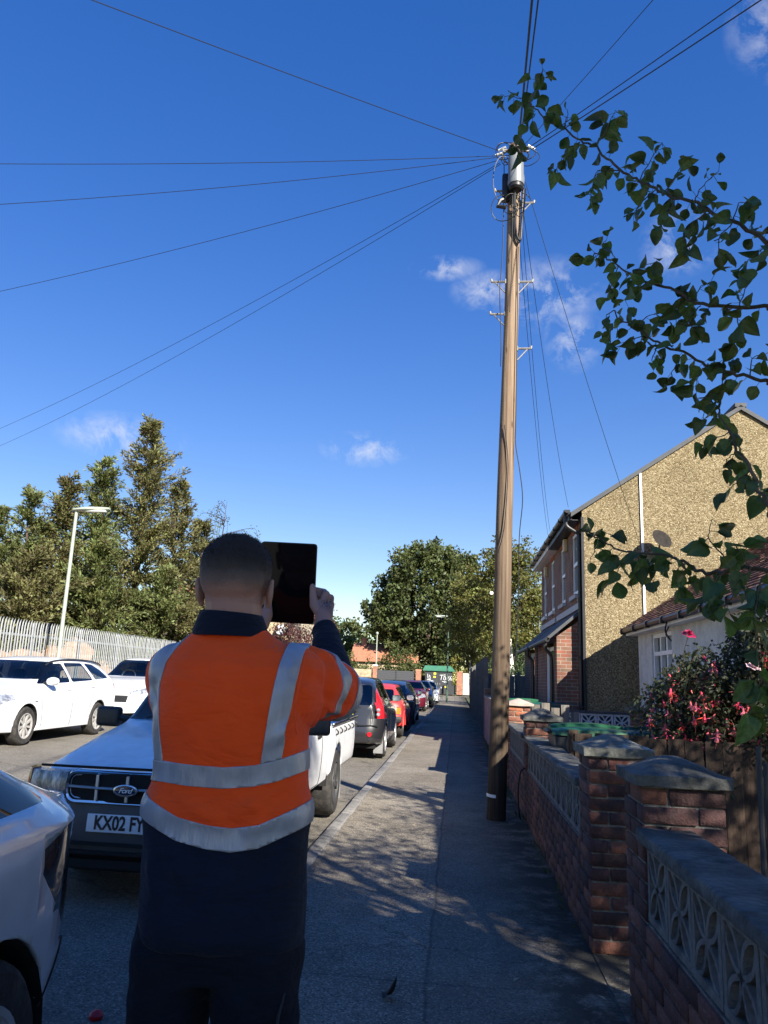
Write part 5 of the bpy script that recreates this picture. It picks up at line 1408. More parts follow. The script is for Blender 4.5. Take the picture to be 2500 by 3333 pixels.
# ---- further cars in the row
hatch = Shell(4.3, [(0, .74), (.15, .82), (.8, 1.0), (1.15, 1.07), (1.85, 1.42), (2.3, 1.48), (3.2, 1.46), (3.9, 1.36), (4.3, 1.12)], [(0, .7), (1, .9), (3, 1.0), (4.3, 1.04)], [(0, .8), (.6, .89), (1.2, .905), (3.4, .905), (4.3, .8)],
              [(0, .6), (1.1, .7), (1.9, .6), (3.2, .58), (4.3, .55)], [(0, .22), (1, .2), (3.4, .2), (4.3, .28)], [(0, .06), (.35, 0), (.6, .02), (.8, .14)], [(0, .08), (.5, 0), (.9, .06), (1.4, .5)])
def hspec(g=G_dark, **kw):
    d = dict(wheels=([.85, 3.5], .32), spokes=8, tyre_w=.2, side_windows=[([(1.4, 1.0), (2.45, 1.04), (2.4, 1.36), (2.05, 1.36)], g), ([(2.55, 1.05), (3.5, 1.1), (3.2, 1.36), (2.5, 1.38)], g)],
             windscreen=([(-.74, 1.08), (.74, 1.08), (.58, 1.4), (-.58, 1.4)], 1.0, 2.3, g), rear_window=([(-.6, 1.05), (.6, 1.05), (.5, 1.33), (-.5, 1.33)], 3.6, 4.4, g),
             front_cuts=[('headlight', [(-.88, .7), (-.5, .62), (-.5, .7), (-.8, .84)], -.1, .7, M_lens), ('headlight', [(.88, .7), (.5, .62), (.5, .7), (.8, .84)], -.1, .7, M_lens),
                         ('air_intake', [(-.5, .28), (.5, .28), (.62, .5), (-.62, .5)], -.1, .3, M_black), ('grille', [(-.4, .6), (.4, .6), (.42, .66), (-.42, .66)], -.1, .3, M_black),
                         ('tail_light', [(-.86, .8), (-.6, .8), (-.58, 1.0), (-.8, 1.02)], 3.7, 4.4, M_red), ('tail_light', [(.86, .8), (.6, .8), (.58, 1.0), (.8, 1.02)], 3.7, 4.4, M_red)],
             side_cuts=[('headlight', [(.04, .68), (.1, .66), (.62, .86), (.56, .9), (.3, .86)], M_lens)],
             seats=[(-.36, 2.1, .58), (.36, 2.1, .58)], dash=(1.35, .98), mirrors=[(1.55, 1.0)], handles=[(2.3, .92), (3.3, .95)], seams=[(2.5, .3, 2.5, 1.02)])
    d.update(kw); return d
make_car('navy_car', (-2.3, 27.0 + 4.3, road_z(-2.2)), math.pi, hatch, paint('navy_paint', (.012, .018, .04)), hspec(mirror_m=M_black), 'dark navy car in the row between the red hatchback and maroon car')
mc = make_car('maroon_hatchback', (-2.35, 38.5, road_z(-2.2)), 0, hatch, paint('maroon_paint', (.09, .006, .016)), hspec(), 'maroon hatchback facing us with headlights visible further along the kerb')
make_car('black_car', (-2.2, 45.2, road_z(-2.2)), 0, hatch, MATS['black_paint'], hspec(), 'black car tucked behind the maroon hatchback')
make_car('white_car', (-2.0, 50.8, road_z(-2.2)), 0, hatch, paint('white_paint_far', (.7, .71, .72)), hspec(), 'white car last in the kerbside row near the kiosk')
make_car('blue_car', (2.1, 72.0, -.02), R(200), hatch, paint('blue_paint', (.06, .12, .22)), hspec(G_clear), 'pale blue car beyond the timber fence at the end of the pavement')

# ---- silver car at the lower left, only its tail corner in view
slv = Shell(4.4, [(0, .76), (.15, .84), (.8, 1.0), (1.2, 1.06), (1.9, 1.4), (2.3, 1.47), (3.1, 1.45), (3.65, 1.37), (4.2, 1.09), (4.28, 1.06), (4.4, 1.04)], [(0, .72), (1, .9), (3, .985), (4.0, 1.0), (4.4, .985)], [(0, .8), (.6, .9), (1.2, .92), (3.4, .925), (4.0, .9), (4.4, .82)],
            [(0, .6), (1.1, .7), (1.9, .6), (3.1, .63), (3.9, .7), (4.4, .76)], [(0, .22), (1, .2), (3.4, .2), (4.4, .3)], [(0, .06), (.35, 0), (.6, .02), (.8, .14)], [(0, .16), (.4, .03), (.6, .0), (.86, .02), (.98, -.05), (1.05, .0), (1.4, .3)], tail_round=.22, tail_k=.13)
M_silver = paint('silver_paint', (.55, .57, .61), rough=.3, metal=.25)
sv = make_car('silver_hatchback', (-2.21, -1.33, road_z(-2.3)), 0, slv, M_silver, hspec(
    side_windows=[([(1.4, 1.02), (2.45, 1.03), (2.4, 1.34), (2.05, 1.34)], G_priv), ([(2.55, 1.03), (4.06, 1.06), (3.62, 1.27), (3.2, 1.37), (2.5, 1.38)], G_priv)],
    rear_window=([(-.57, 1.1), (.57, 1.1), (.5, 1.37), (-.5, 1.37)], 3.2, 4.3, G_priv),
    front_cuts=[('tail_light', [(-.9, .72), (-.66, .74), (-.6, .96), (-.86, .97)], 3.9, 4.6, M_smoke), ('tail_light', [(.9, .72), (.66, .74), (.6, .96), (.86, .97)], 3.9, 4.6, M_smoke)],
    side_cuts=[('tail_light', [(4.16, .6), (4.46, .7), (4.46, .968), (4.1, .972), (3.9, .93), (3.88, .86), (3.98, .76)], M_smoke)],
    wheels=([.85, 3.62], .34), seams=[(2.5, .3, 2.5, 1.0), (4.17, .59, 3.98, .44)]), 'silver blue hatchback, its smoked tail light corner filling the lower left')
# ================================================================ far side of the road: palisade, lamp, spoil heap
pal = empty('palisade_fence', (-12, 14.64, .27)); tag(pal, 'galvanised steel palisade fence with pointed pales along the far pavement', 'fence')
pm = MB()
prof = [(0, -.027), (.014, -.016), (.005, 0), (.014, .016), (0, .027)]
rings = []
for z in (0.04, 2.2, 2.33, 2.4):
    k = 1 if z < 2.3 else (.75 if z < 2.38 else .12)
    dx = 0 if z < 2.3 else (.012 if z < 2.38 else .03)
    rings.append([(x + dx, y * k, z) for x, y in prof] + [(x - .004 + dx, y * k, z) for x, y in reversed(prof)])
pm.loft(rings)
pme = pm.mesh('pale'); pme.materials.append(M_galv)
for i in range(128):
    o = linkmesh('pale', pme, pal); o.location = (random.uniform(-.003, .003), i * .14, random.uniform(-.012, .012)); o.rotation_euler = (random.uniform(-.004, .004), random.uniform(-.003, .003), random.uniform(-.03, .03))
for i in range(7):
    MB().box(-.1, -.03, i * 2.8 + .96, i * 2.8 + 1.07, 0, 2.35).build('post', M_galv, pal)
for z in (.45, 1.95): MB().box(-.035, -.004, -.2, 18.0, z, z + .06).build('rail', M_galv, pal)
# street lamps
def street_lamp(x, y, z0, h, arm, m, label, r=.055):
    o = empty('street_lamp', (x, y, z0)); tag(o, label, 'street lamp', 'street lamps')
    MB().tube([(0, 0, -.1), (0, 0, 1.1), (0, 0, 1.15), (0, 0, h)], [r * 1.35, r * 1.35, r, r * .8], 12).build('post', m, o, True, 40)
    d = 1 if arm > 0 else -1; L_ = abs(arm)
    rings = []
    for k in range(9):
        t = k / 8; x_ = d * (-.08 + t * (L_ + .08)); w = .05 + .09 * math.sin(math.pi * min(1, t * 1.15 + .12)) ; hh = .035 + .035 * math.sin(math.pi * min(1, t * .9 + .1))
        zc = h + .02 + t * .05
        rings.append([(x_, w * math.cos(a), zc + hh * math.sin(a) * (1.2 if math.sin(a) > 0 else .7)) for a in [2 * math.pi * j / 12 for j in range(12)]])
    hd = MB().loft(rings).build('lantern', M_lamp, o, True, 50)
    MB().box(min(d * L_ * .3, d * L_ * .9), max(d * L_ * .3, d * L_ * .9), -.08, .08, h - .03, h + .03).build('diffuser', mat('lamp_diffuser', (.5, .52, .5), .3), hd, bevel=.02)
    MB().box(-.05, .05, -r * 1.45, -r * 1.3, .4, .9).build('door', m, o)
    return o
street_lamp(-10.57, 20.0, .27, 5.4, .95, M_lamp, 'pale green street lamp in front of the palisade fence and conifers')
street_lamp(-.62, 54.9, 0, 5.85, -.95, M_lampg, 'dark green street lamp at the kerb near the graffiti kiosk')
# spoil heap and old boundary behind the palisade
b = MB(); nx_, ny_ = 26, 60
for j in range(ny_ + 1):
    for i in range(nx_ + 1):
        x = -13.1 - i * .17; y = 16 + j * .32
        prof_ = math.sin(math.pi * min(1, i / nx_ + .02)) ** .6
        h = min(1, j / 8, (ny_ - j) / 8) * (1.75 + .6 * noise.noise((y * .42, 3.3, 0)) + .5 * noise.noise((y * 1.1, x * .5, 7))) * prof_
        b.v.append((x, y, .2 + max(0, h + .06 * noise.noise((x * 5, y * 5, 0)))))
for j in range(ny_):
    for i in range(nx_):
        a = j * (nx_ + 1) + i; b.f.append((a, a + 1, a + nx_ + 2, a + nx_ + 1))
so = b.build('spoil_heap', mat('orange_spoil', (.33, .19, .1), .95, .3, 3, 1., 20, col2=(.38, .27, .17), island=.0), None, True, 60)
tag(so, 'heap of orange brown soil and rubble behind the palisade fence', 'spoil heap')

# ================================================================ end of the street
KY = 84.0
kk = empty('electricity_kiosk', (-1.85, KY, .0)); tag(kk, 'dark grey electricity kiosk with green roof and white graffiti', 'kiosk')
M_kio = mat('kiosk_grey', (.035, .037, .04), .55, .2, 3)
MB().box(-1.45, 1.45, 0, 2.2, -.1, 2.42).build('body', M_kio, kk)
MB().loft([[(-1.7, -.2, 2.42), (1.7, -.2, 2.42), (1.7, 2.4, 2.42), (-1.7, 2.4, 2.42)], [(-1.7, -.2, 2.52), (1.7, -.2, 2.52), (1.7, 2.4, 2.52), (-1.7, 2.4, 2.52)], [(-1.5, .1, 2.98), (1.25, .1, 2.98), (1.25, 2.1, 2.98), (-1.5, 2.1, 2.98)]]).build('roof', mat('kiosk_green', (.035, .14, .085), .5, .15, 3), kk)
for (x0, x1) in ((-1.35, -.03), (.03, 1.3)):
    d = MB().box(x0, x1, -.03, -.002, .12, 2.3).build('door', M_kio, kk); MB().box(x1 - .12 if x0 < 0 else x0 + .06, x1 - .06 if x0 < 0 else x0 + .12, -.06, -.031, 1.0, 1.2).build('handle', M_steel, d)
MB().box(.55, 1.75, -.35, -.04, .05, 1.0).build('side_box', M_kio, kk)
for (x, z, w, h) in ((-.42, 2.05, .26, .2), (-.45, 1.72, .24, .18), (.75, .72, .2, .16)):
    MB().box(x - w / 2, x + w / 2, -.39 if z < 1 else -.036, -.352 if z < 1 else -.031, z, z + h).build('warning_sign', mat('warning_yellow', (.75, .6, .05), .5), kk)
M_spray = mat('white_spray_paint', (.75, .75, .75), .7)
def scrawl(pts, s=.028):
    MB().tube([(x, -.042, z) for x, z in pts], s, 5).build('graffiti', M_spray, kk)
gz = 1.5
scrawl([(.1, 2.0), (.5, 2.02), (.72, 2.05)]); scrawl([(.32, 2.0), (.22, gz)]); scrawl([(.55, 1.9), (.5, 1.55), (.62, 1.5), (.72, 1.6), (.7, 1.85), (.58, 1.9)]); scrawl([(.85, 1.95), (.82, 1.5), (.98, 1.5)]); scrawl([(1.1, 1.95), (1.02, 1.7), (1.15, 1.68), (1.05, 1.45)])
scrawl([(1.35, 1.95), (1.22, 1.8), (1.2, 1.55), (1.34, 1.5), (1.38, 1.65), (1.25, 1.7)]); scrawl([(.35, 1.35), (.9, 1.32), (.55, 1.25)])
scrawl([(-1.2, 2.1), (-1.15, 1.6), (-1.0, 1.9), (-1.2, 1.85)]); scrawl([(-1.0, 2.0), (-.9, 1.7), (-1.1, 1.5), (-.8, 1.4), (-.55, 1.35)]); scrawl([(-1.25, 1.5), (-1.0, 1.45), (-.85, 1.6)])
# gates, piers and walls facing us
gt = empty('double_gate', (-6.4, KY - .4, 0)); tag(gt, 'dark grey horizontal boarded double gates beside the kiosk', 'gate')
for (x0, x1) in ((-1.98, -.05), (.05, 1.98)):
    lf = MB().box(x0, x1, .03, .06, .1, 2.3).build('leaf', mat('gate_grey', (.06, .062, .066), .5), gt)
    for k in range(12): MB().box(x0 + .01, x1 - .01, 0, .028, .12 + k * .182, .12 + k * .182 + .17).build('board', mat('gate_grey'), lf)
for x in (-2.0, 0): MB().box(x - .05, x + .05, -.03, .09, 0, 2.42).build('gate_post', M_kio, gt)
def small_pier(x, y, w, h, label, m, capm=None):
    o = empty('brick_pier', (x, y, 0)); tag(o, label, 'pier', 'piers at the end of the street')
    MB().box(-w / 2, w / 2, -w / 2, w / 2, -.1, h).build('shaft', m, o); MB().box(-w / 2 - .03, w / 2 + .03, -w / 2 - .03, w / 2 + .03, h, h + .16).build('cap', capm or mat('terracotta_cap', (.45, .2, .13), .8), o)
small_pier(-4.0, KY - .4, .55, 2.35, 'red brick pier between the dark gates and the kiosk', M_farred)
small_pier(-8.65, KY - .4, .45, 2.7, 'slim brick pier with white top left of the dark gates', M_farred, mat('white_box', (.6, .6, .58), .7))
small_pier(.35, KY - .4, .6, 2.3, 'red brick pier right of the kiosk', M_farred, M_farred)
def far_wall(name, x0, x1, y, h, m, label):
    o = MB().box(x0, x1, y, y + .22, -.1, h).build(name, m); tag(o, label, 'wall')
far_wall('yellow_brick_wall', -22, -8.95, KY - .4, 2.35, M_farbrick, 'yellow brick boundary wall at the far end left of the gates')
far_wall('cream_wall', .7, 9, KY - .3, 2.3, mat('cream_render', (.5, .46, .38), .9, .08, 2), 'cream rendered wall at the far end right of the kiosk')
bp = empty('ball_top_post', (-8.65, KY + .3, 0)); tag(bp, 'slim pale post with ball top rising behind the white topped pier', 'post')
MB().tube([(0, 0, 0), (0, 0, 6.1)], .06, 8).build('post', M_lamp, bp); MB().lathe([(.001, 6.05), (.12, 6.1), (.17, 6.22), (.12, 6.34), (.001, 6.39)], 12).build('ball', M_lamp, bp, True)
ps = empty('marker_post', (1.2, 70.5, 0)); tag(ps, 'thin dark post beside the pale blue car', 'post')
MB().tube([(0, 0, -.05), (0, 0, 1.9)], .04, 8).build('shaft', M_black, ps)
# houses beyond
rb = empty('red_roofed_house', (-8.8, 92, 0)); tag(rb, 'far house with red tiled roof showing above the bushes', 'house')
MB().box(-3.5, 4, 0, 7, 0, 3.4).build('wall', M_farbrick, rb)
rf = MB().prism([(-.4, 3.3), (7.4, 3.3), (3.5, 5.6)], -3.8, 4.3, 'x').build('roof', M_redtile, rb)
MB().box(-2.8, -2.2, 2.8, 3.6, 5.2, 6.2).build('chimney', M_farred, rf)
yb = empty('yellow_brick_house', (-13.5, 47, 0)); tag(yb, 'yellow brick house wall with satellite dish seen under the tablet', 'house')
MB().box(-6, 3.6, 0, 8, -.1, 5.2).build('wall', M_farbrick, yb); MB().box(-2.2, .9, -.02, -.002, -.1, 5.1).build('brick_panel', M_farred, yb)
MB().prism([(-.4, 5.1), (8.4, 5.1), (4, 7.2)], -6.3, 3.8, 'x').build('roof', M_redtile, yb)
for x in (-4.5, -3.2): 
    w_ = MB().box(x, x + .9, -.03, -.003, 2.9, 4.2).build('window', M_winglass, yb); MB().box(x - .05, x + .95, -.05, -.031, 2.85, 2.92).build('sill', M_wpaint, w_)
dd = MB().lathe([(.004, 0), (.2, .03), (.32, .09), (.33, .09), (.2, .02), (.004, -.01)], 20, Matrix.Translation((2.8, -.3, 4.1)) @ Matrix.Rotation(R(70), 4, 'X')).build('satellite_dish', mat('dish_light', (.55, .56, .56), .5), yb, True)
MB().tube([(2.8, 0, 3.8), (2.8, -.3, 4.05)], .025, 6).build('dish_arm', M_steel, dd)
# side fence between house gardens and shrubs (behind the pole)
bf = empty('rear_board_fence', (.95, 30.2, 0)); tag(bf, 'dark boarded fence across the gardens below the birch trunk', 'fence')
fm2 = MB().box(-.1, .1, -.012, .012, 0, 1.75).mesh('board'); fm2.materials.append(M_timber_g)
for i in range(14): linkmesh('board', fm2, bf).location = (.12 + i * .205, random.uniform(-.01, .01), random.uniform(-.03, .03))
for i in range(3): MB().box(i * 1.4 - .05, i * 1.4 + .05, -.08, -.014, 0, 1.9).build('post', M_timber_g, bf)
# ================================================================ vegetation
M_bark = mat('bark_brown', (.09, .065, .045), .95, .35, 6, .9, 30, col2=(.05, .038, .03), stretch=(3, 3, .6))
M_bark_w = mat('bark_birch_white', (.62, .6, .55), .8, .15, 4, .5, 20, col2=(.08, .07, .06), mix=(.62, .68), stretch=(1, 1, 3))
M_twig = mat('twig_dark', (.05, .035, .025), .9, .2, 20)
M_con = leafmat('conifer_green', (0.130, 0.148, 0.050), .45, .035, .22, .6, .8)
M_con2 = leafmat('conifer_olive', (0.148, 0.140, 0.054), .45, .045, .22, .6, .8)
M_oak = leafmat('oak_green', (0.072, 0.088, 0.029), .4, .03, .25, .5, .6)
M_birch = leafmat('birch_yellow_green', (0.143, 0.143, 0.038), .35, .04, .4, .5, .9)
M_bush = leafmat('bush_green', (0.083, 0.101, 0.030), .4, .035, .3, .5, 1.2)
M_bushd = leafmat('bush_dark_green', (0.043, 0.064, 0.024), .4, .03, .25, .5, 1.2)
M_purple = leafmat('purple_leaf', (0.085, 0.030, 0.030), .35, .03, .3, .5, 1.)
M_ygreen = leafmat('yellow_shrub', (0.196, 0.182, 0.042), .3, .03, .35, .5, 1.5)
def leaf_quad(b, p, d, n, l, w):
    """pointed leaf: two triangles folded on the midrib"""
    d = d.normalized(); s = d.cross(n); s = s.normalized() if s.length > 1e-4 else d.orthogonal().normalized()
    up = s.cross(d)
    i = len(b.v)
    b.v += [tuple(p), tuple(p + d * l * .45 + s * w * .5 + up * w * .12), tuple(p + d * l), tuple(p + d * l * .45 - s * w * .5 + up * w * .12)]
    b.f.append((i, i + 1, i + 2, i + 3))
def rdir(rng):
    while True:
        v = Vector((rng.uniform(-1, 1), rng.uniform(-1, 1), rng.uniform(-1, 1)))
        if .05 < v.length < 1: return v.normalized()
def fast_mesh(b, name, m, parent):
    me = bpy.data.meshes.new(name); me.from_pydata(b.v, [], b.f); me.update(); me.materials.append(m)
    return linkmesh(name, me, parent)

def conifer(x, y, z0, h, rad, seed, label, dense=1.0, lean=(0, 0), m=None):
    rng = random.Random(seed)
    root = empty('conifer_tree', (x, y, z0)); tag(root, label, 'tree', 'conifers behind the palisade')
    tr = MB(); top = Vector((lean[0], lean[1], h))
    tp = [Vector((lean[0] * t + .12 * math.sin(t * 5 + seed), lean[1] * t + .1 * math.cos(t * 4 + seed), h * t)) for t in [k / 10 for k in range(11)]]
    tr.tube(tp, [max(.012, .17 * (1 - k / 10) + .012) for k in range(11)], 7)
    cr_ = MB(); br_ = MB()
    nb = int(h * 17 * dense)
    for k in range(nb):
        t = rng.uniform(.06, 1.0) ** .92
        base = Vector((lean[0] * t, lean[1] * t, h * t))
        a = rng.uniform(0, 2 * math.pi)
        L_ = rad * (1.03 - t) ** 1.05 * rng.uniform(.4, 1.35) * 1.12 + .2
        if rng.random() < .12: L_ *= 1.45
        rise = rng.uniform(.25, .95) if t > .45 else rng.uniform(-.1, .45)
        d = Vector((math.cos(a), math.sin(a), rise)).normalized()
        n = max(3, int(L_ / .22)); pts = []
        p = base.copy()
        for j in range(n + 1):
            pts.append(p.copy()); d = (d + Vector((rng.uniform(-.12, .12), rng.uniform(-.12, .12), .03 if j < n * .6 else -.08))).normalized(); p = p + d * (L_ / n)
        br_.tube(pts, [.02 * (1 - j / (n + 1)) + .004 for j in range(n + 1)], 3, caps=False)
        for j in range(1, n + 1):
            q = pts[j]; f = j / n
            ns = rng.randint(11, 16)
            for _ in range(ns):
                if f < .25 and rng.random() < .3: continue
                dirv = ((pts[j] - pts[j - 1]).normalized() * .9 + rdir(rng) * .7 + Vector((0, 0, .05))).normalized()
                ll = rng.uniform(.15, .36) * (1.1 - .3 * f)
                qq = q + rdir(rng) * .12
                leaf_quad(cr_, qq, dirv, rdir(rng) * .6 + Vector((0, 0, 1)), ll, ll * rng.uniform(.16, .3))
                if rng.random() < .7:
                    leaf_quad(cr_, qq + dirv * ll * .45, (dirv + rdir(rng) * .7).normalized(), rdir(rng), ll * .7, ll * .3)
    fast_mesh(tr, 'trunk', M_bark, root); fast_mesh(br_, 'branches', M_bark, root)
    fast_mesh(cr_, 'crown', m or M_con, root)
    return root
CON = [(-14.5, 34, 12.75, 3.0, 'tallest conifer with a thin pointed leader'), (-16.2, 33, 10.6, 2.9, 'conifer left of the tallest, with a ragged forked top'), (-17.6, 32, 9.4, 2.7, 'broad conifer behind the pale street lamp'),
       (-18.6, 31, 8.6, 2.2, 'narrow conifer near the left edge'), (-13.6, 36, 10.1, 2.6, 'conifer right of the tallest with a bent tip'), (-19.2, 30, 7.6, 2.4, 'sparse conifer at the left edge of the picture'),
       (-13.0, 38, 8.6, 2.6, 'lower conifer just left of the man\'s head'), (-15.2, 31.2, 6.4, 2.6, 'low bushy conifer behind the middle of the palisade'), (-17.2, 29.2, 5.6, 2.5, 'low bushy conifer behind the left palisade'), (-13.2, 33.4, 5.6, 2.3, 'low bushy conifer behind the right palisade'), (-19.6, 28, 5.4, 2.6, 'low conifer at the far left behind the palisade')]
for i, (x, y, h, r_, lb) in enumerate(CON):
    conifer(x, y, .2, h, r_, 40 + i, lb, 1.0 if h > 7 else 1.35, (random.uniform(-.3, .3), random.uniform(-.2, .2)), M_con if i % 2 else M_con2)

def leafy(name, x, y, z0, crown_c, crown_r, trunk_h, n_clump, per, ll, m, label, seed, barkm=M_bark, trunk_r=.2, shape=None, group=None, cat='tree', droop=0.0, hollow=.35, clump_r=.75, limbs=9):
    rng = random.Random(seed)
    root = empty(name, (x, y, z0)); tag(root, label, cat, group)
    cc = Vector(crown_c); cl = MB(); wood = MB(); limb = MB()
    if trunk_h:
        tp = [Vector((cc.x * .5 * t * t + .1 * math.sin(t * 4 + seed), cc.y * .4 * t * t, lerp(-.1, trunk_h, t))) for t in [k / 8 for k in range(9)]]
        wood.tube(tp, [trunk_r * (1.25 if k == 0 else 1 - .06 * k) for k in range(9)], 10)
        for k in range(limbs):
            a = rng.uniform(0, 6.28); e = rng.uniform(.1, .95)
            tgt = cc + Vector((crown_r[0] * .75 * math.cos(a) * math.sqrt(1 - (2 * e - 1) ** 2 * .8), crown_r[1] * .75 * math.sin(a) * math.sqrt(1 - (2 * e - 1) ** 2 * .8), crown_r[2] * (2 * e - 1) * .75))
            s0 = tp[rng.randint(4, 8)]; mid = s0.lerp(tgt, .5) + Vector((rng.uniform(-.3, .3), rng.uniform(-.3, .3), .15 * (tgt - s0).length))
            pts = smooth_path([s0, mid, tgt], 5); limb.tube(pts, [max(.012, trunk_r * .42 * (1 - j / len(pts)) + .01) for j in range(len(pts))], 5)
    for k in range(n_clump):
        v = rdir(rng); rr = rng.uniform(hollow, 1.0) ** .5
        lump = 1 + .22 * noise.noise(v * 1.7 + Vector((seed, 0, 0))) + .12 * noise.noise(v * 4 + Vector((0, seed, 0)))
        c = cc + Vector((v.x * crown_r[0], v.y * crown_r[1], v.z * crown_r[2])) * rr * lump
        if shape and not shape(c): continue
        cs = clump_r * rng.uniform(.55, 1.25)
        for _ in range(int(per * rng.uniform(.6, 1.4))):
            q = c + rdir(rng) * cs * rng.random() ** .45 * Vector((1, 1, .8)).x
            dirv = (rdir(rng) + v * .4 + Vector((0, 0, -droop))).normalized()
            l = ll * rng.uniform(.6, 1.35)
            leaf_quad(cl, q, dirv, rdir(rng) * .8 + Vector((0, 0, .6)), l, l * rng.uniform(.5, .8))
    if wood.v: fast_mesh(wood, 'trunk', barkm, root).data.shade_smooth()
    if limb.v: fast_mesh(limb, 'limbs', M_twig if barkm is M_bark_w else barkm, root)
    fast_mesh(cl, 'crown' if cat == 'tree' else 'foliage', m, root)
    return root
leafy('broadleaf_tree', -3.6, 96, 0, (0, 0, 10.2), (6.9, 6.2, 8.2), 6.5, 620, 70, .46, M_oak, 'large round dark green tree at the end of the street', 5, trunk_r=.5, clump_r=.95, hollow=.45, limbs=16)
leafy('birch_tree', 2.85, 40, 0, (-.3, 0, 5.7), (2.3, 2.2, 3.3), 4.6, 300, 60, .15, M_birch, 'white trunked birch with yellow green leaves behind the pole', 8, M_bark_w, .17, shape=lambda c: c.z > 3.5 or abs(c.x) > .9 and c.y > -.6, clump_r=.42, droop=.5, hollow=.15, limbs=14)
leafy('birch_tree', .9, 46, 0, (0, 0, 5.2), (1.7, 1.8, 3.0), 3.6, 210, 55, .15, M_birch, 'yellow green birch left of the pole over the timber fence', 9, M_bark_w, .1, clump_r=.42, droop=.5, hollow=.15)
leafy('dark_tree', 5.2, 48, 0, (0, 0, 4.4), (3.2, 2.4, 4.2), 3, 200, 42, .16, M_bushd, 'dark evergreen behind the birch and the house end', 10, clump_r=.6)
leafy('purple_tree', -9.3, 46, .2, (.4, 0, 3.6), (2.1, 1.8, 2.2), 2.4, 120, 44, .13, M_purple, 'purple leaved tree right of the yellow brick wall', 12, clump_r=.45, hollow=.2)
# sparse weeping birch behind the man's head
rng = random.Random(77)
wb = empty('weeping_birch', (-12.3, 38, .2)); tag(wb, 'sparse weeping birch with bare hanging twigs above the man\'s head', 'tree')
tw = MB(); wl = MB(); tk = MB(); tk.tube([(0, 0, 0), (.1, 0, 4), (.2, 0, 8), (.3, 0, 9.9)], [.09, .06, .03, .008], 7)
for k in range(34):
    z = rng.uniform(5.5, 9.7); a = rng.uniform(0, 6.28); r0 = rng.uniform(.5, 1.6) * (1.0 if z < 9 else .5)
    s0 = Vector((.05 * z / 2, 0, z)); e = s0 + Vector((r0 * math.cos(a), r0 * math.sin(a), rng.uniform(.1, .5)))
    tip = e + Vector((.4 * math.cos(a), .4 * math.sin(a), -rng.uniform(1.0, 2.6)))
    pts = smooth_path([s0, e, e.lerp(tip, .4) + Vector((.15 * math.cos(a), .15 * math.sin(a), .1)), tip], 5); tw.tube(pts, [.02, .018, .016, .014, .012, .01, .009] + [.007] * (len(pts) - 7), 4, caps=False)
    for p in pts[5:]:
        for _ in range(4): leaf_quad(wl, p + rdir(rng) * .15, rdir(rng) + Vector((0, 0, -.6)), rdir(rng), rng.uniform(.07, .12), .06)
fast_mesh(tk, 'trunk', M_bark, wb); fast_mesh(tw, 'twigs', M_twig, wb); fast_mesh(wl, 'crown', M_bush, wb)
def bush(x, y, z0, r, h, m, label, seed, n=60, per=40, ll=.13, cr=.4):
    return leafy('shrub', x, y, z0, (0, 0, h * .5), (r, r * .8, h * .55), 0, n, per, ll, m, label, seed, cat='shrub', group='shrubs at the end of the street', clump_r=cr, hollow=.1)
bush(-6.6, 88, 0, 2.2, 5.2, M_bush, 'tall light green shrub behind the slim pale post', 21, 100, 40, .22, .6)
bush(-4.6, 87.5, 0, 1.9, 3.4, M_bush, 'rounded green shrub above the dark gates', 22, 70, 40, .2, .5)
bush(-11.5, 89, 0, 2.6, 3.9, M_bush, 'olive shrub over the yellow boundary wall', 23, 90, 40, .22, .6)
bush(-15.5, 90, 0, 3, 5.2, M_bushd, 'dark green shrub at the far left over the boundary wall', 24, 100, 40, .24, .6)
bush(.2, 89, 0, 2.2, 3.9, M_ygreen, 'yellowish shrub above the kiosk roof', 25, 80, 40, .2, .5)
bush(2.6, 88, 0, 1.9, 3.5, M_bushd, 'dark rounded shrub above the cream wall', 26, 80, 40, .2, .5)
bush(4.2, 86.5, 0, 1.6, 3.0, M_ygreen, 'golden shrub spilling over the cream wall', 27, 60, 40, .18, .5)
bush(6.5, 88, 0, 2.4, 4.6, M_bush, 'tall green shrub beyond the timber fence', 28, 90, 40, .22, .6)
bush(1.55, 31.6, 0, .55, 2.1, M_ygreen, 'bright yellow green shrub top over the timber fence', 29, 24, 40, .1, .2)
bush(2.6, 33.5, 0, 1.3, 2.2, M_bushd, 'dark shrub at the foot of the birch trunk', 30, 60, 40, .12, .35)
def treeline(x0, x1, y, h, m, label, seed, n):
    rng = random.Random(seed)
    for k in range(n):
        x = lerp(x0, x1, (k + .5) / n) + rng.uniform(-2, 2)
        leafy('distant_tree', x, y + rng.uniform(-6, 6), 0, (0, 0, h * .55), (h * .42, h * .4, h * rng.uniform(.42, .55)), h * .3, 90, 34, .5, m, label % (k + 1 if n > 9 else ('first', 'second', 'third', 'fourth', 'fifth', 'sixth', 'seventh', 'eighth', 'ninth')[k]), seed + k, group='distant trees', clump_r=1.0)
treeline(-34, -10, 118, 9.5, M_bush, 'pale green distant tree beyond the red roof, %s from the left', 60, 5)
treeline(1, 26, 104, 9, M_bushd, 'dark distant tree behind the birches, %s from the street', 70, 6)
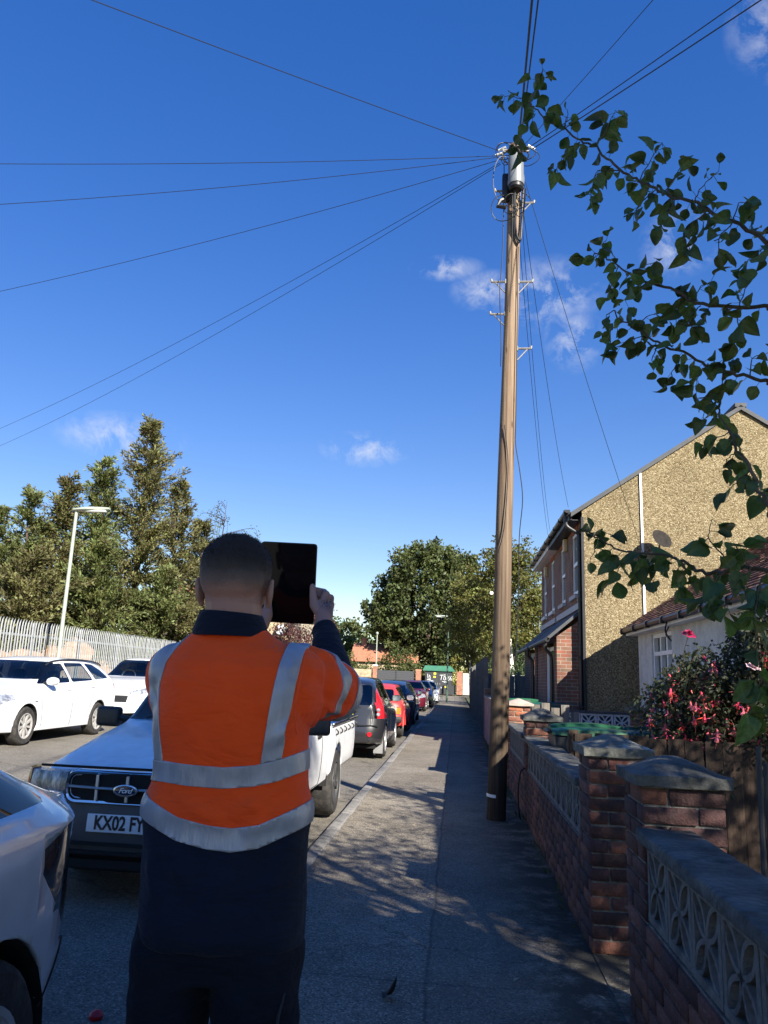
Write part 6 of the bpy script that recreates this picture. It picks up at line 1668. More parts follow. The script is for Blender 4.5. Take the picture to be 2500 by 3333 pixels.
# ================================================================ near garden: rose tree branches, fuchsia
M_rleaf = leafmat('rose_tree_leaf', (.1, .15, .042), .3, .025, .42, .42, 6)
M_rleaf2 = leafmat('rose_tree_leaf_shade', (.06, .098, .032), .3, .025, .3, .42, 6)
M_stem = mat('green_brown_stem', (.08, .06, .035), .8, .3, 30)
def leaf_mesh(seed, curl, fold):
    rng = random.Random(seed); rows = []
    n = 7
    prof = [0, .62, .92, 1.0, .96, .8, .48, 0]
    b = MB()
    idx = []
    for i in range(n + 1):
        t = i / n; w = prof[i] * .4 * (1 + rng.uniform(-.06, .06)); z = -curl * t * t * .9 + .03 * math.sin(t * 9 + seed)
        y = t
        if 0 < i < n:
            a = len(b.v); b.v += [(-w, y + .02, z + fold * w * 1.6 + .02 * rng.uniform(-1, 1)), (-w * .5, y, z + fold * w * .5), (0, y, z), (w * .5, y, z + fold * w * .5), (w, y + .02, z + fold * w * 1.6 + .02 * rng.uniform(-1, 1))]; idx.append(list(range(a, a + 5)))
        else:
            b.v.append((0, y, z)); idx.append([len(b.v) - 1] * 5)
    for i in range(n):
        for k in range(4):
            q = []
            for v in (idx[i][k], idx[i][k + 1], idx[i + 1][k + 1], idx[i + 1][k]):
                if v not in q: q.append(v)
            if len(q) >= 3: b.f.append(tuple(q))
    me = b.mesh('leaf', True); me.materials.append(M_rleaf); return me
LEAVES = [leaf_mesh(k, c, f) for k, (c, f) in enumerate(((.12, .25), (.45, .3), (.7, .15), (.3, .55), (-.1, .35), (.95, .4)))]
BR = {
    'A': [(1.04, 2.50, 2.96), (1.01, 2.54, 3.03), (0.96, 2.57, 3.09), (0.90, 2.61, 3.15), (0.86, 2.64, 3.22), (0.79, 2.68, 3.27), (0.73, 2.71, 3.33), (0.68, 2.75, 3.39), (0.63, 2.78, 3.46), (0.57, 2.82, 3.55), (0.54, 2.85, 3.63), (0.48, 2.89, 3.69), (0.42, 2.92, 3.77), (0.35, 2.96, 3.85), (0.30, 2.99, 3.94), (0.29, 3.03, 4.00), (0.32, 3.06, 4.13), (0.35, 3.10, 4.24)],
    'A2': [(0.30, 3.10, 4.05), (0.26, 3.12, 4.10), (0.21, 3.13, 4.12), (0.16, 3.15, 4.15)],
    'A3': [(0.31, 3.05, 3.96), (0.27, 3.07, 3.91), (0.24, 3.08, 3.86), (0.23, 3.10, 3.83)],
    'A4': [(0.48, 2.90, 3.69), (0.43, 2.90, 3.66), (0.40, 2.90, 3.60), (0.38, 2.90, 3.56)],
    'A5': [(0.42, 2.95, 3.79), (0.43, 2.92, 3.82), (0.43, 2.90, 3.85)],
    'A6': [(0.63, 2.80, 3.47), (0.54, 2.78, 3.47), (0.51, 2.77, 3.41), (0.49, 2.75, 3.34)],
    'A7': [(0.54, 2.85, 3.63), (0.59, 2.88, 3.74), (0.63, 2.90, 3.84)],
    'A8': [(0.68, 2.75, 3.39), (0.73, 2.77, 3.50), (0.79, 2.80, 3.60)],
    'A9': [(0.73, 2.70, 3.32), (0.66, 2.67, 3.24), (0.63, 2.65, 3.18)],
    'A10': [(0.76, 2.70, 3.31), (0.81, 2.70, 3.38), (0.84, 2.70, 3.44)],
    'A11': [(0.79, 2.65, 3.25), (0.75, 2.62, 3.17), (0.71, 2.60, 3.10)],
    'A12': [(0.84, 2.60, 3.20), (0.87, 2.60, 3.26), (0.93, 2.60, 3.32)],
    'A13': [(0.88, 2.55, 3.12), (0.81, 2.53, 3.07), (0.77, 2.52, 3.01), (0.78, 2.50, 2.94)],
    'A14': [(0.95, 2.55, 3.08), (0.96, 2.52, 3.13), (0.99, 2.50, 3.12)],
    'A15': [(0.95, 2.55, 3.08), (0.89, 2.52, 3.00), (0.88, 2.50, 2.93)],
    'A16': [(1.02, 2.45, 2.93), (0.96, 2.42, 2.87), (0.90, 2.40, 2.81)],
    'B': [(1.11, 2.70, 2.83), (1.02, 2.75, 2.85), (0.91, 2.80, 2.89), (0.86, 2.85, 2.95), (0.80, 2.90, 3.02), (0.74, 2.95, 3.07), (0.70, 3.00, 3.13), (0.66, 3.05, 3.20), (0.61, 3.10, 3.27), (0.58, 3.15, 3.32), (0.56, 3.20, 3.32)],
    'B1': [(0.67, 3.10, 3.23), (0.64, 3.10, 3.17), (0.63, 3.10, 3.10)],
    'B2': [(0.63, 3.20, 3.33), (0.62, 3.20, 3.38), (0.64, 3.20, 3.42)],
    'B3': [(0.76, 3.00, 3.10), (0.70, 3.00, 3.06), (0.67, 3.00, 3.01)],
    'B4': [(0.71, 3.05, 3.16), (0.73, 3.02, 3.17), (0.80, 3.00, 3.19)],
    'B5': [(0.91, 2.90, 2.95), (0.94, 2.90, 3.02), (0.98, 2.90, 3.04)],
    'B6': [(0.87, 2.90, 2.98), (0.85, 2.90, 2.92), (0.84, 2.90, 2.86)],
    'B7': [(0.92, 2.85, 2.91), (0.87, 2.83, 2.84), (0.88, 2.80, 2.78)],
    'B8': [(1.02, 2.75, 2.85), (1.04, 2.73, 2.90), (1.05, 2.70, 2.93)],
    'B9': [(1.02, 2.75, 2.85), (1.01, 2.73, 2.77), (0.99, 2.70, 2.69)],
    'C': [(1.09, 2.70, 2.54), (1.04, 2.74, 2.57), (0.97, 2.78, 2.61), (0.92, 2.82, 2.65), (0.85, 2.86, 2.72), (0.78, 2.90, 2.77), (0.73, 2.94, 2.83), (0.70, 2.98, 2.88), (0.65, 3.02, 2.94), (0.63, 3.06, 3.00), (0.61, 3.10, 3.00)],
    'C1': [(0.67, 3.10, 2.97), (0.64, 3.10, 2.94), (0.62, 3.10, 2.92)],
    'C2': [(0.75, 3.00, 2.86), (0.69, 3.00, 2.84), (0.64, 3.00, 2.81)],
    'C3': [(0.72, 3.05, 2.92), (0.76, 3.02, 2.95), (0.79, 3.00, 2.95)],
    'C4': [(0.79, 2.95, 2.80), (0.75, 2.92, 2.73), (0.75, 2.90, 2.68)],
    'C5': [(0.86, 2.90, 2.73), (0.82, 2.90, 2.67), (0.81, 2.90, 2.61)],
    'C6': [(0.92, 2.80, 2.65), (0.89, 2.80, 2.61), (0.87, 2.80, 2.56)],
    'C7': [(0.98, 2.80, 2.62), (0.98, 2.80, 2.67), (1.01, 2.80, 2.67)],
    'C8': [(0.98, 2.80, 2.62), (0.96, 2.80, 2.56), (0.95, 2.80, 2.52)],
    'C9': [(1.03, 2.70, 2.55), (1.04, 2.70, 2.62), (1.10, 2.70, 2.65)],
    'D': [(0.91, 2.90, 2.55), (0.94, 2.84, 2.52), (0.95, 2.79, 2.44), (0.96, 2.73, 2.35), (0.96, 2.67, 2.27), (0.98, 2.61, 2.18), (0.98, 2.56, 2.10), (1.00, 2.50, 2.02)],
    'D1': [(0.99, 2.90, 2.48), (0.93, 2.90, 2.49), (0.92, 2.90, 2.46)],
    'D2': [(0.98, 2.80, 2.38), (0.94, 2.80, 2.36), (0.91, 2.80, 2.34)],
    'D3': [(0.99, 2.75, 2.29), (0.95, 2.75, 2.26), (0.97, 2.75, 2.22)],
    'D4': [(0.99, 2.65, 2.19), (0.95, 2.65, 2.16), (0.92, 2.65, 2.12)],
    'E': [(0.95, 2.40, 1.81), (0.90, 2.46, 1.83), (0.84, 2.52, 1.82), (0.79, 2.58, 1.83), (0.75, 2.64, 1.87), (0.71, 2.70, 1.90), (0.63, 2.76, 1.92), (0.58, 2.82, 1.94), (0.53, 2.88, 1.98), (0.50, 2.94, 2.02), (0.47, 3.00, 2.05)],
    'E1': [(0.50, 2.95, 2.02), (0.54, 2.95, 2.02), (0.57, 2.95, 2.02)],
    'E2': [(0.53, 2.90, 1.98), (0.51, 2.90, 1.95), (0.49, 2.90, 1.92)],
    'E3': [(0.64, 2.80, 1.92), (0.58, 2.80, 1.88), (0.56, 2.80, 1.83)],
    'E4': [(0.64, 2.80, 1.92), (0.64, 2.80, 1.88), (0.63, 2.80, 1.84)],
    'E5': [(0.71, 2.70, 1.90), (0.68, 2.70, 1.86), (0.67, 2.70, 1.82)],
    'E6': [(0.75, 2.65, 1.87), (0.75, 2.62, 1.82), (0.71, 2.60, 1.79)],
    'E7': [(0.84, 2.50, 1.86), (0.81, 2.55, 1.94), (0.84, 2.60, 2.01)],
    'E8': [(0.82, 2.45, 1.81), (0.77, 2.42, 1.77), (0.74, 2.40, 1.72)],
    'E9': [(0.88, 2.40, 1.82), (0.85, 2.40, 1.87), (0.84, 2.40, 1.89)],
    'E10': [(0.88, 2.40, 1.82), (0.84, 2.38, 1.76), (0.78, 2.35, 1.69)],
    'E11': [(0.88, 2.30, 1.78), (0.84, 2.27, 1.70), (0.82, 2.23, 1.58), (0.81, 2.20, 1.49)],
    'E12': [(0.82, 2.20, 1.49), (0.78, 2.20, 1.42), (0.80, 2.20, 1.39)],
}
tree = empty('garden_tree', (2.5, 2.0, -.02)); tag(tree, 'leafy garden tree reaching its dark green branches in from the right', 'tree')
def trel(p): return Vector(p) - Vector((2.5, 2.0, -.02))
MB().tube([trel(p) for p in smooth_path([(2.5, 2.0, -.1), (2.45, 2.05, .9), (2.3, 2.1, 1.7), (2.2, 2.15, 2.4), (2.25, 2.1, 3.2), (2.4, 2.0, 4.2)], 4)], [.09] * 6 + [.075] * 6 + [.05] * 5 + [.035] * 4, 9).build('trunk', M_bark, tree, True)
for a, bname in (((2.28, 2.1, 2.5), 'A'), ((2.3, 2.1, 1.8), 'B'), ((2.33, 2.1, 1.6), 'C'), ((2.36, 2.08, 1.4), 'E'), ((2.3, 2.1, 2.0), 'D')):
    e = Vector(BR[bname][0] if bname != 'D' else BR['D'][-1]); s = Vector(a)
    MB().tube([trel(p) for p in smooth_path([s, s.lerp(e, .5) + Vector((0, 0, .12)), e], 5)], [.028 - .0012 * k for k in range(11)], 6).build('limb', M_stem, tree, True)
rng = random.Random(5)
cand = []
branch_objs = {}
for k, pts in BR.items():
    main = k in 'ABCDE'
    P = smooth_path([Vector(p) for p in pts], 4)
    r0, r1 = (.0075, .002) if main else (.0025, .0011)
    if k == 'D': r0, r1 = r1, r0
    # slight zigzag between leaf nodes
    for j in range(1, len(P) - 1):
        P[j] = P[j] + rdir(rng) * (.006 if main else .004)
    o = MB().tube([trel(p) for p in P], [lerp(r0, r1, j / (len(P) - 1)) for j in range(len(P))], 6).build('branch' if main else 'twig', M_stem, tree, True)
    branch_objs[k] = o
    Ltot = sum((P[j + 1] - P[j]).length for j in range(len(P) - 1))
    step_ = .042 if main else .031
    acc_ = 0; nxt = .03 if main else .02
    for j in range(len(P) - 1):
        seg = (P[j + 1] - P[j]); 
        while acc_ + seg.length > nxt:
            t = (nxt - acc_) / seg.length; cand.append((P[j].lerp(P[j + 1], t), seg.normalized(), o, main)); nxt += step_ * rng.uniform(.7, 1.3)
        acc_ += seg.length
    cand.append((P[-1] if k != 'D' else P[0], (P[-1] - P[-2]).normalized() * (1 if k != 'D' else -1), o, False))
cnt = 0; rest = MB()
rng.shuffle(cand)
for (p, d, o, main) in cand:
    for _ in range(1 if rng.random() < .5 else 2):
        side_v = rdir(rng); side_v = (side_v - d * side_v.dot(d)).normalized()
        ld = (side_v * .9 + d * .5 + Vector((0, 0, -.55))).normalized()
        size = rng.uniform(.036, .072)
        base = p + ld * rng.uniform(.012, .028)
        nrm = (rdir(rng) + Vector((0, -.35, .55))).normalized(); xax = ld.cross(nrm)
        xax = xax.normalized() if xax.length > 1e-3 else ld.orthogonal().normalized(); zax = xax.cross(ld)
        Mt = Matrix(((xax.x, ld.x, zax.x, 0), (xax.y, ld.y, zax.y, 0), (xax.z, ld.z, zax.z, 0), (0, 0, 0, 1)))
        wd = rng.uniform(.9, 1.15)
        if cnt < 300:
            lf = linkmesh('leaf', rng.choice(LEAVES), o); b0 = trel(base)
            lf.matrix_local = Matrix.Translation(b0) @ Mt @ Matrix.Diagonal((size * wd, size, size, 1)); cnt += 1
        else:
            me = rng.choice(LEAVES); T = Matrix.Translation(trel(base)) @ Mt @ Matrix.Diagonal((size * wd, size, size, 1)); rest.add([T @ v.co for v in me.vertices], [tuple(f.vertices) for f in me.polygons])
        rest.tube([trel(p), trel(base)], .001, 3, caps=False)
# unseen rest of the crown, plus leaf masses added to shade pier and fence
rng = random.Random(15)
def crown_blob(b, c, rad, n, off, lo=.05, hi=.085):
    for _ in range(n):
        q = Vector(c) + Vector([rdir(rng)[i] * rad[i] for i in range(3)]) * rng.random() ** .33
        l = rng.uniform(lo, hi); leaf_quad(b, q - off, rdir(rng) + Vector((0, 0, -.4)), rdir(rng) + Vector((0, 0, .8)), l, l * .72)
off = Vector((2.5, 2.0, -.02))
for (c, rad, n) in (((2.9, 1.7, 3.7), (1.0, 1.0, .9), 1300), ((2.75, 2.6, 3.0), (.7, .7, .8), 600), ((3.3, 4.2, 3.3), (.85, .9, .7), 800), ((3.5, 5.2, 3.9), (.8, .8, .5), 800), ((2.2, .9, 3.1), (.6, .6, .6), 900), ((5.6, 1.5, 4.2), (1.35, 2.0, .9), 7000), ((4.75, .0, 4.0), (1.2, 1.15, .75), 6500)):
    crown_blob(rest, c, rad, n, off)
MB().tube([trel(p) for p in smooth_path([(2.3, 2.1, 2.0), (2.7, 3.2, 2.8), (3.2, 4.4, 3.4), (3.5, 5.2, 3.9)], 4)], .03, 6).build('limb', M_bark, tree)
rr = fast_mesh(rest, 'crown', M_rleaf2, tree); rr['kind'] = 'stuff'

# tall tree behind the camera that keeps the near pavement in shade
bt = leafy('street_garden_tree', 8.7, -11.7, -.02, (0, 0, 11.0), (2.9, 2.5, 2.1), 8.8, 330, 95, .2, M_rleaf2, 'tall leafy tree in a garden behind the viewer, seen only by its shade', 33, trunk_r=.2, clump_r=.7, hollow=.05)
bt2 = leafy('street_garden_tree', 8.8, -9.1, -.02, (0, 0, 12.0), (1.4, 1.2, 1.2), 10.2, 90, 80, .18, M_rleaf2, 'second tall tree out of the picture, added to shade the pickup bonnet', 35, trunk_r=.12, clump_r=.6, hollow=.05)  # unseen extra crown, added so its shade reaches the pickup bonnet

# fuchsia with pink flowers
M_fl = leafmat('fuchsia_leaf', (.05, .058, .028), .4, .03, .3, .5, 3)
M_pink = mat('fuchsia_pink', (.62, .05, .11), .55, .25, 20, island=.2)
M_pinkl = mat('fuchsia_petal', (.75, .16, .2), .55, .25, 20, island=.2)
fu = empty('fuchsia_bush', (2.72, 7.6, -.02)); tag(fu, 'fuchsia bush covered in hanging pink red flowers in front of the bungalow', 'shrub')
rng = random.Random(91); st = MB(); lf = MB(); fl = MB(); fpos = []
for k in range(240):
    a = rng.uniform(0, 6.28); r0 = rng.uniform(.2, 1.0); hh = rng.uniform(1.1, 2.3)
    e = Vector((math.cos(a) * r0 * .95 + .1, math.sin(a) * r0 * .8, hh * (1.06 - .3 * r0) * (.85 if math.cos(a) < -.4 else 1.05)))
    pts = smooth_path([(rng.uniform(-.15, .15), rng.uniform(-.15, .15), 0), (e.x * .45, e.y * .45, e.z * .6), e, e + Vector((math.cos(a) * .2, math.sin(a) * .2, -.12))], 4)
    st.tube(pts, [.011 * (1 - j / len(pts)) + .002 for j in range(len(pts))], 4, caps=False)
    for p in pts[3:]:
        for _ in range(20): leaf_quad(lf, p + rdir(rng) * .12, rdir(rng) + Vector((0, 0, -.2)), rdir(rng) + Vector((0, 0, .7)), rng.uniform(.035, .065), rng.uniform(.02, .036))
    for p in pts[6:]:
        if rng.random() < .5 or p.x < -.3: fpos.append(p + rdir(rng) * .07)
fast_mesh(st, 'stems', M_stem, fu); fast_mesh(lf, 'foliage', M_fl, fu)
fm3 = MB(); fm3.lathe([(.001, 0), (.005, -.004), (.006, -.02), (.004, -.024)], 6)
for k in range(4):
    a = k * math.pi / 2; d = Vector((math.cos(a), math.sin(a), -.55)); fm3.add([Vector((0, 0, -.02)), Vector((0, 0, -.022)) + d * .02 + Vector((-math.sin(a), math.cos(a), 0)) * .007, Vector((0, 0, -.018)) + d * .042, Vector((0, 0, -.022)) + d * .02 - Vector((-math.sin(a), math.cos(a), 0)) * .007], [(0, 1, 2, 3)])
fm3.lathe([(.005, -.022), (.011, -.034), (.012, -.05)], 7); fm3.tube([(0, 0, -.03), (.001, 0, -.085)], .0012, 3)
fme = fm3.mesh('flower'); fme.materials.append(M_pink); fme2 = fme.copy(); fme2.materials.clear(); fme2.materials.append(M_pinkl)
fpos.sort(key=lambda p: p.y + p.x * .6 - p.z * .25 + rng.uniform(-.5, .5))
for p in fpos[:170]:
    o = linkmesh('flower', fme if rng.random() < .6 else fme2, fu); o.location = p; o.scale = (1.5, 1.5, 1.55); o.rotation_euler = (rng.uniform(-.3, .3), rng.uniform(-.3, .3), rng.uniform(0, 6))
# roses
def rose(p, m, label, s):
    b = MB(); rg = random.Random(3)
    for ring_, (n, rad, z, tilt) in enumerate(((5, .012, .02, .1), (5, .024, .014, .45), (6, .034, .004, .8))):
        for k in range(n):
            a = 6.28 * k / n + ring_ * .5; c = Vector((math.cos(a), math.sin(a), 0)); t = Vector((-math.sin(a), math.cos(a), 0))
            i = len(b.v); o = c * rad * .3
            b.v += [tuple(o), tuple(o + c * rad * .6 + t * rad * .65 + Vector((0, 0, z))), tuple(o + c * rad * (.75 + tilt * .4) + Vector((0, 0, z * 1.8 - tilt * .008))), tuple(o + c * rad * .6 - t * rad * .65 + Vector((0, 0, z)))]; b.f.append((i, i + 1, i + 2, i + 3))
    o = b.build('rose', m, None, True); o.location = p; o.scale = (s, s, s); o.rotation_euler = (R(28), 0, .4); tag(o, label, 'flower'); 
    MB().tube([(0, 0, 0), (.0, 0, -.1), (.0, -.05, -.25)], .002, 4).build('stem', M_stem, o); return o
rose((2.5, 6.9, 1.66), mat('pale_pink_petal', (.72, .5, .52), .6), 'pale pink rose bloom at the right of the fuchsia bush', 1.5)
rose((2.14, 7.45, 1.95), mat('magenta_petal', (.3, .006, .055), .6), 'deep magenta rose bloom above the fuchsia in front of the white wall', 1.6)
# post, climber canes and low plants beyond the near wall
sp = empty('support_stake', (1.52, 4.25, 0)); tag(sp, 'grey metal stake behind the nearest gate pier', 'stake')
MB().tube([(0, 0, -.05), (.02, 0, 1.18)], .014, 8).build('stake', mat('stake_grey', (.05, .05, .05), .7), sp); MB().tube([(.05, .04, -.05), (.06, .03, 1.1)], .012, 8).build('stake', mat('stake_grey'), sp)
leafy('low_shrub', 1.55, 3.05, 0, (0, 0, .38), (.32, .5, .3), 0, 46, 40, .05, M_bushd, 'low dark green plant behind the nearest screen wall', 51, cat='shrub', clump_r=.13, hollow=.05)
lt = MB(); rng = random.Random(17)
for _ in range(500):
    q = Vector((rng.uniform(1.0, 2.6), rng.uniform(2.6, 6.8), rng.uniform(.0, .015))); leaf_quad(lt, q, rdir(rng) * Vector((1, 1, .2)).x + Vector((0, 0, .05)), Vector((0, 0, 1)), rng.uniform(.03, .06), .03)
lo = fast_mesh(lt, 'fallen_leaves', mat('dead_leaf', (.14, .08, .04), .8, .3, 9, island=.35), None); tag(lo, 'brown fallen leaves littering the garden soil', 'leaves', kind='stuff')
# litter on pavement: individual fallen leaves
dl = MB(); leaf_quad(dl, Vector((0, 0, 0)), Vector((0, 1, .12)), Vector((0, 0, 1)), 1, .55); dme = dl.mesh('dl'); dme.materials.append(mat('dead_leaf'))
dme2 = dme.copy(); dme2.materials.clear(); dme2.materials.append(mat('pale_dead_leaf', (.3, .25, .16), .8))
b_ = linkmesh('curled_leaf', LEAVES[5].copy(), None, mat('dark_dead_leaf', (.035, .025, .02), .8)); place(b_, (-.32, 3.95, .025), (R(170), .1, 1.2), .085); tag(b_, 'large dark curled leaf lying on the near pavement', 'leaf')
rng = random.Random(23)
for k in range(16):
    x = rng.choice((rng.uniform(.3, .74), rng.uniform(.3, .74), rng.uniform(-1., .5))); y = rng.uniform(2.4, 12)
    if k == 0: x, y = .1, 4.6
    o = linkmesh('fallen_leaf', dme2 if rng.random() < .5 else dme, None); place(o, (x, y, .012), (rng.uniform(-.2, .2), rng.uniform(-.2, .2), rng.uniform(0, 6)), rng.uniform(.02, .05)); tag(o, 'small dry leaf lying on the shaded pavement', 'leaf', 'dry leaves scattered on the pavement')
rd = MB().lathe([(.001, .035), (.02, .03), (.032, .015), (.03, 0), (.001, -.002)], 10).build('bottle_top', mat('red_plastic', (.4, .015, .02), .4), None, True); place(rd, (-1.58, 3.72, road_z(-1.6) + .002)); tag(rd, 'small red plastic bottle top lying on the road beside the silver car', 'bottle top')
rng = random.Random(29)
for k in range(4):
    o = MB().prism([(0, 0), (.03, .01), (.035, .03), (.01, .035)], 0, .002, 'z').build('paper_scrap', M_wpaint); place(o, (-1.32 + rng.uniform(-.1, .06), 2.9 + rng.uniform(-.25, .3), road_z(-1.35) + .006), (rng.uniform(-.3, .3), .1, rng.uniform(0, 6))); tag(o, 'tiny white scrap on the road beside the man\'s legs', 'litter', 'white scraps on the road')
# dirt, grit and leaves caught in the gutter
gd = MB(); rng = random.Random(37)
for _ in range(420):
    y = rng.uniform(4.5, 30); q = Vector((-1.24 - abs(rng.gauss(0, .06)), y, road_z(-1.25) + .006)); leaf_quad(gd, q, Vector((rng.uniform(-1, 1), rng.uniform(-1, 1), .08)), Vector((0, 0, 1)), rng.uniform(.012, .05), rng.uniform(.01, .028))
tag(fast_mesh(gd, 'gutter_litter', mat('dead_leaf'), None), 'dead leaves and grit lying in the gutter along the kerb', 'leaves', kind='stuff')
# weeds along wall foot
wd = MB(); rng = random.Random(31)
for _ in range(260):
    y = rng.choice((rng.uniform(5, 22), rng.uniform(11, 20))); q = Vector((.76 + rng.uniform(-.05, .01), y, 0)); leaf_quad(wd, q, Vector((rng.uniform(-1, .2), rng.uniform(-.6, .6), rng.uniform(.6, 1.4))), rdir(rng), rng.uniform(.03, .11), rng.uniform(.008, .02))
tag(fast_mesh(wd, 'weeds', M_bush, None), 'tufts of weeds along the foot of the garden walls', 'weeds', kind='stuff')
# ================================================================ the man with the tablet
MAN = Vector((-.53, 1.85, 0))
man = empty('person', MAN); tag(man, 'man in orange high visibility sweatshirt with grey bands, back to us, holding up a tablet', 'person')
def ell(b, c, r, rot=None, n=20, m=12):
    c = Vector(c); M_ = rot or Matrix.Identity(3)
    rows = []
    for j in range(1, m):
        th = math.pi * j / m
        rows.append([c + M_ @ Vector((r[0] * math.sin(th) * math.cos(a), r[1] * math.sin(th) * math.sin(a), -r[2] * math.cos(th))) for a in [2 * math.pi * k / n for k in range(n)]])
    b.loft(rows)
def capsule(b, pts, rad, n=12, flat=1.0):
    """tube with rounded ends"""
    P = [Vector(p) for p in pts]; R_ = list(rad)
    d0 = (P[0] - P[1]).normalized(); d1 = (P[-1] - P[-2]).normalized()
    PP = [P[0] + d0 * R_[0] * .95, P[0] + d0 * R_[0] * .6] + P + [P[-1] + d1 * R_[-1] * .6, P[-1] + d1 * R_[-1] * .95]
    RR = [R_[0] * .3, R_[0] * .8] + R_ + [R_[-1] * .8, R_[-1] * .3]
    b.tube(PP, RR, n, True, flat)
def remeshed(b, voxel, smooth=4, name='tmp'):
    me = bpy.data.meshes.new(name); me.from_pydata(b.v, [], b.f); me.update()
    bm = bmesh.new(); bm.from_mesh(me); bmesh.ops.recalc_face_normals(bm, faces=bm.faces); bm.to_mesh(me); bm.free()
    o = bpy.data.objects.new(name, me); COL.objects.link(o)
    md = o.modifiers.new('r', 'REMESH'); md.mode = 'VOXEL'; md.voxel_size = voxel
    sm = o.modifiers.new('s', 'SMOOTH'); sm.iterations = smooth; sm.factor = .5
    dg = bpy.context.evaluated_depsgraph_get()
    out = bpy.data.meshes.new_from_object(o.evaluated_get(dg))
    bpy.data.objects.remove(o)
    return out
def superring(z, xl, xr, yb, yf, n=40, p=2.5, yc=None):
    cx, cy = (xl + xr) / 2, (yb + yf) / 2; rx, ry = (xr - xl) / 2, (yf - yb) / 2
    out = []
    for k in range(n):
        a = 2 * math.pi * k / n; c, s = math.cos(a), math.sin(a)
        out.append((cx + rx * math.copysign(abs(c) ** (2 / p), c), cy + ry * math.copysign(abs(s) ** (2 / p), s), z))
    return out
SR, ER, WR = Vector((-.39, 1.86, 1.452)), Vector((-.318, 2.135, 1.405)), Vector((-.404, 2.325, 1.6))
SL, EL, WL = Vector((-.695, 1.86, 1.45)), Vector((-.715, 2.12, 1.36)), Vector((-.615, 2.33, 1.572))
# ---- skin: head, neck, arms and hands as one surface
b = MB()
HC = Vector((-.549, 1.86, 1.698))
ell(b, HC, (.0855, .098, .0885)); ell(b, HC + Vector((0, .03, -.035)), (.077, .085, .08)); ell(b, HC + Vector((0, -.03, -.02)), (.079, .068, .075))
ell(b, HC + Vector((0, .06, -.095)), (.056, .055, .05)); ell(b, HC + Vector((0, .088, -.125)), (.026, .022, .02))
capsule(b, [HC + Vector((0, -.01, -.06)), (-.546, 1.855, 1.56), (-.545, 1.865, 1.47)], [.07, .065, .062])
# face: nose, brow, lips, eye sockets stay shallow
capsule(b, [HC + Vector((0, .095, 0)), HC + Vector((0, .112, -.045))], [.009, .013]); ell(b, HC + Vector((-.032, .088, .008)), (.022, .012, .008)); ell(b, HC + Vector((.032, .088, .008)), (.022, .012, .008))
ell(b, HC + Vector((0, .098, -.085)), (.023, .01, .0065)); ell(b, HC + Vector((0, .096, -.097)), (.02, .01, .007))
for s in (-1, 1):    # ears: rim, bowl and lobe
    ec = HC + Vector((s * .0835, .004, -.052)); tilt = Matrix.Rotation(R(s * 24), 3, 'Z')
    for k in range(7):
        a = R(-70 + k * 45); q = [Vector((s * .006, .013 * math.cos(a + .6) - .004, .03 * math.sin(a))), Vector((s * .006, .013 * math.cos(a + R(45) + .6) - .004, .03 * math.sin(a + R(45))))]
        capsule(b, [ec + tilt @ q[0], ec + tilt @ q[1]], [.0048, .0048], 8)
    ell(b, ec + tilt @ Vector((s * .001, -.002, 0)), (.0065, .017, .029), tilt.copy()); ell(b, ec + Vector((s * .0, .004, -.031)), (.006, .008, .009))
ell(b, (-.54, 1.86, 1.35), (.15, .09, .2)); ell(b, (-.53, 1.86, 1.05), (.15, .09, .2))
for (S_, E_, W_) in ((SR, ER, WR), (SL, EL, WL)):
    capsule(b, [S_, S_.lerp(E_, .5), E_, E_.lerp(W_, .35), W_], [.05, .047, .04, .04, .0275])
# right hand round the tablet's right edge
def finger(pts, r): capsule(b, pts, r, 10)
capsule(b, [WR, (-.4065, 2.345, 1.628), (-.408, 2.362, 1.648)], [.027, .028, .027], 12)
for (k0, k1, r_) in (((-.418, 2.352, 1.642), (-.409, 2.376, 1.699), .0165), ((-.406, 2.368, 1.64), (-.399, 2.398, 1.69), .017), ((-.404, 2.378, 1.632), (-.399, 2.412, 1.672), .0165), ((-.407, 2.37, 1.622), (-.405, 2.42, 1.65), .0155)):
    capsule(b, [k0, k1], [r_, r_ * .82], 10)
for (k1, z, ln) in (((-.409, 2.378, 1.7), 1.712, .07), ((-.4, 2.402, 1.69), 1.694, .075), ((-.4, 2.416, 1.672), 1.672, .07), ((-.406, 2.42, 1.65), 1.648, .055)):
    finger([k1, (k1[0] - .012, 2.412, z), (k1[0] - .045, 2.407, z + .006), (k1[0] - ln, 2.4045, z + .008)], [.0115, .0098, .0088, .0076])
finger([(-.418, 2.348, 1.638), (-.441, 2.356, 1.664), (-.4475, 2.364, 1.694), (-.4515, 2.3685, 1.722)], [.019, .0155, .0118, .0098])
# left hand at the lower left corner
capsule(b, [WL, (-.612, 2.35, 1.6), (-.617, 2.366, 1.622)], [.028, .029, .026], 12)
for (k0, k1, r_) in (((-.604, 2.356, 1.612), (-.628, 2.38, 1.668), .0165), ((-.615, 2.37, 1.61), (-.638, 2.4, 1.656), .017), ((-.617, 2.378, 1.604), (-.64, 2.412, 1.64), .016), ((-.616, 2.372, 1.596), (-.636, 2.418, 1.62), .015)):
    capsule(b, [k0, k1], [r_, r_ * .82], 10)
for (k1, z, ln) in (((-.63, 2.384, 1.67), 1.682, .068), ((-.639, 2.404, 1.656), 1.662, .074), ((-.64, 2.416, 1.64), 1.642, .07), ((-.636, 2.42, 1.62), 1.62, .055)):
    finger([k1, (k1[0] + .012, 2.412, z), (k1[0] + .045, 2.407, z + .006), (k1[0] + ln, 2.4045, z + .008)], [.0115, .0098, .0088, .0076])
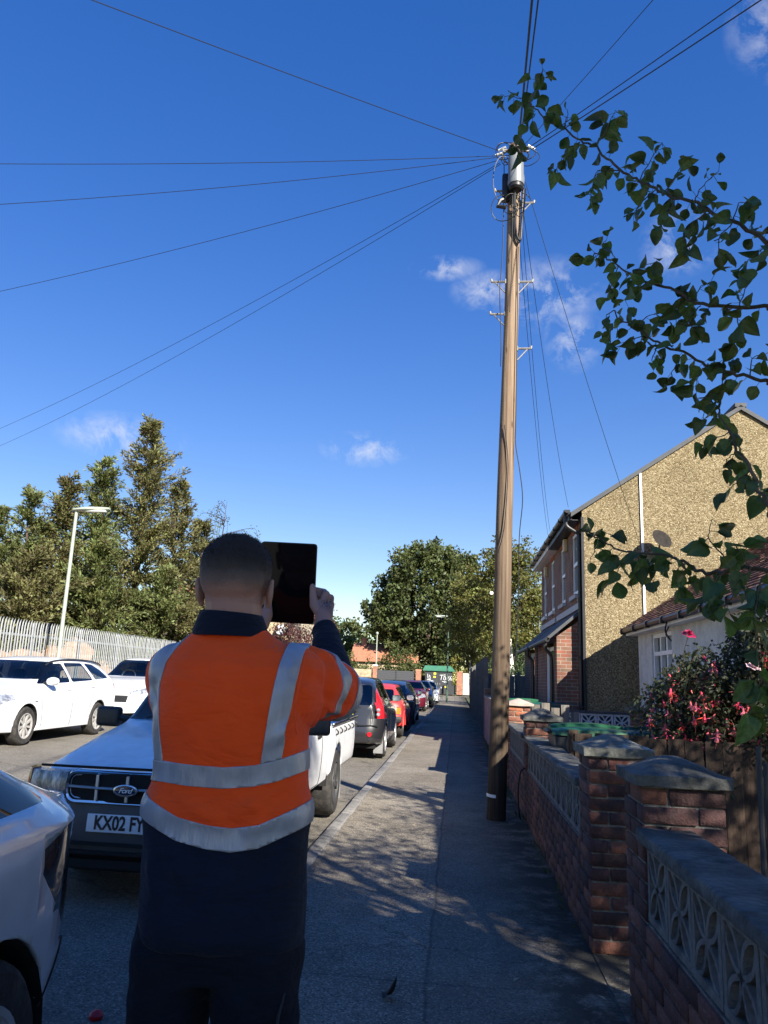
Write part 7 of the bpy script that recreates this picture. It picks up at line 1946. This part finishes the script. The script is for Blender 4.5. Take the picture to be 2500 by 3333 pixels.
finger([(-.596, 2.342, 1.596), (-.585, 2.352, 1.63), (-.588, 2.362, 1.664), (-.595, 2.368, 1.69)], [.021, .0175, .0125, .0098])
b.v = [tuple(Vector(v) - MAN) for v in b.v]
skin_me = remeshed(b, .0034, 3)
skin_me.shade_smooth()
def skinmat():
    m = bpy.data.materials.new('skin'); m.use_nodes = True
    N, L = nodes_of(m); p = N['Principled BSDF']; p.inputs['Roughness'].default_value = .5; p.inputs['Specular IOR Level'].default_value = .35
    p.inputs['Subsurface Weight'].default_value = .12; p.inputs['Subsurface Radius'].default_value = (.01, .004, .002); p.inputs['Subsurface Scale'].default_value = .5
    tc = N.new('ShaderNodeTexCoord'); V = tc.outputs['Object']
    nz = N.new('ShaderNodeTexNoise'); nz.inputs['Scale'].default_value = 35; nz.inputs['Detail'].default_value = 5; L.new(V, nz.inputs['Vector'])
    n2 = N.new('ShaderNodeTexNoise'); n2.inputs['Scale'].default_value = 9; L.new(V, n2.inputs['Vector'])
    mx = N.new('ShaderNodeMix'); mx.data_type = 'RGBA'; mx.inputs[6].default_value = (.42, .24, .175, 1); mx.inputs[7].default_value = (.36, .165, .125, 1); L.new(n2.outputs['Fac'], mx.inputs[0])
    def near(c, r0, r1):
        s = N.new('ShaderNodeVectorMath'); s.operation = 'DISTANCE'; s.inputs[1].default_value = Vector(c) - MAN; L.new(V, s.inputs[0])
        r = N.new('ShaderNodeMapRange'); r.inputs[1].default_value = r0; r.inputs[2].default_value = r1; r.inputs[3].default_value = 1; r.inputs[4].default_value = 0; L.new(s.outputs['Value'], r.inputs[0]); return r.outputs[0]
    col = mx.outputs[2]
    # inked rose on the back of the right hand
    def wav(scale, dist):
        w = N.new('ShaderNodeTexWave'); w.wave_type = 'RINGS'; w.inputs['Scale'].default_value = scale; w.inputs['Distortion'].default_value = dist; w.inputs['Detail'].default_value = 2; w.inputs['Detail Scale'].default_value = 1.5
        mp = N.new('ShaderNodeMapping'); mp.inputs['Location'].default_value = -(Vector((-.388, 2.38, 1.655)) - MAN); L.new(V, mp.inputs[0]); L.new(mp.outputs[0], w.inputs['Vector']); return w.outputs['Fac']
    r = N.new('ShaderNodeMapRange'); r.inputs[1].default_value = .3; r.inputs[2].default_value = .55; r.inputs[3].default_value = .92; r.inputs[4].default_value = .2; L.new(wav(70, 9), r.inputs[0])
    mm = N.new('ShaderNodeMath'); mm.operation = 'MULTIPLY'; L.new(r.outputs[0], mm.inputs[0]); L.new(near((-.388, 2.37, 1.65), .034, .05), mm.inputs[1])
    m2 = N.new('ShaderNodeMix'); m2.data_type = 'RGBA'; m2.inputs[7].default_value = (.035, .04, .05, 1); L.new(mm.outputs[0], m2.inputs[0]); L.new(col, m2.inputs[6])
    L.new(m2.outputs[2], p.inputs['Base Color'])
    bn = N.new('ShaderNodeBump'); bn.inputs['Strength'].default_value = .25; bn.inputs['Distance'].default_value = .002; L.new(nz.outputs['Fac'], bn.inputs['Height']); L.new(bn.outputs[0], p.inputs['Normal'])
    MATS['skin'] = m; return m
body = linkmesh('body', skin_me, man, skinmat())
# ---- cropped hair with a faded back and sides
bm = bmesh.new(); bm.from_mesh(skin_me)
hc = HC - MAN
def hairline(x, y):      # lowest hair height over the head, y towards the face is positive
    d = y - hc.y
    if d < .02: return hc.z - .085
    if d < .05: return hc.z - .035 + (d - .02) * .8
    return hc.z + .03 + (d - .05) * .75
kill = [f for f in bm.faces if (f.calc_center_median().z < hairline(f.calc_center_median().x, f.calc_center_median().y)) or abs(f.calc_center_median().x - hc.x) > .0895]
bmesh.ops.delete(bm, geom=kill, context='FACES')
bm.normal_update()
for v in bm.verts:
    k = max(0, min(1, (v.co.z - (hc.z - .05)) / .07)); v.co += v.normal * (.00015 + .0036 * k)
hm = bpy.data.meshes.new('hair'); bm.to_mesh(hm); bm.free(); hm.shade_smooth()
def hairmat():
    m = bpy.data.materials.new('cropped_hair'); m.use_nodes = True
    N, L = nodes_of(m); p = N['Principled BSDF']; p.inputs['Roughness'].default_value = .75; p.inputs['Specular IOR Level'].default_value = .25
    tc = N.new('ShaderNodeTexCoord'); sx = N.new('ShaderNodeSeparateXYZ'); L.new(tc.outputs['Object'], sx.inputs[0])
    nz = N.new('ShaderNodeTexNoise'); nz.inputs['Scale'].default_value = 22; nz.inputs['Detail'].default_value = 6; L.new(tc.outputs['Object'], nz.inputs['Vector'])
    nf = N.new('ShaderNodeTexNoise'); nf.inputs['Scale'].default_value = 420; nf.inputs['Detail'].default_value = 3; L.new(tc.outputs['Object'], nf.inputs['Vector'])
    a = N.new('ShaderNodeMath'); a.operation = 'MULTIPLY_ADD'; a.inputs[1].default_value = .03; L.new(nz.outputs['Fac'], a.inputs[0]); L.new(sx.outputs['Z'], a.inputs[2])
    a2 = N.new('ShaderNodeMath'); a2.operation = 'MULTIPLY_ADD'; a2.inputs[1].default_value = .03; L.new(nf.outputs['Fac'], a2.inputs[0]); L.new(a.outputs[0], a2.inputs[2])
    r = N.new('ShaderNodeMapRange'); r.inputs[1].default_value = hc.z - .032; r.inputs[2].default_value = hc.z + .05; L.new(a2.outputs[0], r.inputs[0])
    cr2 = N.new('ShaderNodeValToRGB'); e = cr2.color_ramp.elements
    e[0].position = 0; e[0].color = (.39, .205, .15, 1); e[1].position = 1; e[1].color = (.028, .021, .017, 1); q = e.new(.35); q.color = (.17, .115, .09, 1); q = e.new(.7); q.color = (.06, .045, .037, 1)
    L.new(r.outputs[0], cr2.inputs[0]); L.new(cr2.outputs[0], p.inputs['Base Color'])
    bn = N.new('ShaderNodeBump'); bn.inputs['Strength'].default_value = .6; bn.inputs['Distance'].default_value = .003; L.new(nf.outputs['Fac'], bn.inputs['Height']); L.new(bn.outputs[0], p.inputs['Normal'])
    MATS['cropped_hair'] = m; return m
hair = linkmesh('hair', hm, man, hairmat())
rng = random.Random(4); hb_ = MB()
vv = [v for v in hm.vertices if v.co.z > hc.z - .005]
for _ in range(5200):
    v = rng.choice(vv); n = (v.normal + rdir(rng) * .55 + Vector((0, .25, 0))).normalized(); p = v.co + rdir(rng) * .0018
    l = rng.uniform(.003, .008) * max(.3, min(1, (v.co.z - hc.z + .01) / .05)); s = n.orthogonal().normalized() * .0005
    i = len(hb_.v); hb_.v += [tuple(p - s), tuple(p + s), tuple(p + n * l)]; hb_.f.append((i, i + 1, i + 2))
hs_ = fast_mesh(hb_, 'hair_strands', mat('hair_strand', (.03, .022, .018), .6), hair); hs_['kind'] = 'stuff'

# ---- sweatshirt
def cloth(name, col, var=.12, rough=.85, folds=.5, sheen=.3):
    m = bpy.data.materials.new(name); m.use_nodes = True
    N, L = nodes_of(m); p = N['Principled BSDF']; p.inputs['Roughness'].default_value = rough; p.inputs['Specular IOR Level'].default_value = .2; p.inputs['Sheen Weight'].default_value = sheen; p.inputs['Sheen Roughness'].default_value = .5
    tc = N.new('ShaderNodeTexCoord'); V = tc.outputs['Object']
    nz = N.new('ShaderNodeTexNoise'); nz.inputs['Scale'].default_value = 7; nz.inputs['Detail'].default_value = 5; L.new(V, nz.inputs['Vector'])
    h = N.new('ShaderNodeHueSaturation'); h.inputs['Color'].default_value = (*col, 1); r = N.new('ShaderNodeMapRange'); r.inputs[1].default_value = .3; r.inputs[2].default_value = .7; r.inputs[3].default_value = 1 - var; r.inputs[4].default_value = 1 + var
    L.new(nz.outputs['Fac'], r.inputs[0]); L.new(r.outputs[0], h.inputs['Value']); L.new(h.outputs[0], p.inputs['Base Color'])
    we = N.new('ShaderNodeTexNoise'); we.inputs['Scale'].default_value = 650; we.inputs['Detail'].default_value = 2; L.new(V, we.inputs['Vector'])
    mp = N.new('ShaderNodeMapping'); mp.inputs['Scale'].default_value = (5, 5, 13); mp.inputs['Rotation'].default_value = (.2, .5, 0); L.new(V, mp.inputs[0])
    fo = N.new('ShaderNodeTexNoise'); fo.inputs['Scale'].default_value = 1.0; fo.inputs['Detail'].default_value = 3; fo.inputs['Distortion'].default_value = .8; L.new(mp.outputs[0], fo.inputs['Vector'])
    b1 = N.new('ShaderNodeBump'); b1.inputs['Strength'].default_value = folds; b1.inputs['Distance'].default_value = .03; L.new(fo.outputs['Fac'], b1.inputs['Height'])
    mw = N.new('ShaderNodeMapping'); mw.inputs['Scale'].default_value = (11, 11, 34); mw.inputs['Rotation'].default_value = (-.3, -.35, .2); L.new(V, mw.inputs[0])
    wr = N.new('ShaderNodeTexNoise'); wr.inputs['Scale'].default_value = 1.0; wr.inputs['Detail'].default_value = 5; wr.inputs['Distortion'].default_value = 1.5; L.new(mw.outputs[0], wr.inputs['Vector'])
    b3 = N.new('ShaderNodeBump'); b3.inputs['Strength'].default_value = folds * .6; b3.inputs['Distance'].default_value = .012; L.new(wr.outputs['Fac'], b3.inputs['Height']); L.new(b1.outputs[0], b3.inputs['Normal']); b1 = b3
    b2 = N.new('ShaderNodeBump'); b2.inputs['Strength'].default_value = .35; b2.inputs['Distance'].default_value = .0015; L.new(we.outputs['Fac'], b2.inputs['Height']); L.new(b1.outputs[0], b2.inputs['Normal']); L.new(b2.outputs[0], p.inputs['Normal'])
    MATS[name] = m; return m
M_or = cloth('hi_vis_orange', (1.0, .085, .008), .06, .8, .55, .1)
M_navy = cloth('navy_jersey', (.007, .01, .021), .15, .9, .6, .05)
M_trou = cloth('navy_trousers', (.006, .007, .012), .15, .9, .8, .02)
def reflmat():
    m = bpy.data.materials.new('reflective_tape'); m.use_nodes = True
    N, L = nodes_of(m); p = N['Principled BSDF']; p.inputs['Roughness'].default_value = .45; p.inputs['Metallic'].default_value = .25
    tc = N.new('ShaderNodeTexCoord'); nz = N.new('ShaderNodeTexNoise'); nz.inputs['Scale'].default_value = 14; nz.inputs['Detail'].default_value = 5; L.new(tc.outputs['Object'], nz.inputs['Vector'])
    h = N.new('ShaderNodeHueSaturation'); h.inputs['Color'].default_value = (.37, .37, .39, 1); r = N.new('ShaderNodeMapRange'); r.inputs[1].default_value = .3; r.inputs[2].default_value = .7; r.inputs[3].default_value = .82; r.inputs[4].default_value = 1.15
    L.new(nz.outputs['Fac'], r.inputs[0]); L.new(r.outputs[0], h.inputs['Value']); L.new(h.outputs[0], p.inputs['Base Color'])
    mp = N.new('ShaderNodeMapping'); mp.inputs['Scale'].default_value = (22, 22, 6); L.new(tc.outputs['Object'], mp.inputs[0])
    fo = N.new('ShaderNodeTexNoise'); fo.inputs['Scale'].default_value = 1; fo.inputs['Detail'].default_value = 4; L.new(mp.outputs[0], fo.inputs['Vector'])
    bn = N.new('ShaderNodeBump'); bn.inputs['Strength'].default_value = .8; bn.inputs['Distance'].default_value = .014; L.new(fo.outputs['Fac'], bn.inputs['Height']); L.new(bn.outputs[0], p.inputs['Normal'])
    MATS['reflective_tape'] = m; return m
M_refl = reflmat()
b = MB()
TR = [(.868, -.698, -.33, 1.728, 1.985), (.9, -.7, -.33, 1.72, 1.99), (.95, -.701, -.33, 1.722, 1.99), (1.0, -.704, -.329, 1.727, 1.985), (1.06, -.707, -.331, 1.735, 1.98), (1.12, -.714, -.332, 1.742, 1.98),
      (1.18, -.707, -.337, 1.745, 1.978), (1.22, -.7, -.34, 1.742, 1.978), (1.27, -.704, -.344, 1.735, 1.98), (1.32, -.708, -.348, 1.728, 1.983), (1.38, -.71, -.348, 1.724, 1.983), (1.43, -.706, -.352, 1.73, 1.972), (1.47, -.697, -.362, 1.744, 1.955), (1.5, -.68, -.388, 1.763, 1.94), (1.522, -.662, -.418, 1.783, 1.93), (1.545, -.64, -.45, 1.8, 1.922), (1.56, -.625, -.465, 1.806, 1.915)]
b.loft([superring(z, xl, xr, yb, yf) for z, xl, xr, yb, yf in TR])
# sleeves (orange to just past the elbow)
ca = ER + (WR - ER) * .12
capsule(b, [SR + Vector((-.02, 0, -.005)), SR.lerp(ER, .3), SR.lerp(ER, .6), SR.lerp(ER, .85), ER + Vector((0, .004, .0)), ca], [.078, .082, .08, .074, .064, .058], 20)
cl_ = EL + (WL - EL) * .12
capsule(b, [SL + Vector((.02, 0, -.005)), SL.lerp(EL, .3), SL.lerp(EL, .6), SL.lerp(EL, .85), EL, cl_], [.076, .078, .076, .07, .062, .058], 20)
ell(b, (-.37, 1.88, 1.4), (.055, .09, .08)); ell(b, (-.69, 1.88, 1.4), (.05, .09, .08))
b.v = [tuple(Vector(v) - MAN) for v in b.v]
jm = remeshed(b, .006, 8)
bm = bmesh.new(); bm.from_mesh(jm); bm.normal_update()
def fold(p, a, c, w, amp):
    """soft crease along the line a-c"""
    a, c = Vector(a) - MAN, Vector(c) - MAN; d = c - a; t = max(0, min(1, (p - a).dot(d) / d.length_squared)); dist = (p - (a + d * t)).length
    return amp * math.exp(-(dist / w) ** 2) * math.sin(math.pi * (.1 + .8 * t))
FO = [((-.64, 1.735, 1.19), (-.5, 1.735, 1.13), .018, .008), ((-.36, 1.74, 1.22), (-.47, 1.74, 1.15), .018, .009), ((-.35, 1.75, 1.17), (-.44, 1.74, 1.12), .014, .007), ((-.35, 1.8, 1.36), (-.4, 1.735, 1.3), .016, .007),
      ((-.64, 1.73, 1.1), (-.56, 1.73, 1.0), .02, .008), ((-.47, 1.73, 1.04), (-.52, 1.73, .95), .03, .008), ((-.68, 1.76, 1.06), (-.63, 1.73, .96), .02, .007), ((-.36, 1.75, 1.06), (-.4, 1.73, .96), .02, .007),
      ((-.35, 1.8, 1.42), (-.33, 1.95, 1.35), .012, .009), ((-.345, 1.84, 1.46), (-.29, 2.02, 1.4), .012, .009), ((-.34, 1.9, 1.5), (-.3, 2.06, 1.47), .012, .008), ((-.33, 1.87, 1.39), (-.29, 2.04, 1.36), .011, .008), ((-.36, 1.8, 1.5), (-.38, 1.75, 1.44), .012, .006),
      ((-.72, 1.82, 1.42), (-.69, 1.75, 1.34), .014, -.006), ((-.66, 1.74, 1.46), (-.6, 1.74, 1.4), .02, .004)]
for v in bm.verts:
    p = v.co; d = 1.7 * sum(fold(p, *f) for f in FO)
    z = p.z
    d += .0035 * noise.noise(p * 9 + Vector((3, 0, 0))) + .0018 * noise.noise(p * 24)
    if z < 1.12: d += .006 * noise.noise(Vector((p.x * 16, p.y * 16, z * 3))) * min(1, (1.12 - z) / .1)
    # gathered rings of cloth on the raised sleeve
    qa = p + MAN - SR; ta = qa.dot((ER - SR).normalized()) / (ER - SR).length
    if p.y > .02 and -.1 < ta < 1.05 and (qa - (ER - SR) * ta).length < .12 and p.x > .1: d += .0055 * math.sin(ta * 26 + 5 * noise.noise(p * 8) + p.z * 30) * min(1, max(0, (ta + .1) * 4))
    # blouson effect: fabric sags over the lower band
    d += .01 * math.exp(-((z - 1.15) / .035) ** 2) + .0045 * noise.noise(Vector((p.x * 26, p.y * 20, z * 5))) * math.exp(-((z - 1.11) / .05) ** 2)
    v.co = p + v.normal * d
bm.normal_update()
mx_, my_ = MAN.x, MAN.y
def px(poly): return [(x - mx_, z) for x, z in poly]
def grab(poly, sel): 
    return cut(bm, px(poly), 'y', sel)
bands = []
top1 = [(-.78, 1.245), (-.7, 1.246), (-.65, 1.25), (-.58, 1.247), (-.508, 1.245), (-.44, 1.252), (-.39, 1.264), (-.34, 1.283), (-.28, 1.3)]
bot1 = [(x, z - .0455) for x, z in top1]
top2 = [(-.78, 1.178), (-.7, 1.172), (-.655, 1.157), (-.6, 1.136), (-.53, 1.124), (-.477, 1.12), (-.42, 1.13), (-.37, 1.152), (-.33, 1.17), (-.28, 1.175)]
bot2 = [(x, z - .049) for x, z in top2]
tor = lambda c: c.y < .155 and c.z < 1.6
fs = grab(top1 + bot1[::-1], lambda c: tor(c)); bands.append(('reflective_band', take(bm, fs)))
fs = grab(top2 + bot2[::-1], lambda c: True); bands.append(('reflective_band', take(bm, fs)))
fs = grab([(-.366, 1.62), (-.404, 1.62), (-.402, 1.5), (-.414, 1.38), (-.428, 1.249), (-.386, 1.262), (-.373, 1.38), (-.362, 1.5)], lambda c: c.y < .2 and c.z > 1.22); bands.append(('reflective_band', take(bm, fs)))
fs = grab([(-.692, 1.62), (-.652, 1.62), (-.647, 1.53), (-.678, 1.47), (-.686, 1.415), (-.672, 1.33), (-.656, 1.2495), (-.684, 1.2485), (-.702, 1.33), (-.726, 1.415), (-.726, 1.47), (-.69, 1.53)], lambda c: c.y < .2 and c.z > 1.22); bands.append(('reflective_band', take(bm, fs)))
def armband(S_, E_, t0, t1, side):
    ax = (E_ - S_).normalized(); Lx = (E_ - S_).length; s0 = S_ - MAN
    def on(c): return (c - s0).dot(ax) > Lx * .3 and ((c - s0) - ax * (c - s0).dot(ax)).length < .11 and (c.x - (S_.x - MAN.x)) * side > -.06 and c.y > .06
    for t in (t0, t1):
        fs = [f for f in bm.faces if on(f.calc_center_median())]; g = set(fs)
        for f in fs: g.update(f.edges); g.update(f.verts)
        bmesh.ops.bisect_plane(bm, geom=list(g), plane_co=s0 + ax * Lx * t, plane_no=ax, dist=1e-5)
    fs = [f for f in bm.faces if on(f.calc_center_median()) and t0 * Lx < (f.calc_center_median() - s0).dot(ax) < t1 * Lx]
    bands.append(('reflective_band', take(bm, fs)))
armband(SR, ER, .42, .58, 1); armband(SR, ER, .86, 1.02, 1); armband(SL, EL, .56, .74, -1)
# navy lower part below the second band
zl = [(-.78, 1.129), (-.7, 1.123), (-.655, 1.108), (-.6, 1.087), (-.53, 1.075), (-.477, 1.071), (-.42, 1.081), (-.37, 1.103), (-.33, 1.121), (-.28, 1.126)]
fs = grab(zl + [(-.2, .8), (-.85, .8)], lambda c: True); low = take(bm, fs)
me = bpy.data.meshes.new('sweatshirt'); bm.to_mesh(me); bm.free(); me.shade_smooth()
jac = linkmesh('sweatshirt', me, man, M_or)
o = linkmesh('sweatshirt_hem', low.mesh('hem', True), man, M_navy)
for nm, bb in bands:
    if not bb.f: continue
    o = linkmesh(nm, bb.mesh(nm, True), jac, M_refl); md = o.modifiers.new('t', 'SOLIDIFY'); md.thickness = .004; md.offset = .5
# stitched seam at the right armhole
MB().tube([Vector(p) - MAN for p in smooth_path([(-.352, 1.80, 1.5), (-.352, 1.757, 1.44), (-.357, 1.742, 1.38), (-.352, 1.758, 1.32)], 5)], .0022, 5).build('seam', M_or, jac)
# navy forearm sleeves with ribbed cuffs
for (E_, W_, nm) in ((ER, WR, 'forearm_sleeve'), (EL, WL, 'forearm_sleeve')):
    bb = MB(); ax = (W_ - E_).normalized()
    rr = [(.02, .054), (.12, .056), (.25, .055), (.34, .056), (.42, .05), (.55, .049), (.65, .047), (.74, .044), (.82, .041), (.9, .0385), (.955, .0375), (.965, .033)]
    pts = [Vector(E_).lerp(Vector(W_), t) - MAN + Vector((.003 * math.sin(t * 17), 0, -.004 * math.sin(t * 3))) for t, _ in rr]
    bb.tube(pts, [r_ for _, r_ in rr], 26, True)
    so_ = bb.build(nm, M_navy, man, True, 60)
    sb_ = so_.modifiers.new('s', 'SUBSURF'); sb_.levels = 1; sb_.render_levels = 1
# collar
bb = MB(); rings = []
for k in range(37):
    a = 2 * math.pi * k / 36; c, s = math.cos(a), math.sin(a)
    lean = -.004 * s
    def ep(rx, ry, z, dy=0): return (-.55 + rx * c - MAN.x, 1.856 + dy + ry * s - MAN.y, z)
    drop = -.012 * max(0, s)
    rings.append([ep(.098, .083, 1.528 + drop), ep(.09, .082, 1.556 + drop), ep(.079, .079, 1.588 + drop - .004 * c), ep(.075, .0765, 1.594 + drop - .004 * c), ep(.071, .073, 1.587 + drop - .004 * c), ep(.073, .073, 1.54 + drop)])
bb.loft(rings, caps=False); co_ = bb.build('collar', M_navy, man, True, 50)
sb_ = co_.modifiers.new('s', 'SUBSURF'); sb_.levels = 1; sb_.render_levels = 1
# trousers
b = MB()
b.loft([superring(z, xl, xr, yb, yf) for z, xl, xr, yb, yf in ((.98, -.69, -.348, 1.748, 1.965), (.92, -.702, -.338, 1.738, 1.975), (.86, -.712, -.333, 1.732, 1.98), (.82, -.713, -.334, 1.737, 1.98), (.795, -.712, -.336, 1.746, 1.98))])
for s, xs in ((-1, [(-.713, -.53), (-.712, -.532), (-.71, -.545), (-.71, -.558), (-.708, -.572), (-.706, -.577), (-.704, -.58)]), (1, [(-.531, -.33), (-.528, -.334), (-.518, -.338), (-.508, -.343), (-.498, -.348), (-.49, -.352), (-.488, -.355)])):
    zz = (.86, .78, .66, .52, .38, .2, .06); yy = ((1.735, 1.985), (1.742, 1.985), (1.755, 1.975), (1.765, 1.96), (1.765, 1.95), (1.775, 1.935), (1.775, 1.94))
    b.loft([superring(z, a, c, y0, y1, 30, 2.2) for z, (a, c), (y0, y1) in zip(zz, xs, yy)])
b.v = [tuple(Vector(v) - MAN) for v in b.v]
tm = remeshed(b, .009, 5)
bm = bmesh.new(); bm.from_mesh(tm); bm.normal_update()
for v in bm.verts:
    p = v.co; v.co = p + v.normal * (.006 * noise.noise(Vector((p.x * 7, p.y * 7, p.z * 13))) + .004 * noise.noise(p * 22) + fold(p, (-.62, 1.74, .82), (-.5, 1.74, .76), .02, .008) + fold(p, (-.36, 1.75, .8), (-.48, 1.74, .77), .02, .008))
bm.to_mesh(tm); bm.free(); tm.shade_smooth()
tr_ = linkmesh('trousers', tm, man, M_trou)
MB().tube([Vector(p) - MAN for p in smooth_path([(-.352, 1.79, .79), (-.36, 1.775, .74), (-.358, 1.772, .7)], 4)], .004, 5).build('pocket_edge', mat('worn_edge', (.03, .03, .03), .9), tr_)
for sx_ in (-.648, -.422):
    bb = MB()
    bb.loft([superring(z, sx_ - w, sx_ + w, y0, y1, 24, 2.4) for z, w, y0, y1 in ((.0, .05, 1.745, 2.02), (.03, .053, 1.74, 2.03), (.06, .05, 1.745, 2.01), (.1, .045, 1.755, 1.93), (.16, .045, 1.76, 1.89))])
    bb.v = [tuple(Vector(v) - MAN) for v in bb.v]; bb.build('boot', M_black, man, True, 50)
# ---- the tablet in his hands
tab = empty('tablet', (-.534, 2.38, 1.733)); tab.rotation_euler = (R(13), R(1.2), R(3)); tag(tab, 'black tablet computer held up at head height', 'tablet')
o = MB().prism(rounded([(-.089, -.127), (.089, -.127), (.089, .127), (-.089, .127)], .012, 5), -.0037, .0037, 'y').build('case', mat('tablet_black', (.01, .01, .011), .3), tab, bevel=.0015)
MB().prism(rounded([(-.0865, -.1245), (.0865, -.1245), (.0865, .1245), (-.0865, .1245)], .01, 4), -.0048, -.0039, 'y').build('screen', mat('tablet_screen', (.004, .004, .005), .05, .1, 3, spec=.3), tab)
